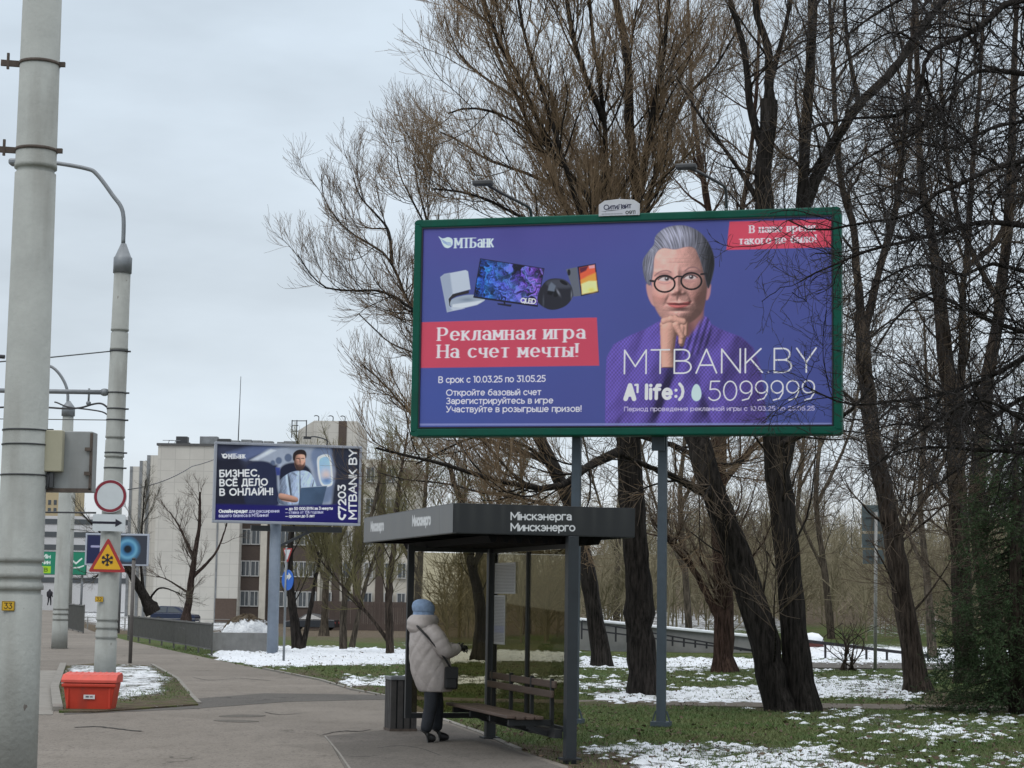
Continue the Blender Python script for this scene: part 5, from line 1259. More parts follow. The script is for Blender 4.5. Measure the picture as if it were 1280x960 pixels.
A.text('— до 50 000 BYN за 3 минуты', *y6((652, 594), (1010, 590)), .075, .22, WT); A.text('— ставка от 15% годовых', *y6((652, 622), (938, 619)), .075, .15, (196, 196, 226)); A.text('— сроком до 5 лет', *y6((652, 650), (872, 648)), .075, .2, WT)
A.text('7203', *y6((1110, 608), (1106, 405)), .205, .21, WT, gap=.2); A.text('MTBANK BY', *y6((1190, 660), (1192, 135)), .215, .20, WT, gap=.2)
A.stroke(y6((1060, 620), (1062, 650), (1085, 664), (1105, 640)), .028, WT, smooth=True); A.ell(*y6((1060, 622))[0], 1.6, 1.6, WT); A.ell(*y6((1104, 636))[0], 1.6, 1.6, WT)
M2 = Matrix.Translation(b2.location) @ Matrix.Rotation(b2.rotation_euler.z, 4, 'Z')
A.sheet('poster', M2.inverted() @ qinv_frame(po2, ax), ATT, b2)
vx = (M2.inverted() @ at(344.5, 740, DB2)).x
b = MB(); b.tube([(vx, .42, 0), (vx, .42, zb2 + 1.2)], .165, 20); b.build('post', mat('pale_blue_post', (.22, .26, .32), .5, var=.12, stain=.25, stain_col=(.12, .13, .15)), b2)
b = MB(); b.box((.35, .55, zb2 - .12), (W2 * .62, .2, .16)); b.bar((vx, .42, zb2 - .7), (vx + 1.1, .5, zb2 - .15), .08); b.build('support_beam', M_DSTEEL, b2)
b = MB(); x_ = (M2.inverted() @ at(385, 556, DB2)).x
b.tube(cr([(x_ + .6, .1, zb2 + HB2), (x_ + .58, .05, zb2 + HB2 + .16), (x_ + .2, -.25, zb2 + HB2 + .22), (x_, -.45, zb2 + HB2 + .18)], False, 4), .02, 6); b.box((x_ - .06, -.5, zb2 + HB2 + .16), (.22, .12, .07)); b.build('lamp_arm', M_DSTEEL, b2)
# give-way and turn-right signs on their post
v = gp(354.5, 826); s5 = v.y / F; tp5 = at(358.5, 684, v.y)
t = thing('sign_post', 'thin post with white and red give way triangle above blue right turn disc', 'road sign', v)
b = MB(); b.tube([(0, 0, 0), (tp5.x - v.x, 0, tp5.z)], .032, 8); b.build('post', M_STEEL, t)
for kd, px, py, k_ in (('yield', 359.5, 691.5, .62), ('turn', 359.5, 725, .88)):
    w_ = at(px, py, v.y) - v; r = sign(t, kd, 0, 0, 0, k_)
    r.location = (w_.x, -.05, w_.z); r.rotation_euler = (0, 0, math.radians(-50))

# ------------------------------------------------------------------ bus shelter: local x = to the back, local y = away along the kerb
C0 = at(566, 668, 19.9); C0.z = 0
SRZ = math.atan2(.284, .959)
sh = thing('bus_shelter', 'dark grey bus shelter with flat roof, glass back wall and wooden bench', 'bus shelter', C0, SRZ)
SM = Matrix.Translation(C0) @ Matrix.Rotation(SRZ, 4, 'Z'); SI = SM.inverted()
RL, RW, Z0, Z1 = 4.35, 2.0, 2.36, 2.675
b = MB(); b.box((RW / 2, RL / 2, Z1 - .05), (RW - .1, RL - .1, .06)); b.box((RW / 2, RL / 2, Z0 + .05), (RW - .1, RL - .1, .03)); M_UNDER = mat('shaded_underside', (.010, .010, .011), .8, spec=.1); roof = b.build('roof', M_UNDER, sh)  # darker copy of the anthracite: shade below the roof put into the base colour
# fascia boards with lettering
vx3 = SM.to_3x3() @ Vector((1, 0, 0)); vy3 = SM.to_3x3() @ Vector((0, 1, 0))
def fascia(nm, o, axl, L, writing=None, col=(40, 42, 44), K=1.0, m=None):
    b = MB(); n = Vector(axl).cross(Vector((0, 0, 1))); o = Vector(o); axl = Vector(axl)
    c = o + axl * L / 2 + Vector((0, 0, (Z1 - Z0) / 2)) - n * .02
    rot = Matrix((axl, -n, (0, 0, 1))).transposed()
    b.box(c, (L, .036, Z1 - Z0), rot); f = b.build('fascia', m or M_SHEL, sh, .004)
    if writing:
        ow = SM @ (o + n * .002 + Vector((0, 0, .01))); aw = SM.to_3x3() @ axl
        A = Art(L, Z1 - Z0 - .02, .004 if L < 3 else .006, col, K, make_q(ow, aw)); writing(A)
        A.sheet('lettering_panel', SI @ qinv_frame(ow, aw), ATS, f)
    return f
def front(A):
    for s_ in range(12): A.blob(572 + 19 * s_, 636, 3 + 2 * (s_ % 3), 26, (62, 63, 62), .35)
    A.stroke([(641, 633), (641, 672)], .002, (26, 27, 28)); A.stroke([(716, 633), (716, 672)], .002, (26, 27, 28))
    A.text('Мінскэнерга', (639, 649.5), (714, 649.8), .074, .17, (222, 224, 226), gap=.17); A.text('Минскэнерго', (639, 663.2), (718.5, 663.6), .074, .17, (222, 224, 226), gap=.17)
def side(A):
    A.stroke([(549, 634), (549.5, 672)], .004, (40, 41, 43)); A.stroke([(551, 634), (551.5, 672)], .003, (110, 112, 114))
    for s_ in range(9): A.blob(462 + 12 * s_, 655, 3 + s_ % 3, 30, (104, 103, 98), .25)
    A.text('Минскэнерго', (515.5, 656.6), (538, 655.0), .10, .30, (200, 202, 204), gap=.17); A.text('Минскэнерго', (463.5, 663.2), (479.5, 662.2), .10, .32, (190, 192, 194), gap=.17)
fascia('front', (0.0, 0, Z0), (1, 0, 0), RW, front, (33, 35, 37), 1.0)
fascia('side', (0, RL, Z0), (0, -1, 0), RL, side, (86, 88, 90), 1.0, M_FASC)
fascia('far', (RW - .04, RL, Z0), (-1, 0, 0), RW - .08)
fascia('rear', (RW, .04, Z0), (0, 1, 0), RL - .08)
# ribbed deck under the roof
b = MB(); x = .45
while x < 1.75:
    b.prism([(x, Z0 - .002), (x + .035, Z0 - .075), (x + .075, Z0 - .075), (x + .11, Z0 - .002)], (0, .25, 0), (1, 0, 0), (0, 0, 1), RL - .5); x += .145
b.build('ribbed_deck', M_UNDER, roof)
b = MB()
for y in (.3, 1.7, 3.1, 4.05): b.box((RW / 2, y, Z0 - .0 + .02), (RW - .12, .06, .05))
b.build('roof_beam', M_UNDER, roof)
M_SPOST = mat('slate_post', (.022, .027, .032), .45, var=.2, nscale=4)
PU = (.03, 3.06); PV = 1.31
for y in PU:
    b = MB(); b.box((PV, y, Z0 / 2), (.115, .115, Z0)); po_ = b.build('post', M_SHEL if y > 1 else M_SPOST, sh, .006)
    b = MB(); b.box((PV, y, .05), (.2, .2, .02)); b.build('base_plate', M_SHEL, po_)
M_GLS = glass_mat('shelter_glass', (.62, .60, .51), .055, .02, .07); M_GLF = glass_mat('wing_glass', (.66, .63, .53), .05, .02, .08)
# rear glazing: frame, mullion, glass
for z in (2.26, .34): b = MB(); b.box((PV, 1.545, z), (.05, 2.9, .05)); b.build('glazing_rail', M_SHEL, sh)
b = MB(); b.box((PV, 1.58, 1.30), (.045, .05, 1.86)); b.build('mullion', M_SHEL, sh)
b = MB(); b.box((PV, .83, 1.30), (.008, 1.43, 1.86)); b.build('glass_pane', M_GLS, sh)
b = MB(); b.box((PV, 2.29, 1.30), (.008, 1.37, 1.86)); b.build('glass_pane', M_GLS, sh)
# far wing
b = MB(); b.box((.77, 3.06, 2.27), (.94, .05, .06)); b.box((.77, 3.06, .31), (.94, .05, .06)); b.box((.30, 3.06, 1.3), (.075, .06, 2.04)); b.build('wing_frame', M_SHEL, sh)
b = MB(); b.box((.79, 3.06, 1.29), (.89, .008, 1.88)); b.build('glass_pane', M_GLF, sh)
# timetable sheets
b = MB(); b.box((PV - .012, 2.62, 1.62), (.004, .34, .90)); o_ = b.build('timetable', M_WHITE, sh)
def tt(A):
    rr = np.random.RandomState(3); y = A.H - .03
    while y > .02:
        x = .015
        while x < A.W - .03:
            l_ = rr.uniform(.01, .05); A.stroke([(x, y), (min(x + l_, A.W - .015), y)], .004, (84, 86, 98), .9, raw=True); x += l_ + .012
        y -= .017
    A.poly([(.01, A.H - .36), (A.W - .01, A.H - .36), (A.W - .01, A.H - .44), (.01, A.H - .44)], (120, 130, 190), alpha=.35, raw=True)
o_.hide_render = False
bpy.data.objects.remove(o_)
def wallsheet(nm, y0, y1, z0, z1, par):
    A = Art(y1 - y0, z1 - z0, .004, (196, 197, 200), 1.0); tt(A)
    b = MB(); b.box((PV - .011, (y0 + y1) / 2, (z0 + z1) / 2), (.005, y1 - y0, z1 - z0)); o = b.build(nm, M_WHITE, par)
    A.sheet('printed_page', Matrix(((0, 0, -1, PV - .0155), (-1, 0, 0, y1), (0, 1, 0, z0), (0, 0, 0, 1))), ATS, o)
zt = lambda py, D: at(630, py, D).z
wallsheet('timetable', 2.46, 2.90, zt(806, 22.6), zt(744, 22.6), sh)
wallsheet('timetable', 2.05, 2.90, zt(742, 22.4), zt(703, 22.4), sh)
# bench
b = MB()
for i in range(4):
    xx_ = .74 + .105 * i; b.box((xx_, 1.55, .452 + (.012 if i == 0 else 0)), (.09, 2.55, .035))
bs = b.build('bench_seat', M_WOOD, sh, .008)
b = MB()
for z in (.70, .80): b.box((PV - .12 + (z - .7) * .3, 1.5, z), (.03, 2.5, .075))
b.build('bench_backrest', M_WOOD, sh, .008)
for y in (.38, 1.1, 1.9, 2.65):
    b = MB(); b.box((PV - .09, y, .58), (.035, .05, .56)); b.bar((.74, y, .40), (PV - .08, y, .40), .05, .06); b.bar((.95, y, .36), (PV - .08, y, .26), .04, .05); b.build('bench_bracket', M_SHEL, sh)
b = MB(); b.box((PV - .1, 1.55, .30), (.08, 2.9, .09)); b.build('bench_beam', M_SHEL, sh)

# litter bin
v = gp(504, 914, .04)
t = thing('litter_bin', 'square dark litter bin with brown slats at the shelter end', 'litter bin', v, SRZ)
b = MB(); b.box((0, .2, .33), (.38, .38, .62)); b.build('liner', M_SHEL, t, .01); t.scale = (.8, .8, 1.0)
for i in range(4):
    b = MB()
    for f_ in range(4):
        pass
b = MB()
for k_ in range(4):
    x = -.165 + .11 * k_
    b.box((x, .2 - .2, .33), (.085, .02, .60)); b.box((x, .4, .33), (.085, .02, .60)); b.box((-.2, .2 + x, .33), (.02, .085, .60)); b.box((.2, .2 + x, .33), (.02, .085, .60))
b.build('slats', mat('bin_slat', (.05, .047, .046), .7, var=.3, nscale=8), t, .004)
b = MB(); b.box((0, .2, .015), (.44, .44, .03)); b.build('base', M_RUST, t)
b = MB(); 
for c_, d_ in (((0, .0, .65), (.44, .05, .04)), ((0, .4, .65), (.44, .05, .04)), ((-.2, .2, .65), (.05, .35, .04)), ((.2, .2, .65), (.05, .35, .04))): b.box(c_, d_)
b.build('rim', M_STEEL, t, .004)
# ------------------------------------------------------------------ waiting woman
def skin_mesh(name, joints, edges, m, parent=None, sub=2, root=0):
    """one continuous skin grown round a skeleton: joints {key: (x, y, z, r)} or (.., rx, ry)"""
    keys = list(joints); me = bpy.data.meshes.new(name)
    me.from_pydata([joints[k][:3] for k in keys], [(keys.index(a), keys.index(b)) for a, b in edges], [])
    o = bpy.data.objects.new(name, me); COL.objects.link(o)
    sk_ = o.modifiers.new('skin', 'SKIN'); sk_.use_smooth_shade = True
    for i, k in enumerate(keys):
        r = joints[k][3:]; v = me.skin_vertices[0].data[i]; v.radius = (r[0], r[-1]); v.use_root = (i == root)
    s_ = o.modifiers.new('sub', 'SUBSURF'); s_.levels = s_.render_levels = sub
    bpy.context.view_layer.update()
    dg = bpy.context.evaluated_depsgraph_get()
    nm = bpy.data.meshes.new_from_object(o.evaluated_get(dg)); nm.name = name
    bpy.data.objects.remove(o)
    nm.polygons.foreach_set('use_smooth', [True] * len(nm.polygons))
    nm.materials.clear()
    return link(name, nm, m, parent)
def loft(name, rings, m, parent, n=40, K=4, puff=None, cap=True):
    """rings (z, cx, cy, rx, ry); smooth between"""
    r = cr(rings, False, K); vs = []; fs = []
    for i, (z, cx, cy, rx, ry) in enumerate(r):
        for j in range(n):
            a = 2 * PI * j / n; k = 1 + (puff(z, a) if puff else 0)
            vs.append((cx + rx * k * math.cos(a), cy + ry * k * math.sin(a), z))
    for i in range(len(r) - 1):
        for j in range(n): fs.append((i * n + j, i * n + (j + 1) % n, (i + 1) * n + (j + 1) % n, (i + 1) * n + j))
    b = MB(); b.add(vs, fs, True)
    if cap: b.add([vs[j] for j in range(n)], [tuple(reversed(range(n)))]); b.add([vs[(len(r) - 1) * n + j] for j in range(n)], [tuple(range(n))], True)
    return b.build(name, m, parent)
M_COAT = mat('pale_quilted_nylon', (.40, .362, .345), .5, var=.10, nscale=7, bump=.35, bscale=22, spec=.35)
M_HAT = mat('light_blue_knit', (.25, .35, .52), .85, var=.15, nscale=20, bump=.8, bscale=70)
M_DENIM = mat('dark_trousers', (.018, .021, .027), .8, var=.3, nscale=15)
M_SKIN = mat('skin', (.50, .32, .25), .55, var=.05); M_BLK = mat('black_leather', (.012, .012, .013), .45, var=.3)
M_HAIR = mat('grey_brown_hair', (.10, .075, .06), .7, var=.3)
wf = gp(537, 927, .042)
wo = thing('person', 'person in pale quilted coat and light blue knit hat waiting by the shelter glass', 'person', wf, math.radians(12))
J = {'pelvis': (.02, 0, .82, .12, .15), 'spine': (-.03, 0, 1.02, .12, .15), 'chest': (-.05, 0, 1.22, .12, .16), 'neck': (-.08, 0, 1.36, .055), 'jaw': (-.065, 0, 1.43, .072, .068), 'head': (-.085, 0, 1.51, .092, .08), 'crown': (-.095, 0, 1.575, .06),
     'nose': (.035, .0, 1.475, .014), 'hipr': (.0, -.09, .78, .095), 'kneer': (-.005, -.10, .44, .066), 'ankler': (-.073, -.10, .15, .036), 'toer': (-.070, -.10, .10, .03),
     'hipl': (.03, .09, .78, .095), 'kneel': (.10, .10, .45, .066), 'anklel': (.10, .12, .15, .036), 'toel': (.105, .12, .10, .03),
     'shr': (-.03, -.19, 1.26, .066), 'elr': (.12, -.25, 1.03, .05), 'wrr': (.29, -.13, 1.07, .032), 'shl': (-.03, .19, 1.26, .066), 'ell': (.14, .25, 1.03, .05), 'wrl': (.31, .08, 1.09, .032)}
ED = [('pelvis', 'spine'), ('spine', 'chest'), ('chest', 'neck'), ('neck', 'jaw'), ('jaw', 'head'), ('head', 'crown'), ('head', 'nose'), ('pelvis', 'hipr'), ('hipr', 'kneer'), ('kneer', 'ankler'), ('ankler', 'toer'),
      ('pelvis', 'hipl'), ('hipl', 'kneel'), ('kneel', 'anklel'), ('anklel', 'toel'), ('chest', 'shr'), ('shr', 'elr'), ('elr', 'wrr'), ('chest', 'shl'), ('shl', 'ell'), ('ell', 'wrl')]
skin_mesh('body', J, ED, M_SKIN, wo)
TR = {'p': (.02, 0, .80, .15, .17), 'hr': (.0, -.09, .70, .105), 'kr': (-.01, -.10, .42, .084), 'ar': (-.07, -.10, .10, .072), 'hl': (.04, .09, .70, .105), 'kl': (.10, .10, .43, .084), 'al': (.10, .12, .10, .072)}
skin_mesh('trousers', TR, [('p', 'hr'), ('hr', 'kr'), ('kr', 'ar'), ('p', 'hl'), ('hl', 'kl'), ('kl', 'al')], M_DENIM, wo)
for x_, y_, xt, yt in ((-.08, -.10, .06, -.115), (.095, .12, .255, .10)):
    skin_mesh('shoe', {'h': (x_ - .02, y_, .055, .055, .06), 'm': (x_ + .07, (y_ + yt) / 2, .052, .052, .055), 't': (xt, yt, .036, .045, .038), 'a': (x_, y_, .13, .068)}, [('a', 'h'), ('h', 'm'), ('m', 't')], M_BLK, wo)
def puff(z, a):
    q = (z - .58) / .105 + .22 * math.sin(a * 2 + 1) + .12 * math.sin(a * 5)
    d = (a * 3.2 + z * 9) / PI
    d2 = (a * 3.2 - z * 11) / PI; return .044 * (min(abs(math.sin(PI * d)), abs(math.sin(PI * d2))) ** .4 - .7) + .010 * math.sin(a * 5 + z * 14) + .007 * math.sin(a * 11 - z * 33 + 2 * math.sin(z * 9))
coat = loft('coat', [(.575, .05, 0, .185, .20), (.60, .05, 0, .205, .215), (.70, .03, 0, .228, .235), (.85, .0, 0, .238, .245), (1.0, -.025, 0, .232, .25), (1.12, -.04, 0, .22, .25), (1.24, -.055, 0, .195, .235), (1.33, -.075, 0, .15, .19), (1.385, -.085, 0, .105, .12)], M_COAT, wo, 110, 14, puff)
for sy in (-1, 1):
    P = resample([(-.04, sy * .17, 1.27), (.03, sy * .235, 1.18), (.12, sy * .255, 1.05), (.2, sy * .20, 1.05), (.285, sy * (.14 if sy < 0 else .10), 1.075)], 40)
    t_ = np.linspace(0, 1, 40); R = np.interp(t_, [0, .25, .55, .9, 1], [.105, .105, .092, .07, .058]) * (1 + .05 * (np.abs(np.sin(t_ * PI * 6)) ** .5 - .6))
    v, q = tubes_np(P[None], R[None], 20); link('sleeve', np_mesh('sleeve', v, q), M_COAT, coat)
loft('hood', [(1.25, -.13, 0, .13, .165), (1.30, -.125, 0, .165, .19), (1.37, -.11, 0, .185, .185), (1.43, -.10, 0, .165, .165), (1.455, -.095, 0, .13, .14), (1.43, -.09, 0, .10, .115), (1.40, -.09, 0, .085, .1)], M_COAT, coat, 40, 6, lambda z, a: .035 * math.sin(a * 3 + 1) + .02 * math.sin(z * 60 + a * 2))
loft('hat', [(1.415, -.10, 0, .112, .102), (1.44, -.10, 0, .125, .114), (1.485, -.10, 0, .122, .111), (1.50, -.10, 0, .130, .120), (1.55, -.108, 0, .132, .122), (1.60, -.115, 0, .108, .10), (1.628, -.12, 0, .06, .06), (1.636, -.12, 0, .012, .012)], M_HAT, wo, 36, 5, lambda z, a: .012 * math.sin(a * 18) + .014 * math.sin(a * 3 + z * 30))
loft('hair', [(1.36, -.075, 0, .085, .085), (1.40, -.085, 0, .10, .095), (1.45, -.095, 0, .098, .092), (1.48, -.1, 0, .09, .085)], M_HAIR, wo, 24, 4)
for sy in (-1, 1):   # gloved hands: palm, four bent fingers, thumb
    w_ = Vector((.285, sy * (.14 if sy < 0 else .10), 1.073)); d = Vector((.93, -sy * .25, .05)).normalized(); s_ = Vector((0, 0, 1)); o_ = d.cross(s_)
    jj = {'w': (*w_, .034, .026), 'p': (*(w_ + d * .055), .040, .022), 'k': (*(w_ + d * .085), .040, .02)}; ee = [('w', 'p'), ('p', 'k')]
    for i in range(4):
        ln = (.052, .06, .055, .043)[i]; b0 = w_ + d * .09 + s_ * (.028 - .019 * i)
        for q_ in range(3):
            pt = b0 + d * ln * (q_ / 2) * .9 - s_ * .012 * q_ * q_ * .6 + o_ * .006 * q_ * sy
            jj[f'f{i}{q_}'] = (*pt, .010 - .001 * q_)
        ee += [('k', f'f{i}0'), (f'f{i}0', f'f{i}1'), (f'f{i}1', f'f{i}2')]
    jj['t0'] = (*(w_ + d * .04 + s_ * .042), .012); jj['t1'] = (*(w_ + d * .075 + s_ * .058), .010); ee += [('p', 't0'), ('t0', 't1')]
    skin_mesh('glove', jj, ee, M_BLK, wo, 1)
WM = Matrix.Translation(wf) @ Matrix.Rotation(math.radians(12), 4, 'Z')
bagp = WM @ Vector((.19, -.27, .60))
bg = thing('shoulder_bag', 'small black shoulder bag hanging at the hip of the waiting person', 'bag', bagp, math.radians(12))
b = MB(); b.box((0, 0, .14), (.155, .075, .26)); b.build('pouch', M_BLK, bg, .025)
b = MB(); b.box((0, -.04, .20), (.15, .012, .13)); b.build('flap', M_BLK, bg, .005)
b = MB(); P = [(-.02, -.02, .27), (-.08, -.03, .36), (-.16, -.035, .46), (-.25, -.02, .565), (-.325, .02, .65), (-.385, .09, .72), (-.41, .20, .775)]
P = resample(P, 24); v, q = tubes_np(P[None], np.full((1, 24), .013), 6); link('strap', np_mesh('strap', v, q), M_BLK, bg)

# distant walker at the far left
v = gp(61.5, 757, 0); dw = 190; v = at(61.5, 757.5, dw)
wk = thing('person', 'tiny distant walker in dark jacket on the pavement at far left', 'person', v, math.radians(80))
skin_mesh('body', {'p': (0, 0, .9, .16), 's': (0, 0, 1.2, .19), 'c': (0, 0, 1.4, .2), 'n': (0, 0, 1.52, .08), 'h': (0, 0, 1.66, .12), 'hr': (0, -.1, .85, .1), 'kr': (.1, -.1, .45, .08), 'ar': (.12, -.1, .05, .06), 'hl': (0, .1, .85, .1), 'kl': (-.02, .1, .45, .08), 'al': (-.2, .1, .06, .06),
     'sr': (0, -.25, 1.36, .08), 'er': (-.08, -.28, 1.08, .06), 'wr': (.06, -.28, .86, .05), 'sl': (0, .25, 1.36, .08), 'el': (.05, .28, 1.08, .06), 'wl': (.15, .28, .88, .05)},
     [('p', 's'), ('s', 'c'), ('c', 'n'), ('n', 'h'), ('p', 'hr'), ('hr', 'kr'), ('kr', 'ar'), ('p', 'hl'), ('hl', 'kl'), ('kl', 'al'), ('c', 'sr'), ('sr', 'er'), ('er', 'wr'), ('c', 'sl'), ('sl', 'el'), ('el', 'wl')], mat('walker_dark', (.03, .028, .035), .8), wk, 1)

# ------------------------------------------------------------------ fences, planter, railings
def bar_fence(name, label, pts, hgt, bot, step, m, group=None, pw=.05, bw=.022):
    """pts: ground points; posts and upright bars"""
    o = Vector(pts[0]); t = thing(name, label, 'fence', o, 0, group)
    for i, p in enumerate(pts):
        b = MB(); q = Vector(p) - o; b.box(q + Vector((0, 0, hgt / 2 + .02)), (pw, pw, hgt + .04)); b.build('post', m, t)
    b = MB()
    for p, q in zip(pts[:-1], pts[1:]):
        p, q = Vector(p) - o, Vector(q) - o; up = Vector((0, 0, 1))
        b.bar(p + up * hgt, q + up * hgt, .045); b.bar(p + up * bot, q + up * bot, .035)
        if step:
            n = max(2, int((q - p).length / step))
            for k in range(1, n): c = p.lerp(q, k / n); b.bar(c + up * (bot + .018), c + up * (hgt - .023), bw, bw)
    b.build('bar_panel', m, t); return t
M_FENCE = mat('fence_grey', (.10, .10, .095), .6, .2, var=.2)
fp = [gp(*q, .03) for q in [(264.5, 819), (248, 815.8), (232, 812.6), (217, 810), (202, 807.2), (187, 804.5), (173, 802), (160, 800)]]
bar_fence('metal_fence', 'dark grey barred pavement fence running up to the snowy planter', fp, .84, .16, .12, M_FENCE, bw=.018)
fp = [gp(*q, .03) for q in [(104, 792), (98, 790.2), (91, 788.3), (85, 786.8), (78, 785)]]
bar_fence('metal_fence', 'short dark fence section beside the concrete lamp post', fp, 1.12, .06, .12, M_FENCE, bw=.018)
fp = [at(x, 0, 150) for x in (95, 140, 185, 230, 275, 320)]
fp = [Vector((p.x, 150, -1.25)) for p in fp]
bar_fence('guard_rail', 'pale rail with thin posts in front of the dark parked suv', fp, 1.0, .5, 0, mat('rail_pale', (.28, .28, .27), .5, .2), pw=.08)
def snow_heap(name, label, c, rx, ry, h, sn_):
    vs = []; n, r_ = 40, 16; b = MB(); rr = np.random.RandomState(6)
    for i in range(r_ + 1):
        q = i / r_
        for j in range(n):
            a = 2 * PI * j / n; k = 1 + .10 * math.sin(3 * a + 1) + .06 * math.sin(7 * a); z = h * (1 - q ** 2.4) * (1 + .12 * math.sin(5 * a + 9 * q)) + rr.normal(0, .012)
            vs.append((rx * q * k * math.cos(a), ry * q * k * math.sin(a), z))
    fs = [(i * n + j, (i + 1) * n + j, (i + 1) * n + (j + 1) % n, i * n + (j + 1) % n) for i in range(r_) for j in range(n)]
    b.add(vs, fs, True); o = b.build(name, gm); o.location = c
    a_ = o.data.color_attributes.new('cover', 'FLOAT_COLOR', 'POINT'); cc = np.ones((len(vs), 4), np.float32)
    V = np.array(vs); cc[:, 0] = sn_(V); cc[:, 1] = .95; a_.data.foreach_set('color', cc.ravel())
    return tag(o, label, 'planting')
DP = 58.0; v = at(302, 812, DP); v.z = 0
pt = thing('planter', 'square grey concrete planter beside the smaller billboard post', 'planter', v)
b = MB(); w_ = 76 * DP / F
for c_, d_ in (((0, 0, .28), (w_, .12, .56)), ((0, 1.5, .28), (w_, .12, .56)), ((-w_ / 2 + .06, .75, .28), (.12, 1.38, .56)), ((w_ / 2 - .06, .75, .28), (.12, 1.38, .56))): b.box(c_, d_)
b.build('wall', mat('grey_concrete', (.20, .20, .195), .9, var=.2, nscale=4, bump=.3, stain=.4), pt, .015)
b = MB(); b.box((0, .75, .46), (w_ - .25, 1.38, .04)); b.build('soil', mat('soil', (.06, .045, .035), .95, var=.3), pt)
snow_heap('shrub_mound', 'dark twiggy mound half covered in snow heaped in the concrete planter', v + Vector((0, .8, .47)), .86, .6, .58, lambda V: .50 + .45 * (V[:, 1] < 0) * (V[:, 2] < .42) - .5 * (V[:, 2] > .50) - .25 * (V[:, 0] < -.2) * (V[:, 2] > .3))
# right: ramp wall with railing, fence on the snow bank, drum
M_RAIL = mat('railing_dark', (.035, .035, .04), .5, .3, var=.2)
def rail(label, tops, bots, D, m=M_RAIL, rails=(1.0, .55), board=False):
    P = [(at(a[0], a[1], D), at(c[0], c[1], D)) for a, c in zip(tops, bots)]
    o = P[0][1]; t = thing('railing', label, 'railing', o)
    for a, c in P: b = MB(); b.bar(c - o, Vector((c.x, c.y, a.z)) - o, .06); b.build('post', m, t)
    b = MB()
    for f_ in rails:
        for (a, c), (d_, e_) in zip(P[:-1], P[1:]):
            h0, h1 = (a.z - c.z) * f_, (d_.z - e_.z) * f_
            b.bar(c - o + Vector((0, -.03, h0)), e_ - o + Vector((0, -.03, h1)), .05, .09 if board and f_ == 1.0 else .05)
    b.build('rail', m, t); return t
xs_ = np.linspace(727, 940, 16)
rail('dark railing sloping down along the snowy ramp behind the tree trunks', [(x, 776 + (x - 727) * .172) for x in xs_], [(x, 799 + (x - 727) * .075) for x in xs_], 64)
b = MB(); a0, a1 = at(720, 803, 64.6), at(945, 820, 64.6); b.bar((a0.x, 64.6, a0.z + .25), (a1.x, 64.6, a1.z + .12), .3, .95)
tag(b.build('ramp_wall', mat('ramp_concrete', (.24, .24, .235), .9, var=.2, nscale=2, bump=.3, stain=.3)), 'pale concrete ramp wall below the dark sloping railing', 'wall')
b = MB(); b.bar((a0.x, 64.55, a0.z + .78), (a1.x, 64.55, a1.z + .65), .45, .1); tag(b.build('snow_strip', M_SNOW, None, .03), 'strip of snow lying along the top of the ramp wall', 'snow')
xs_ = np.linspace(1006, 1160, 7)
rail('low dark railing in front of the bright snow bank near the sign backs', [(x, 801 + (x - 1006) * .12) for x in xs_], [(x, 822 + (x - 1006) * .03) for x in xs_], 57, rails=(1.0,), board=True)
v = at(1015, 806, 70); t = thing('barrier_drum', 'dark red round topped drum capped with snow by the railing', 'drum', v)
b = MB(); b.lathe([(.0, -.42), (.42, -.42), (.42, .0), (.36, .2), (.2, .32), (.01, .36)], 20); b.build('drum', mat('drum_red', (.10, .025, .02), .6, var=.3), t)
b = MB(); b.lathe([(.44, .1), (.40, .26), (.24, .40), (.01, .44)], 20); b.build('snow_cap', M_SNOW, t)
# backs of stacked road signs
DS = 50.0; v = at(1094, 836, DS); v.z = float(terrain(v.x, DS)); t = thing('sign_post', 'tall pale post with three grey sign backs seen from behind', 'road sign', v)
tp = at(1095, 640, DS); b = MB(); b.tube([(0, 0, 0), (tp.x - v.x, 0, tp.z - v.z)], .045, 8); b.build('post', mat('post_pale', (.30, .30, .29), .5, .3, var=.15), t)
for y0_, y1_, xa, xb in ((631, 664, 1078, 1107), (667, 685, 1078, 1106), (687, 705, 1079, 1106)):
    a_, c_ = at(xa, y0_, DS) - v, at(xb, y1_, DS) - v; b = MB(); b.box(((a_.x + c_.x) / 2, .07, (a_.z + c_.z) / 2), (c_.x - a_.x, .02, a_.z - c_.z)); r = b.build('sign_back', M_SIGNBACK, t, .004)
    b = MB(); b.box(((a_.x + c_.x) / 2, .05, (a_.z + c_.z) / 2), ((c_.x - a_.x) * .7, .02, .04)); b.build('bracket', M_DSTEEL, r)

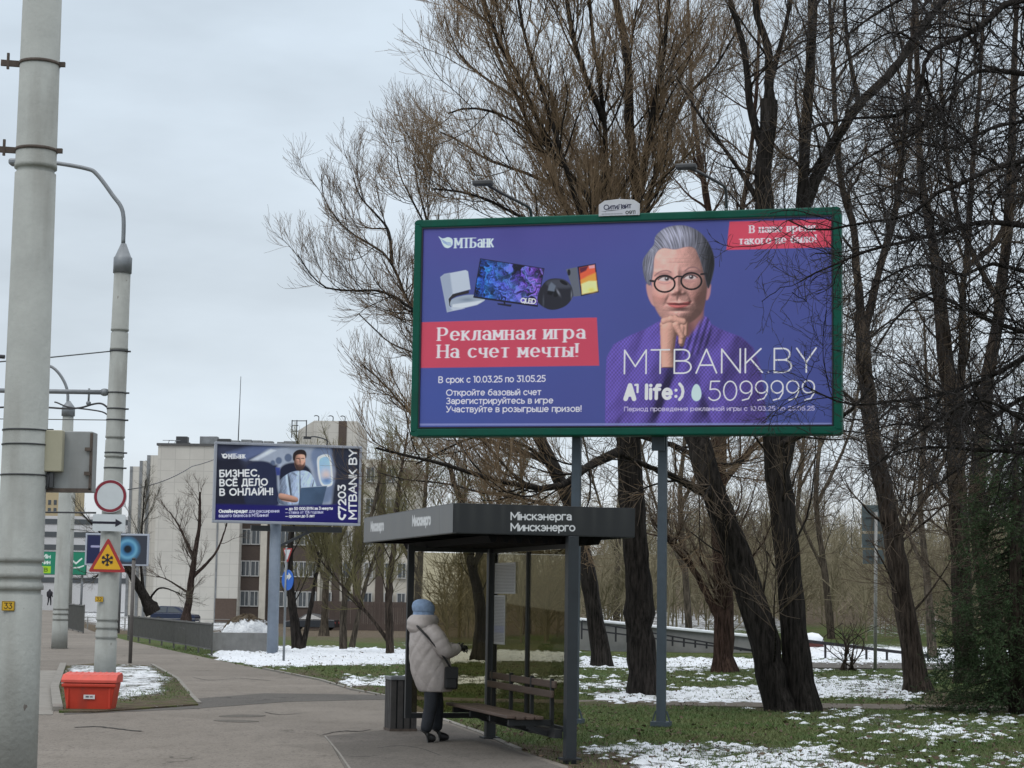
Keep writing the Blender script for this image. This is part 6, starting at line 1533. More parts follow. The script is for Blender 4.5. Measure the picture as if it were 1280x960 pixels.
# ------------------------------------------------------------------ buildings
def tile_mat(name, c, c2, sw, sh_, mort=.012, mc=(.3, .29, .26)):
    m = bpy.data.materials.new(name); m.use_nodes = True; global nt, N, LK
    nt = m.node_tree; N = nt.nodes.new; LK = nt.links.new; P = nt.nodes['Principled BSDF']
    t_ = N('ShaderNodeTexCoord'); sx = N('ShaderNodeSeparateXYZ'); LK(t_.outputs['Object'], sx.inputs[0]); cb_ = N('ShaderNodeCombineXYZ')
    LK(math_('ADD', sx.outputs[0], sx.outputs[1]), cb_.inputs[0]); LK(sx.outputs[2], cb_.inputs[1])
    br_ = N('ShaderNodeTexBrick'); br_.inputs['Scale'].default_value = 1; br_.inputs['Brick Width'].default_value = sw; br_.inputs['Row Height'].default_value = sh_; br_.inputs['Mortar Size'].default_value = mort
    br_.offset = 0 if sh_ > .5 else .5
    LK(cb_.outputs[0], br_.inputs['Vector']); br_.inputs['Color1'].default_value = (*c, 1); br_.inputs['Color2'].default_value = (*c2, 1); br_.inputs['Mortar'].default_value = (*mc, 1)
    b = mixc(mrange(noise_node(.16, 6, .7), .35, .75, 0, .35), br_.outputs[0], tuple(k * .6 for k in c))
    LK(b, P.inputs['Base Color']); P.inputs['Roughness'].default_value = .85; return m
M_TILE = tile_mat('cream_facade_tile', (.60, .575, .525), (.565, .54, .495), 1.5, 1.2, .035, (.47, .45, .41)); M_BRK = tile_mat('brown_brick', (.075, .052, .043), (.095, .067, .053), .26, .09, .012, (.09, .075, .065))
M_CREAM = mat('cream_render', (.55, .515, .45), .85, var=.12, nscale=1.5, stain=.2, stain_col=(.2, .17, .13)); M_WFR = mat('window_frame_white', (.46, .46, .45), .5, var=.08); M_PANE = mat('window_pane', (.035, .045, .055), .08, var=.3, nscale=.4, spec=.8)
M_ROOF = mat('roof_felt', (.10, .10, .10), .9, var=.2); M_EQ = mat('roof_plant_grey', (.22, .23, .24), .6, .2, var=.3, nscale=2)
DBD = 200.0; GB = -1.25
X = lambda px, D=DBD: (px - 640) / F * D
Zp = lambda px, py, D=DBD: at(px, py, D).z
bd = thing('apartment_building', 'large cream tiled block with brown brick wing behind the smaller billboard', 'building', (0, 0, 0))
top_z = Zp(230, 557)
xa, xm, xb = X(198), X(303), X(520)
b = MB(); b.box(((xa + xm) / 2, DBD + 12, (top_z + GB) / 2), (xm - xa, 24, top_z - GB)); w0 = b.build('wall', M_TILE, bd)
b = MB(); b.box(((xa + xm) / 2, DBD + 12, top_z + .1), (xm - xa + .3, 24.3, .25)); b.build('parapet', M_ROOF, w0)
b = MB(); b.box((X(275.5), DBD - .03, (top_z + GB) / 2), (.16, .08, top_z - GB)); b.build('downpipe', M_EQ, w0)
# stepped ribs of the left flank, receding
for i, (px, py) in enumerate(((185, 569), (176, 576), (164, 583))):
    D = DBD + 12 + 14 * i; b = MB(); tz = Zp(px, py, D); x0 = X(px, D); b.box((x0 + 4, D + 5, (tz + GB) / 2), (8, 10, tz - GB)); b.build('wall', M_TILE, bd)
    b = MB(); b.box((x0 + .15, D - .04, (tz + GB) / 2), (.35, .1, tz - GB)); b.build('downpipe', M_EQ, bd)
xc = X(402); b = MB(); b.box(((xm + xc) / 2, DBD + 13, (top_z + GB) / 2), (xc - xm - .01, 22, top_z - GB)); w1 = b.build('brick_wall', M_BRK, bd)
b = MB(); b.box(((xc + xb) / 2, DBD + 13.2, (top_z - 1 + GB) / 2), (xb - xc, 22, top_z - 1 - GB)); b.build('rendered_wall', M_CREAM, bd)
for px in (422, 449, 477): b = MB(); b.box((X(px), DBD + 2.15, (top_z - 1.5 + GB) / 2), (.85, .12, top_z - 1.5 - GB)); b.build('dark_strip', M_BRK, bd)
for a_, c_ in ((327, 335), (400, 403)): b = MB(); b.box((X((a_ + c_) / 2), DBD + 1.8, (top_z + GB) / 2), ((c_ - a_) * DBD / F, .5, top_z - GB)); b.build('pilaster', M_CREAM, w1)
PANES = [M_PANE, M_PANE, mat('curtained_pane', (.20, .19, .17), .25, var=.4, nscale=3), mat('dim_pane', (.09, .10, .11), .12, var=.4, nscale=2)]
for row, py in enumerate((749, 711, 671, 630, 590)):
    zc = Zp(360, py)
    for px in (308.5, 320.5, 344, 357, 369, 381, 393, 412, 436, 463, 489, 505):
        big = (px < 430); b = MB(); w_, h_ = .85, 1.55
        x_ = X(px)
        for dx, dz, ww, hh_ in ((0, h_ / 2, w_ + .1, .1), (0, -h_ / 2, w_ + .1, .1), (-w_ / 2, 0, .1, h_ - .1), (w_ / 2, 0, .1, h_ - .1), (.05, 0, .07, h_ - .1)): b.box((x_ + dx, DBD + 1.93, zc + dz), (ww, .12, hh_))
        f_ = b.build('window', M_WFR, bd)
        b = MB(); b.box((x_, DBD + 1.96, zc), (w_ - .1, .06, h_ - .1)); b.build('pane', PANES[int(px * 7 + row * 5) % 4], f_)
for px in (280,): b = MB(); b.box((X(289), DBD - .05, GB + 1.3), (2.2, .12, 2.4)); b.build('garage_door', mat('brown_door', (.10, .07, .055), .7, var=.15), bd)
for px, py0, py1, w_, m_ in ((222, 543, 557, 1.2, M_DSTEEL), (251, 543, 557, 1.0, M_EQ), (262, 543, 557, .9, M_EQ), (276, 546, 557, 1.3, M_DSTEEL), (290, 548, 557, .9, M_EQ), (304, 547, 557, 1.1, M_EQ), (318, 548, 557, 1.0, M_EQ), (332, 549, 557, 1.0, M_EQ), (348, 550, 557, .8, M_EQ), (360, 549, 557, 1.4, M_EQ)):
    z0, z1 = top_z + .2, Zp(px, py0); b = MB(); b.box((X(px), DBD + 3, (z0 + z1) / 2), (w_, 1.2, z1 - z0)); b.box((X(px) + w_ * .3, DBD + 2.6, z0 + .2), (w_ * .9, .3, .25)); b.build('rooftop_unit', m_, bd, .04)
for px in (205, 213): b = MB(); b.bar((X(px), DBD + 2, top_z), (X(px) + .2, DBD + 2, top_z + .7), .06); b.bar((X(px) - .5, DBD + 2, top_z + .68), (X(px) + .7, DBD + 2, top_z + .68), .06); b.build('roof_bracket', M_EQ, bd)
b = MB(); b.tube([(X(291), DBD + 4, top_z), (X(292), DBD + 4, Zp(292, 465))], [.06, .03], 6); b.build('antenna', M_DSTEEL, bd)
D = 235.0; tb = thing('apartment_building', 'taller cream block with dark vertical strip rising behind the smaller billboard', 'building', (0, D, 0))
zt_ = Zp(410, 526, D); b = MB(); b.box(((X(392, D) + X(447, D)) / 2, 8, (zt_ + GB) / 2), (X(447, D) - X(392, D), 16, zt_ - GB)); w_ = b.build('wall', M_TILE, tb)
b = MB(); b.prism([(X(372, D), GB), (X(392, D), GB), (X(392, D), zt_), (X(372, D), Zp(372, 538, D))], (0, .3, 0), (1, 0, 0), (0, 0, 1), 9); b.build('wing_wall', M_TILE, tb)
b = MB(); b.box((X(428.5, D), -.05, (zt_ + GB) / 2), (X(433, D) - X(423, D), .1, zt_ - GB)); b.build('dark_strip', M_BRK, w_)
b = MB()
for px in (366, 372, 384): b.bar((X(px, D), -1, Zp(px, 548, D)), (X(px, D), -1, Zp(px, 526, D)), .12)
for py in (527, 533, 540): b.bar((X(366, D), -1, Zp(366, py, D)), (X(384 if py < 530 else 374, D), -1, Zp(384, py, D)), .10)
b.build('roof_frame', M_DSTEEL, tb)
for px in (398, 416, 431): b = MB(); z_ = zt_; b.tube(cr([(X(px, D), 0, z_), (X(px, D), 0, z_ + .5), (X(px - 3, D), -.3, z_ + .6), (X(px - 5, D), -.5, z_ + .5)], False, 3), .06, 5); b.build('roof_lamp', M_DSTEEL, tb)
# far left: yellowish block and low glazed building, road signs
D = 300.0; fb = thing('apartment_building', 'distant yellowish tower block seen between the nearest pole and box', 'building', (0, D, 0))
b = MB(); z1 = Zp(75, 618, D); b.box((X(60, D), 6, z1 / 2), (X(87, D) - X(33, D), 12, z1 + 2)); w_ = b.build('wall', mat('yellow_render', (.42, .34, .21), .85, var=.1), fb)
for r in range(5):
    for px in (58, 65, 72, 79): 
        b = MB(); zc = Zp(px, 628 + 10 * r, D); b.box((X(px, D), -.03, zc), (.45, .08, .75)); b.build('window', M_PANE, w_)
D = 280.0; gb = thing('shop_building', 'low distant glazed building in white and dark bands beyond the green sign', 'building', (0, D, 0))
b = MB(); z1 = Zp(75, 645, D); b.box((X(75, D), 5, (z1 + 1) / 2 - 1), (X(175, D) - X(-25, D), 10, z1 + 1)); w_ = b.build('wall', mat('white_grey_render', (.56, .56, .57), .8, var=.12), gb)
for py in (652, 668, 684, 725): b = MB(); b.box((X(75, D), -.05, Zp(75, py, D)), (X(172, D) - X(-22, D), .12, .75)); b.build('glazing_band', M_PANE, w_)
D = 110.0
def adboard(name, label, px0, px1, py0, py1, D, bg, draw, frame=.1, fm=None, legs=(.3, .7), K=INK):
    a_ = at(px0, py1, D); c_ = at(px1, py0, D); gz = float(terrain((a_.x + c_.x) / 2, D)); t = thing(name, label, 'billboard' if 'board' in name else 'road sign', ((a_.x + c_.x) / 2, D, gz))
    W_, H_ = c_.x - a_.x, c_.z - a_.z; zc = (a_.z + c_.z) / 2 - gz
    b = MB(); b.box((0, .1, zc), (W_, .18, H_)); f_ = b.build('frame', fm or M_FR2, t, .02)
    A = Art(W_ - 2 * frame, H_ - 2 * frame, .03, bg, K); draw(A)
    A.sheet('poster' if 'board' in name else 'sign_face', Matrix(((1, 0, 0, -W_ / 2 + frame), (0, 0, -1, .005), (0, 1, 0, zc - H_ / 2 + frame), (0, 0, 0, 1))), ATT, f_)
    for k in legs: b = MB(); b.tube([(W_ * (k - .5), .3, 0), (W_ * (k - .5), .3, zc + H_ * .3)], .10, 8); b.build('post', M_STEEL, t)
    return t
def eye(A):
    w_, h_ = A.W, A.H
    A.poly([(0, 0), (w_ * .45, 0), (w_ * .40, h_), (0, h_)], (34, 38, 72), raw=True, soft=.1)
    c_ = (w_ * .68, h_ * .52); t = np.linspace(0, 2 * PI, 30, endpoint=False)
    for r_, cc in ((.34, (62, 100, 128)), (.27, (96, 150, 178)), (.19, (58, 110, 150)), (.11, (20, 26, 36))): A.poly([(c_[0] + r_ * h_ * 1.3 * math.cos(k), c_[1] + r_ * h_ * 1.3 * math.sin(k)) for k in t], cc, raw=True, soft=.06)
    A.stroke([(w_ * .08, h_ * .6), (w_ * .2, h_ * .6)], .06, (150, 150, 180), raw=True)
adboard('billboard', 'small distant billboard with blue eye picture behind the triangular sign', 105.5, 186.5, 667.5, 706.5, D, (52, 56, 66), eye, .1, mat('frame_pale_blue', (.42, .46, .54), .5, var=.1), (.55,))
def green(A):
    w_, h_ = A.W, A.H; W_ = (214, 232, 224)
    A.text('на Мін', (w_ * .02, h_ * .72), (w_ * .34, h_ * .72), h_ * .17, .2, W_, gap=.2) ; A.text('на Мин', (w_ * .02, h_ * .46), (w_ * .34, h_ * .46), h_ * .17, .2, W_, gap=.2)
    A.poly([(0, h_ * .04), (w_ * .36, h_ * .04), (w_ * .36, h_ * .36), (0, h_ * .36)], (150, 190, 40), raw=True); A.text('на В', (w_ * .08, h_ * .12), (w_ * .30, h_ * .12), h_ * .15, .2, (40, 60, 30), gap=.2)
    A.stroke([(w_ * .66, h_ * .38), (w_ * .74, h_ * .66), (w_ * .82, h_ * .5), (w_ * .92, h_ * .72)], .06, W_, raw=True); A.stroke([(w_ * .62, h_ * .26), (w_ * .88, h_ * .32), (w_ * .96, h_ * .4)], .05, W_, raw=True)
adboard('direction_sign', 'wide green road sign with white lines and a yellow-green panel at far left', 38, 108.5, 690, 718, 160, (34, 118, 92), green, .05, M_GREEN, (.08, .92))
# ribbed brown fence behind the trees
D = 168.0; x0, x1 = X(393, D), X(516, D); zf = Zp(450, 752, D); t = thing('board_fence', 'tall brown ribbed fence behind the parked dark saloon car', 'fence', ((x0 + x1) / 2, D, GB))
b = MB(); n = 46
for i in range(n):
    x_ = x0 + (x1 - x0) * (i + .5) / n - (x0 + x1) / 2; b.box((x_, .03 * (i % 2), (zf - GB) / 2), ((x1 - x0) / n * .96, .04, zf - GB + (.12 if i % 6 == 0 else 0)))
b.build('boards', mat('brown_boards', (.085, .062, .052), .8, var=.2, nscale=1), t)
b = MB(); b.box((0, .12, .5), (x1 - x0, .06, .1)); b.box((0, .12, zf - GB - .4), (x1 - x0, .06, .1)); b.build('rail', M_DSTEEL, t)

# ------------------------------------------------------------------ parked cars
def car(name, label, loc, rz, prof, roofp, L, Wd, m, wr=.33, wx=(.8, 3.5)):
    """prof: side outline x,z of the lower body; roofp: glasshouse outline"""
    t = thing(name, label, 'car', loc, rz)
    def ext(pr, w, m_, nm, par, inset=0.0, z0=None):
        b = MB(); n = len(pr); zmin = min(p[1] for p in pr); zmax = max(p[1] for p in pr)
        for s in (-1, 1):
            b.v += [(p[0] - L / 2, s * (w / 2 - inset * (p[1] - zmin) / (zmax - zmin)), p[1]) for p in pr]
        b.f += [tuple(range(n)), tuple(n + i for i in reversed(range(n)))] + [(i, n + i, n + (i + 1) % n, (i + 1) % n) for i in range(n)]; b.smooth += [False] * (n + 2)
        return b.build(nm, m_, par, .04)
    body = ext(prof, Wd, m, 'body', t, .05); cab = ext(roofp, Wd - .12, m, 'roof', t, .2)
    # side windows, windscreen
    z0 = min(p[1] for p in roofp) + .06; z1 = max(p[1] for p in roofp) - .09; xs = [p[0] for p in roofp]; xa_, xb_ = min(xs), max(xs); xta = min(p[0] for p in roofp if p[1] > z1); xtb = max(p[0] for p in roofp if p[1] > z1)
    for s in (-1, 1):
        yb = s * (Wd / 2 - .06 - .2 * .08 + .012); yt_ = s * (Wd / 2 - .06 - .2 * .85 + .012); xmid = (xta + xtb) / 2
        for lo, hi, lt, ht in ((xa_ + .3, xmid - .05, xta + .12, xmid - .05), (xmid + .05, xb_ - .35, xmid + .05, xtb - .1)):
            b = MB(); P = [(lo - L / 2, yb, z0), (hi - L / 2, yb, z0), (ht - L / 2, yt_, z1), (lt - L / 2, yt_, z1)]
            b.add(P + [(p[0], p[1] - s * .02, p[2]) for p in P], [(0, 1, 2, 3), (7, 6, 5, 4), (0, 4, 5, 1), (1, 5, 6, 2), (2, 6, 7, 3), (3, 7, 4, 0)]); b.build('window', M_PANE, cab)
    for x_ in wx:
        for s in (-1, 1):
            b = MB(); R_ = Matrix.Rotation(PI / 2, 3, 'X'); pr = [(.0, -.1), (wr - .05, -.1), (wr, -.06), (wr, .06), (wr - .05, .1), (.0, .1)]
            n = 20; vs = [Vector((r * math.cos(2 * PI * j / n), r * math.sin(2 * PI * j / n), z)) for r, z in pr for j in range(n)]
            b.add([R_ @ v + Vector((x_ - L / 2, s * (Wd / 2 - .09), wr)) for v in vs], [(i * n + j, i * n + (j + 1) % n, (i + 1) * n + (j + 1) % n, (i + 1) * n + j) for i in range(len(pr) - 1) for j in range(n)], True)
            w_ = b.build('wheel', mat('tyre', (.015, .015, .016), .8), t)
            b = MB(); b.lathe([(wr * .62, -.01), (wr * .55, .01), (.05, .02), (.0, .02)], 14); o = b.build('rim', M_STEEL, w_); o.matrix_local = Matrix.Translation((x_ - L / 2, s * (Wd / 2 + .015), wr)) @ Matrix.Rotation(s * -PI / 2, 4, 'X')
    zl = prof[2][1] * .9
    for s in (-1, 1):
        b = MB(); b.box((L / 2 - .06, s * (Wd / 2 - .25), zl), (.1, .3, .14)); b.build('headlight', M_SWHT, body, .02)
        b = MB(); b.box((-L / 2 + .04, s * (Wd / 2 - .2), zl + .1), (.08, .22, .2)); b.build('tail_light', M_SRED, body, .02)
    return t
M_NAVY = mat('navy_car_paint', (.008, .016, .045), .22, .3, var=.05, spec=.6); M_CBLK = mat('black_car_paint', (.012, .013, .017), .22, .3, var=.05, spec=.6)
v = at(219, 778, 188); v.z = -1.25
car('parked_car', 'dark blue suv parked below the pale building wall', v, math.radians(-8), [(0, .3), (4.5, .3), (4.5, .72), (4.35, .92), (3.45, 1.05), (.1, 1.05), (0, .8)], [(.12, 1.04), (.3, 1.58), (.9, 1.72), (2.4, 1.70), (2.8, 1.6), (3.5, 1.04)], 4.5, 1.85, M_NAVY, .36, (.85, 3.65))
v = at(389, 785, 165); v.z = -1.25
car('parked_car', 'black saloon car parked before the brown ribbed fence', v, math.radians(172), [(0, .25), (4.5, .25), (4.5, .6), (4.3, .75), (3.3, .88), (.9, .92), (.05, .9), (0, .6)], [(.75, .90), (1.3, 1.32), (1.9, 1.42), (2.6, 1.38), (3.35, .88)], 4.5, 1.8, M_CBLK, .32)
# ------------------------------------------------------------------ trees
def Lp(pts, D0=None):
    return [at(*(p if len(p) == 3 else (*p, D0))) for p in pts]
M_BK = bark('dark_bark', (.022, .019, .017)); M_BB = bark('brown_bark', (.040, .031, .025)); M_BG = bark('grey_brown_bark', (.070, .058, .045))  # three bark base tones, the first near black
M_TW = mat('willow_twigs', (.20, .138, .082), .8, var=.35, nscale=2); M_TD = mat('dark_twigs', (.026, .022, .021), .8, var=.35, nscale=2); M_TB = mat('brown_twigs', (.115, .084, .058), .8, var=.3, nscale=2)
M_TM = mat('tan_brown_twigs', (.16, .112, .072), .8, var=.3, nscale=2); M_TO = mat('olive_budding_twigs', (.145, .13, .055), .8, var=.4, nscale=1.5)
def lv(per_m, L, ang=(38, 10), up=.08, wig=.10, K=6, rf=.55, rmax=.05, tip=.004, t0=.15, t1=1.0, **k): return dict(per_m=per_m, L=L, ang=ang, up=up, wig=wig, K=K, rf=rf, rmax=rmax, tip=tip, t0=t0, t1=t1, **k)
R_ = np.random.RandomState
GT = 'bare trees on the snowy lawn'
# big willow behind the billboard
D = 35.5; g0 = gp(805, 866); g0.z = -.05
T = [Lp([(805, 868, D), (800, 780, D), (795, 680, D), (788, 600, D), (785, 520, D), (788, 440, D)]) , .27, .20]
limbs = [T]
for pts, r0, r1 in (
    ([(788, 440, 35.5), (770, 330, 35), (740, 258, 34.5), (690, 190, 34), (640, 150, 33.5), (590, 135, 33), (560, 142, 33)], .095, .016),
    ([(788, 460, 35.5), (765, 340, 36), (725, 255, 36.5), (665, 220, 37), (610, 200, 37.5), (580, 180, 38), (550, 165, 38)], .09, .016),
    ([(788, 440, 35.5), (775, 330, 35), (760, 255, 35), (755, 150, 34.6), (742, 50, 34.3), (730, -60, 34)], .10, .025),
    ([(788, 440, 35.5), (795, 330, 35.5), (797, 255, 35.5), (786, 150, 35.6), (785, 75, 35.8), (770, 0, 36), (762, -110, 36)], .16, .05),
    ([(790, 420, 35.5), (805, 300, 36), (812, 245, 36), (850, 135, 36.5), (893, 85, 37), (920, 40, 37)], .09, .02),
    ([(785, 470, 35.5), (760, 350, 34.5), (720, 250, 33.6), (680, 120, 33), (655, 40, 32.6), (640, -60, 32.4)], .085, .022),
    ([(785, 470, 35.5), (755, 360, 36.5), (700, 240, 37.4), (645, 120, 38), (612, 40, 38.4), (592, -60, 38.6)], .085, .022),
    ([(690, 190, 34), (650, 100, 33.4), (615, 30, 33), (590, -60, 33)], .06, .02),
    ([(785, 500, 35.5), (740, 400, 35), (690, 300, 34), (620, 255, 33.5), (575, 240, 33), (540, 236, 33)], .07, .016),
    ([(797, 255, 35.5), (815, 150, 35), (830, 60, 34.8), (840, -50, 34.6)], .09, .03),
    ([(755, 150, 34.6), (720, 60, 34), (700, -60, 33.6)], .07, .03),
    ([(640, 120, 38), (580, 75, 38.5), (555, 20, 38.8)], .04, .012),
    ([(785, 560, 35.5), (740, 580, 34.8), (697, 608, 34), (644, 605, 33.5), (600, 595, 33), (557, 581, 32.8), (507, 569, 32.6), (470, 560, 32.5)], .11, .02),
    ([(786, 540, 35.5), (850, 560, 35), (890, 585, 34.5), (930, 575, 34.2)], .08, .02)):
    limbs.append([Lp(pts), r0, r1])
tree('willow_tree', 'big bare willow with thick straight trunk behind the right half of the shelter roof', 'tree', limbs,
     [lv(3.4, 2.5, (36, 10), .10, .10, 8, .45, .022, .006, .2, skip_trunk=True), lv(8.5, 1.2, (34, 10), .14, .12, 6, .6, .008, .004, .1), lv(11, .6, (30, 9), .16, .08, 4, .75, .0055, .003, .1)], R_(1), M_BK, M_TW, GT, g0)
# leaning tree behind the shelter, its limbs reach out to the left of the billboard
D = 50
limbs = [[Lp([(752, 828, D), (742, 760, D), (730, 690, D), (712, 630, D), (690, 580, D), (660, 520, D), (620, 460, D)]), .24, .13]]
for pts, r0, r1 in (
    ([(640, 490, 50), (580, 430, 49.5), (512, 384, 49), (480, 365, 49), (440, 363, 48.6), (410, 360, 48.2), (390, 345, 48), (372, 318, 48)], .085, .014),
    ([(620, 460, 50), (560, 420, 50.4), (515, 385, 50.5), (490, 330, 50.5), (470, 310, 50.6), (440, 292, 50.8), (420, 272, 51), (405, 248, 51), (402, 218, 51)], .085, .014),
    ([(490, 330, 50.5), (486, 290, 50.8), (470, 268, 51), (450, 245, 51.2), (442, 222, 51.4)], .06, .015),
    ([(620, 460, 50), (570, 380, 49), (540, 300, 48.5), (515, 250, 48), (500, 218, 48), (496, 192, 48)], .07, .015),
    ([(660, 520, 50), (600, 480, 51), (540, 450, 51.5), (490, 430, 52), (462, 405, 52), (448, 392, 52)], .065, .015),
    ([(690, 580, 50), (640, 560, 49), (590, 545, 48.5), (520, 520, 48), (480, 480, 48), (452, 455, 48)], .09, .02),
    ([(711, 622, 50), (700, 604, 49.5), (682, 575, 49), (644, 552, 48.5), (600, 545, 48), (560, 560, 48), (520, 580, 48)], .08, .02),
    ([(715, 640, 50), (660, 625, 51), (600, 615, 51.5), (560, 605, 52), (510, 600, 52), (470, 590, 52)], .07, .015),
    ([(540, 300, 48.5), (520, 220, 48), (520, 172, 48)], .04, .012)):
    limbs.append([Lp(pts), r0, r1])
tree('willow_tree', 'leaning dark tree behind the shelter whose limbs spread left of the big billboard', 'tree', limbs,
     [lv(2.8, 2.6, (42, 12), .12, .12, 8, .45, .026, .007, .15, skip_trunk=True), lv(7.5, 1.1, (36, 11), .16, .12, 6, .6, .010, .005, .1), lv(10, .62, (32, 10), .16, .1, 4, .75, .0065, .0035, .1)], R_(2), M_BK, M_TM, GT)
# tree with a low fork at the path
D = 47
tree('bare_tree', 'dark forked tree between the blue-grey billboard post and the twin leaning trunks', 'tree',
     [[Lp([(905, 840, D), (905, 780, D), (902, 700, D), (898, 600, D), (900, 480, D), (905, 350, D)]), .25, .14],
      [Lp([(903, 780, D), (885, 745, D), (862, 705, D), (835, 675, D - .5), (815, 650, D - 1)]), .13, .03], [Lp([(900, 610, D), (940, 560, D + 1), (990, 520, D + 2), (1020, 480, D + 2)]), .1, .03],
      [Lp([(905, 350, D), (880, 230, D), (865, 120, D + 1), (860, 0, D + 1)]), .12, .03], [Lp([(903, 380, D), (930, 250, D), (945, 120, D - 1), (950, -20, D - 1)]), .1, .03]],
     [lv(2.8, 2.6, (45, 12), .08, .13, 8, .5, .035, .009, .15), lv(6, 1.3, (40, 11), .1, .12, 6, .6, .012, .006, .1), lv(9, .65, (34, 10), .1, .1, 4, .7, .007, .0035, .1)], R_(3), bark('red_brown_bark', (.045, .028, .022)), M_TB, GT)
# twin leaning trunks
D = 30.7
tree('bare_tree', 'two thick dark trunks joined at the base and leaning left, right of the billboard post', 'tree',
     [[Lp([(1003, 886, D), (992, 790, D), (982, 690, D), (972, 600, D), (966, 520, D), (958, 400, D), (953, 250, D), (955, 187, D), (961, 125, D)]), .22, .13],
      [Lp([(975, 887, D - .2), (955, 800, D - .1), (925, 700, D), (900, 640, D), (882, 590, D), (870, 540, D + .3), (850, 470, D + .6)]), .27, .17],
      [Lp([(961, 125, D), (960, 62, D), (947, 20, D), (938, -50, D)]), .1, .04], [Lp([(955, 187, D), (939, 140, D), (930, 62, D), (912, -5, D), (900, -60, D)]), .08, .03],
      [Lp([(961, 110, D), (983, 28, D), (993, -30, D)]), .06, .025], [Lp([(953, 260, D), (920, 206, D), (892, 169, D), (872, 140, D), (845, 95, D)]), .055, .012],
      [Lp([(972, 600, D), (995, 500, D + .4), (1000, 380, D + .6), (1002, 250, D + .6), (1006, 187, D + .6), (1012, 100, D + .6), (1017, 0, D + .6), (1020, -60, D + .6)]), .16, .07],
      [Lp([(1002, 262, D + .6), (1040, 184, D + .4), (1074, 131, D), (1111, 94, D), (1145, 47, D), (1185, -5, D)]), .12, .05],
      [Lp([(895, 625, D), (850, 600, D - .6), (815, 585, D - 1), (780, 570, D - 1.2)]), .09, .03], [Lp([(968, 560, D), (1010, 540, D - .5), (1060, 515, D - 1), (1090, 480, D - 1.3)]), .07, .02],
      [Lp([(1074, 131, D), (1060, 60, D), (1055, -20, D)]), .05, .02]],
     [lv(2.6, 2.3, (46, 12), .07, .13, 8, .4, .022, .006, .15), lv(6, 1.15, (42, 12), .08, .13, 6, .6, .008, .004, .1), lv(9.5, .55, (36, 11), .08, .1, 4, .75, .005, .003, .1)], R_(4), M_BK, M_TB, GT)
# right hand leaning trunk
D = 38
tree('bare_tree', 'slender grey-brown trunk leaning left beside the backs of the road signs', 'tree',
     [[Lp([(1147, 866, D), (1138, 800, D), (1124, 720, D), (1110, 640, D), (1094, 566, D), (1085, 500, D), (1079, 440, D), (1076, 390, D)]), .22, .13],
      [Lp([(1077, 400, D), (1071, 338, D), (1067, 280, D), (1054, 240, D), (1045, 160, D), (1040, 60, D), (1035, -40, D)]), .10, .03], [Lp([(1079, 420, D), (1100, 335, D), (1120, 260, D), (1132, 150, D), (1140, 40, D), (1145, -40, D)]), .10, .03],
      [Lp([(1117, 680, D), (1140, 650, D + .5), (1160, 610, D + 1), (1170, 560, D + 1)]), .06, .015], [Lp([(1088, 520, D), (1040, 480, D - 1), (1000, 470, D - 1.5)]), .05, .012]],
     [lv(3.0, 2.4, (48, 12), .06, .13, 8, .5, .03, .009, .15), lv(6.5, 1.2, (42, 12), .06, .13, 6, .6, .011, .005, .1), lv(9, .6, (36, 11), .06, .1, 4, .7, .006, .0035, .1)], R_(5), M_BB, M_TB, GT)
D = 42
tree('bare_tree', 'tall dark trunk rising behind the green spruce at the right edge', 'tree',
     [[Lp([(1210, 858, D), (1204, 780, D), (1198, 660, D), (1194, 540, D), (1184, 463, D), (1175, 385, D), (1171, 330, D)]), .25, .15],
      [Lp([(1172, 340, D), (1162, 280, D), (1150, 200, D), (1147, 90, D), (1144, -40, D)]), .12, .05], [Lp([(1196, 560, D), (1203, 447, D), (1203, 380, D), (1208, 335, D), (1232, 315, D), (1255, 285, D), (1275, 200, D)]), .12, .05],
      [Lp([(1208, 335, D), (1215, 220, D), (1225, 100, D), (1230, -20, D)]), .09, .03], [Lp([(1198, 640, D), (1165, 600, D - 1), (1148, 560, D - 1.5)]), .06, .015]],
     [lv(3.0, 2.5, (48, 12), .06, .13, 8, .5, .03, .009, .15), lv(6.5, 1.2, (42, 12), .06, .13, 6, .6, .011, .005, .1), lv(9, .6, (36, 11), .06, .1, 4, .7, .006, .0035, .1)], R_(6), M_BB, M_TB, GT)
D = 46
tree('bare_tree', 'short thick trunk leaning right among the spruce branches', 'tree',
     [[Lp([(1248, 846, D), (1240, 780, D), (1226, 700, D), (1222, 600, D), (1235, 480, D), (1250, 380, D), (1262, 250, D), (1268, 60, D), (1272, -90, D)]), .25, .04],
      [Lp([(1226, 640, D), (1260, 560, D), (1290, 470, D)]), .1, .04], [Lp([(1250, 380, D), (1200, 280, D - 1), (1180, 150, D - 1.5), (1175, 20, D - 1.5), (1172, -70, D - 1.5)]), .08, .02]],
     [lv(2.8, 2.6, (48, 12), .05, .13, 8, .5, .03, .009, .15), lv(6.5, 1.2, (42, 12), .05, .13, 6, .6, .011, .005, .1), lv(8, .6, (36, 11), .05, .1, 4, .7, .006, .004, .1)], R_(7), M_BB, M_TD, GT)
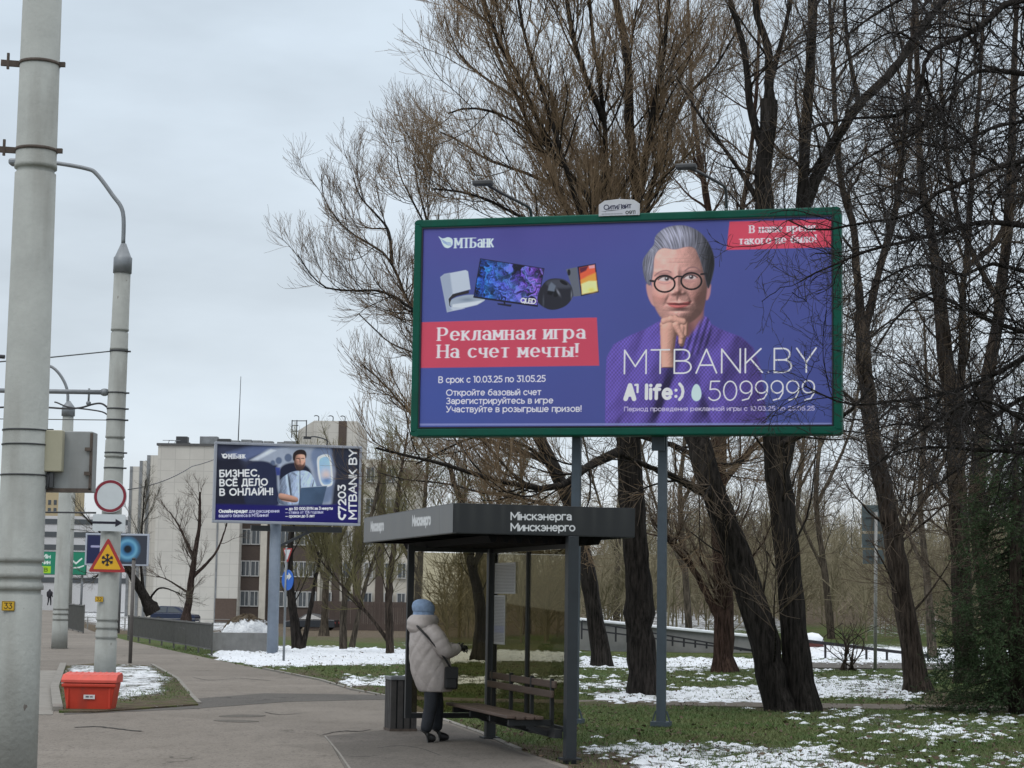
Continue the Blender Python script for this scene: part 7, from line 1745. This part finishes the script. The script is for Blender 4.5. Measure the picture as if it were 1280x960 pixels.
# close dark tree outside the right edge, its knobbly branches hang into the picture
D = 21
fl = [[Lp([(1490, 945, D), (1488, 700, D), (1484, 400, D), (1478, 100, D), (1474, -200, D)]), .24, .12]]
for pts, r0, r1 in (
    ([(1478, 60, 21), (1380, 0, 20.6), (1264, 3, 20.3), (1233, 28, 20.3), (1202, 47, 20.2), (1161, 66, 20), (1149, 116, 20), (1124, 144, 20), (1080, 147, 20), (1036, 153, 20), (1000, 168, 20)], .075, .010),
    ([(1480, 180, 21), (1380, 110, 20.4), (1300, 95, 20.1), (1240, 88, 20), (1215, 92, 19.9), (1180, 130, 19.7), (1150, 160, 19.6), (1100, 188, 19.5), (1060, 212, 19.5)], .06, .009),
    ([(1482, 290, 21), (1380, 220, 20), (1300, 200, 19.8), (1250, 208, 19.6), (1200, 230, 19.5), (1165, 245, 19.4), (1140, 268, 19.3), (1080, 278, 19.2), (1020, 288, 19.2), (985, 275, 19.2)], .06, .008),
    ([(1483, 380, 21), (1380, 300, 20.5), (1300, 285, 20.3), (1230, 278, 20.2), (1180, 290, 20.1), (1140, 300, 20), (1090, 312, 20), (1040, 332, 20), (1000, 352, 20)], .07, .008),
    ([(1485, 480, 21), (1390, 430, 20), (1300, 420, 19.7), (1230, 398, 19.6), (1180, 372, 19.5), (1155, 368, 19.5), (1120, 398, 19.4), (1092, 440, 19.4)], .06, .009),
    ([(1485, 520, 21), (1380, 450, 21), (1300, 440, 20.8), (1240, 470, 20.6), (1190, 490, 20.5), (1130, 500, 20.4), (1060, 505, 20.3), (1005, 482, 20.3)], .06, .008),
    ([(1486, 600, 21), (1390, 560, 20), (1300, 535, 19.8), (1230, 500, 19.7), (1180, 520, 19.6), (1120, 560, 19.5), (1085, 588, 19.5)], .055, .008),
    ([(1486, 640, 21), (1390, 600, 20.6), (1300, 570, 20.4), (1220, 562, 20.3), (1150, 560, 20.2), (1090, 580, 20.2)], .055, .008),
    ([(1476, -20, 21), (1390, -60, 20.8), (1300, -50, 20.6), (1220, -20, 20.5), (1150, -10, 20.5), (1090, 20, 20.5), (1040, 60, 20.5)], .06, .010),
    ([(1484, 440, 21), (1380, 360, 20.4), (1300, 345, 20.2), (1240, 330, 20.1), (1200, 345, 20), (1150, 330, 20), (1100, 352, 19.9), (1065, 390, 19.9)], .05, .007),
    ([(1480, 140, 21), (1390, 150, 21.4), (1300, 150, 21.6), (1240, 160, 21.7), (1190, 185, 21.8), (1140, 180, 21.8), (1090, 205, 21.8)], .05, .007),
    ([(1485, 560, 21), (1390, 510, 21.6), (1300, 490, 21.8), (1240, 520, 21.9), (1180, 535, 22), (1120, 530, 22), (1070, 545, 22)], .05, .007),
    ([(1161, 66, 20), (1120, 40, 20), (1080, 60, 20), (1040, 90, 20)], .018, .006),
    ([(1202, 47, 20.2), (1190, 120, 20.2), (1170, 200, 20.1), (1120, 230, 20), (1060, 250, 20)], .018, .006)):
    fl.append([Lp(pts), r0, r1])
tree('larch_tree', 'near dark bare tree beyond the right edge hanging knobbly branches over the billboard corner', 'tree', fl,
     [lv(7.5, 1.55, (52, 14), .0, .20, 10, .5, .014, .0045, .22, skip_trunk=True, fall=.5), lv(9.5, .62, (50, 14), .02, .22, 6, .65, .006, .003, .08), lv(11, .26, (50, 14), .03, .2, 4, .75, .004, .0025, .1)], R_(8), M_BK, M_TD, None)
# young trees and willows left of the shelter
def young(label, stems, seed, m1, m2, dens=1.0, up=.12, L=2.0, name='bare_tree', group='young trees left of the shelter'):
    return tree(name, label, 'tree', [[Lp(p), a, c] for p, a, c in stems],
                [lv(3.2 * dens, L, (36, 11), up, .12, 7, .45, .022, .008, .25), lv(7 * dens, 1.1, (34, 11), up, .12, 5, .6, .010, .006, .1), lv(9 * dens, .55, (30, 10), up, .1, 4, .7, .007, .0045, .1)], R_(seed), m1, m2, group)
young('dark two-stemmed tree just right of the smaller billboard post', [([(373, 810, 62), (366, 760, 62), (362, 700, 62), (368, 640, 62), (380, 580, 62)], .17, .04), ([(379, 809, 62), (387, 767, 62), (398, 707, 62), (414, 650, 62), (425, 590, 62)], .10, .03)], 21, M_BK, M_TO)
young('forked tree with two slender stems right of the give way sign', [([(429, 811, 60), (430, 753, 60), (440, 718, 60), (455, 678, 60), (470, 620, 60), (478, 570, 60)], .12, .03), ([(440, 809, 60), (453, 747, 60), (468, 698, 60), (490, 650, 60), (500, 590, 60)], .10, .03), ([(430, 755, 60), (425, 700, 60), (415, 640, 60)], .06, .02)], 22, M_BG, M_TO)
young('budding tree with a limb sloping up left beside the shelter end', [([(487, 814, 58), (486, 770, 58), (487, 720, 58), (494, 670, 58), (500, 600, 58), (510, 540, 58)], .14, .03), ([(484, 800, 58), (462, 770, 58), (430, 735, 58), (402, 702, 58), (396, 690, 58)], .075, .02)], 23, M_BB, M_TO, 1.1)
young('dark curved trunk seen through the far glass of the shelter', [([(598, 824, 53), (601, 770, 53), (592, 715, 53), (582, 680, 53), (580, 640, 53), (560, 580, 53)], .2, .06), ([(590, 710, 53), (610, 670, 53), (625, 620, 53), (640, 560, 53)], .1, .03), ([(583, 690, 53), (550, 660, 53), (520, 650, 53)], .06, .02)], 24, M_BK, M_TO, 1.0)
young('spreading bare tree in front of the pale building wall', [([(232, 776, 120), (238, 735, 120), (244, 690, 120), (249, 655, 120), (250, 615, 120)], .28, .06), ([(243, 700, 120), (225, 660, 120), (212, 640, 120)], .14, .04), ([(240, 722, 120), (270, 690, 120), (285, 650, 120)], .14, .04), ([(237, 742, 120), (210, 725, 120), (195, 720, 120)], .09, .03)], 25, bark('red_dark_bark', (.045, .032, .028)), mat('grey_twigs', (.12, .095, .075), .85, var=.3), .75, .08, 3.0)
young('dark tree leaning left behind the slim brown sign post', [([(192, 766, 112), (180, 745, 112), (168, 725, 112), (155, 700, 112), (140, 670, 112)], .34, .1), ([(180, 745, 112), (176, 700, 112), (178, 650, 112), (182, 600, 112)], .12, .03), ([(163, 715, 112), (140, 712, 112), (115, 722, 112)], .12, .03), ([(185, 752, 112), (200, 735, 112), (225, 742, 112)], .09, .03), ([(150, 690, 112), (120, 660, 112), (100, 640, 112)], .12, .03)], 26, M_BK, mat('grey_olive_twigs', (.10, .09, .06), .85, var=.3), .7, .1, 3.0)
young('hazy olive willow rising behind the forked slender stems', [([(405, 790, 100), (408, 720, 100), (412, 640, 100), (420, 560, 100)], .2, .06), ([(408, 730, 100), (380, 660, 100), (370, 610, 100)], .12, .04), ([(409, 710, 100), (440, 640, 100), (452, 590, 100)], .12, .04)], 27, M_BG, M_TO, .9, .06, 3.2)
young('olive willow with drooping fine twigs right of the brown fence', [([(520, 792, 96), (524, 720, 96), (530, 640, 96), (536, 560, 96)], .22, .06), ([(524, 720, 96), (490, 660, 96), (470, 610, 96)], .12, .04), ([(526, 690, 96), (565, 640, 96), (590, 600, 96)], .12, .04)], 28, M_BG, M_TO, 1.0, .02, 3.2)
young('grey tree with thin stems behind the timetable glass', [([(660, 800, 90), (658, 720, 90), (655, 640, 90), (650, 560, 90)], .2, .06), ([(658, 720, 90), (690, 660, 90), (715, 610, 90)], .12, .04), ([(657, 700, 90), (625, 650, 90), (605, 610, 90)], .12, .04)], 29, M_BG, M_TO, 1.0, .04, 3.0)
for i, (px, py, D, tx, r, lab) in enumerate(((862, 815, 66, 850, .14, 'thin leaning tree behind the sloping railing'), (770, 795, 85, 775, .15, 'pale stemmed tree at the upper end of the snowy ramp'), (1040, 812, 75, 1020, .16, 'bent grey tree beyond the barrier drum'), (1165, 815, 62, 1150, .15, 'upright grey tree just beyond the right leaning trunk'), (985, 790, 95, 1000, .16, 'far tree seen between the twin trunks and the drum'), (1265, 800, 70, 1280, .17, 'grey tree at the very right edge behind the spruce'))):
    young(lab, [([(px, py, D), (px + (tx - px) * .4, py - 90, D), (tx, py - 190, D), (tx + 8, py - 300, D), (tx + 5, py - 420, D)], r, .03), ([(px + (tx - px) * .4, py - 95, D), (tx - 35, py - 200, D), (tx - 60, py - 320, D)], r * .5, .03), ([(tx, py - 180, D), (tx + 45, py - 280, D), (tx + 60, py - 400, D)], r * .5, .03)], 40 + i, M_BG, M_TB, .85, .06, 2.8, group='trees along the ramp and road')
# low leafless shrub by the path
v = gp(1060, 838); rr = R_(9); st = [[[v + Vector((.05 * k, 0, 0)), v + Vector((rr.normal(0, .25), rr.normal(0, .2), .7)), v + Vector((rr.normal(0, .5), rr.normal(0, .4), 1.2))], .025, .006] for k in range(-4, 5)]
tree('leafless_shrub', 'low leafless brown shrub in front of the low dark railing', 'shrub', st, [lv(4, .6, (40, 12), .05, .15, 5, .6, .012, .005, .1), lv(5, .3, (36, 10), .05, .12, 4, .7, .006, .004, .1)], R_(10), M_BB, M_TB)

# far wood on the slope: one mass of thin stems and twigs
rw = R_(12); n = 500
Dw = np.exp(rw.uniform(math.log(72), math.log(230), n)); pxw = rw.uniform(560, 1330, n); pxw = np.where(rw.rand(n) < .3, rw.uniform(860, 1330, n), pxw)
bx = (pxw - 640) / F * Dw; bz = terrain(bx, Dw); hw = rw.uniform(2.0, 6.0, n) * (.75 + Dw / 300)
K = 6; P = np.empty((n, K, 3)); u = np.linspace(0, 1, K)
P[:, :, 0] = bx[:, None] + rw.normal(0, .5, (n, 1)) * u ** 2; P[:, :, 1] = Dw[:, None]; P[:, :, 2] = bz[:, None] + hw[:, None] * u
Rr = (hw * .010)[:, None] * (1.05 - u)
O1, R1_ = sprout(P, Rr, rw, 5.5, .05, 1.0, (42, 12), 2.3, .06, .14, 5, .6, .028, .013)
O2, R2_ = sprout(O1, R1_, rw, 4.2, .1, 1.0, (40, 12), 1.2, .05, .14, 4, .7, .016, .009)
vs, qs, k0 = [], [], 0
for p_, r_ in ((P, Rr), (O1, R1_), (O2, R2_)):
    v_, q_ = tubes_np(p_, r_, 3); vs.append(v_); qs.append(q_ + k0); k0 += len(v_)
tag(link('distant_wood', np_mesh('distant_wood', np.concatenate(vs), np.concatenate(qs)), mat('wood_olive_brown', (.23, .20, .13), .9, var=.4, nscale=.15)), 'hazy mass of bare olive brown trees on the far slope', 'wood', kind='stuff')

# spruce at the right edge
def spruce(px, py, D, h, r, seed, label):
    b0 = gp(px, py); b0 = Vector((b0.x, D, 0)) if abs(b0.y - D) > 5 else b0
    t = thing('spruce_tree', label, 'tree', b0, 0, None); rr = R_(seed)
    b = MB(); b.tube([(0, 0, -.05), (0, 0, h * .5), (0.03, 0, h)], [.15, .10, .02], 10); b.build('trunk', M_BB, t)
    nb_ = int(h * 34); P = []; Rb = []
    for i in range(nb_):
        z = h * (.04 + .94 * (i / nb_)); ln = r * (1 - z / h) ** .8 * rr.uniform(.7, 1.12) + .15; a = rr.uniform(0, 2 * PI); u = np.linspace(0, 1, 8)
        x = ln * u; zz_ = z + ln * (-.10 * u - .38 * u ** 2 + .26 * u ** 3.2)
        P.append(np.stack([x * math.cos(a), x * math.sin(a), np.maximum(zz_, .06)], -1)); Rb.append(.016 * (1.1 - u))
    P = np.array(P); Rb = np.array(Rb)
    O, Ro = sprout(P, Rb, rr, 13, .15, 1.0, (48, 9), .6, -.09, .07, 5, .6, .006, .003, .45); O3, Ro3 = sprout(O, Ro, rr, 13, .1, 1.0, (45, 9), .2, -.05, .07, 4, .7, .004, .002, .3); O3[..., 2] = np.maximum(O3[..., 2], .03)
    O[..., 2] = np.maximum(O[..., 2], .04)
    v1, q1_ = tubes_np(P, Rb, 4); v2, q2_ = tubes_np(O, Ro, 3)
    link('branches', np_mesh('branches', np.concatenate([v1, v2]), np.concatenate([q1_, q2_ + len(v1)])), M_BB, t)
    # needles
    def needles(Q, per, ln):
        M_ = len(Q); k_ = Q.shape[1]; tt_ = rr.rand(M_, per) * (k_ - 1.001); i = tt_.astype(int); f = (tt_ - i)[..., None]; ix = np.arange(M_)[:, None]
        p = Q[ix, i] * (1 - f) + Q[ix, i + 1] * f; T_ = Q[ix, i + 1] - Q[ix, i]; T_ /= np.linalg.norm(T_, axis=-1, keepdims=True) + 1e-9
        d = T_ * .8 + rr.normal(0, .55, p.shape); d /= np.linalg.norm(d, axis=-1, keepdims=True); s_ = np.cross(d, rr.normal(size=p.shape)); s_ /= np.linalg.norm(s_, axis=-1, keepdims=True) + 1e-9
        l_ = ln * rr.uniform(.6, 1.2, (M_, per, 1)); w_ = .007
        return np.stack([p - s_ * w_, p + s_ * w_, p + d * l_], -2).reshape(-1, 3)
    V_ = np.concatenate([needles(O, 18, .045), needles(O3, 8, .042), needles(P, 50, .05)])
    link('crown', np_mesh('crown', V_, np.arange(len(V_)).reshape(-1, 3), False), mat('spruce_needles', (.042, .072, .030), .7, var=.45, nscale=3, spec=.2), t)
    return t
spruce(1272, 893, 28.0, 4.6, 1.55, 31, 'young green spruce with drooping branches at the right edge of the lawn')
spruce(1330, 880, 31.0, 6.2, 1.9, 32, 'second darker spruce cut by the right edge of the picture')
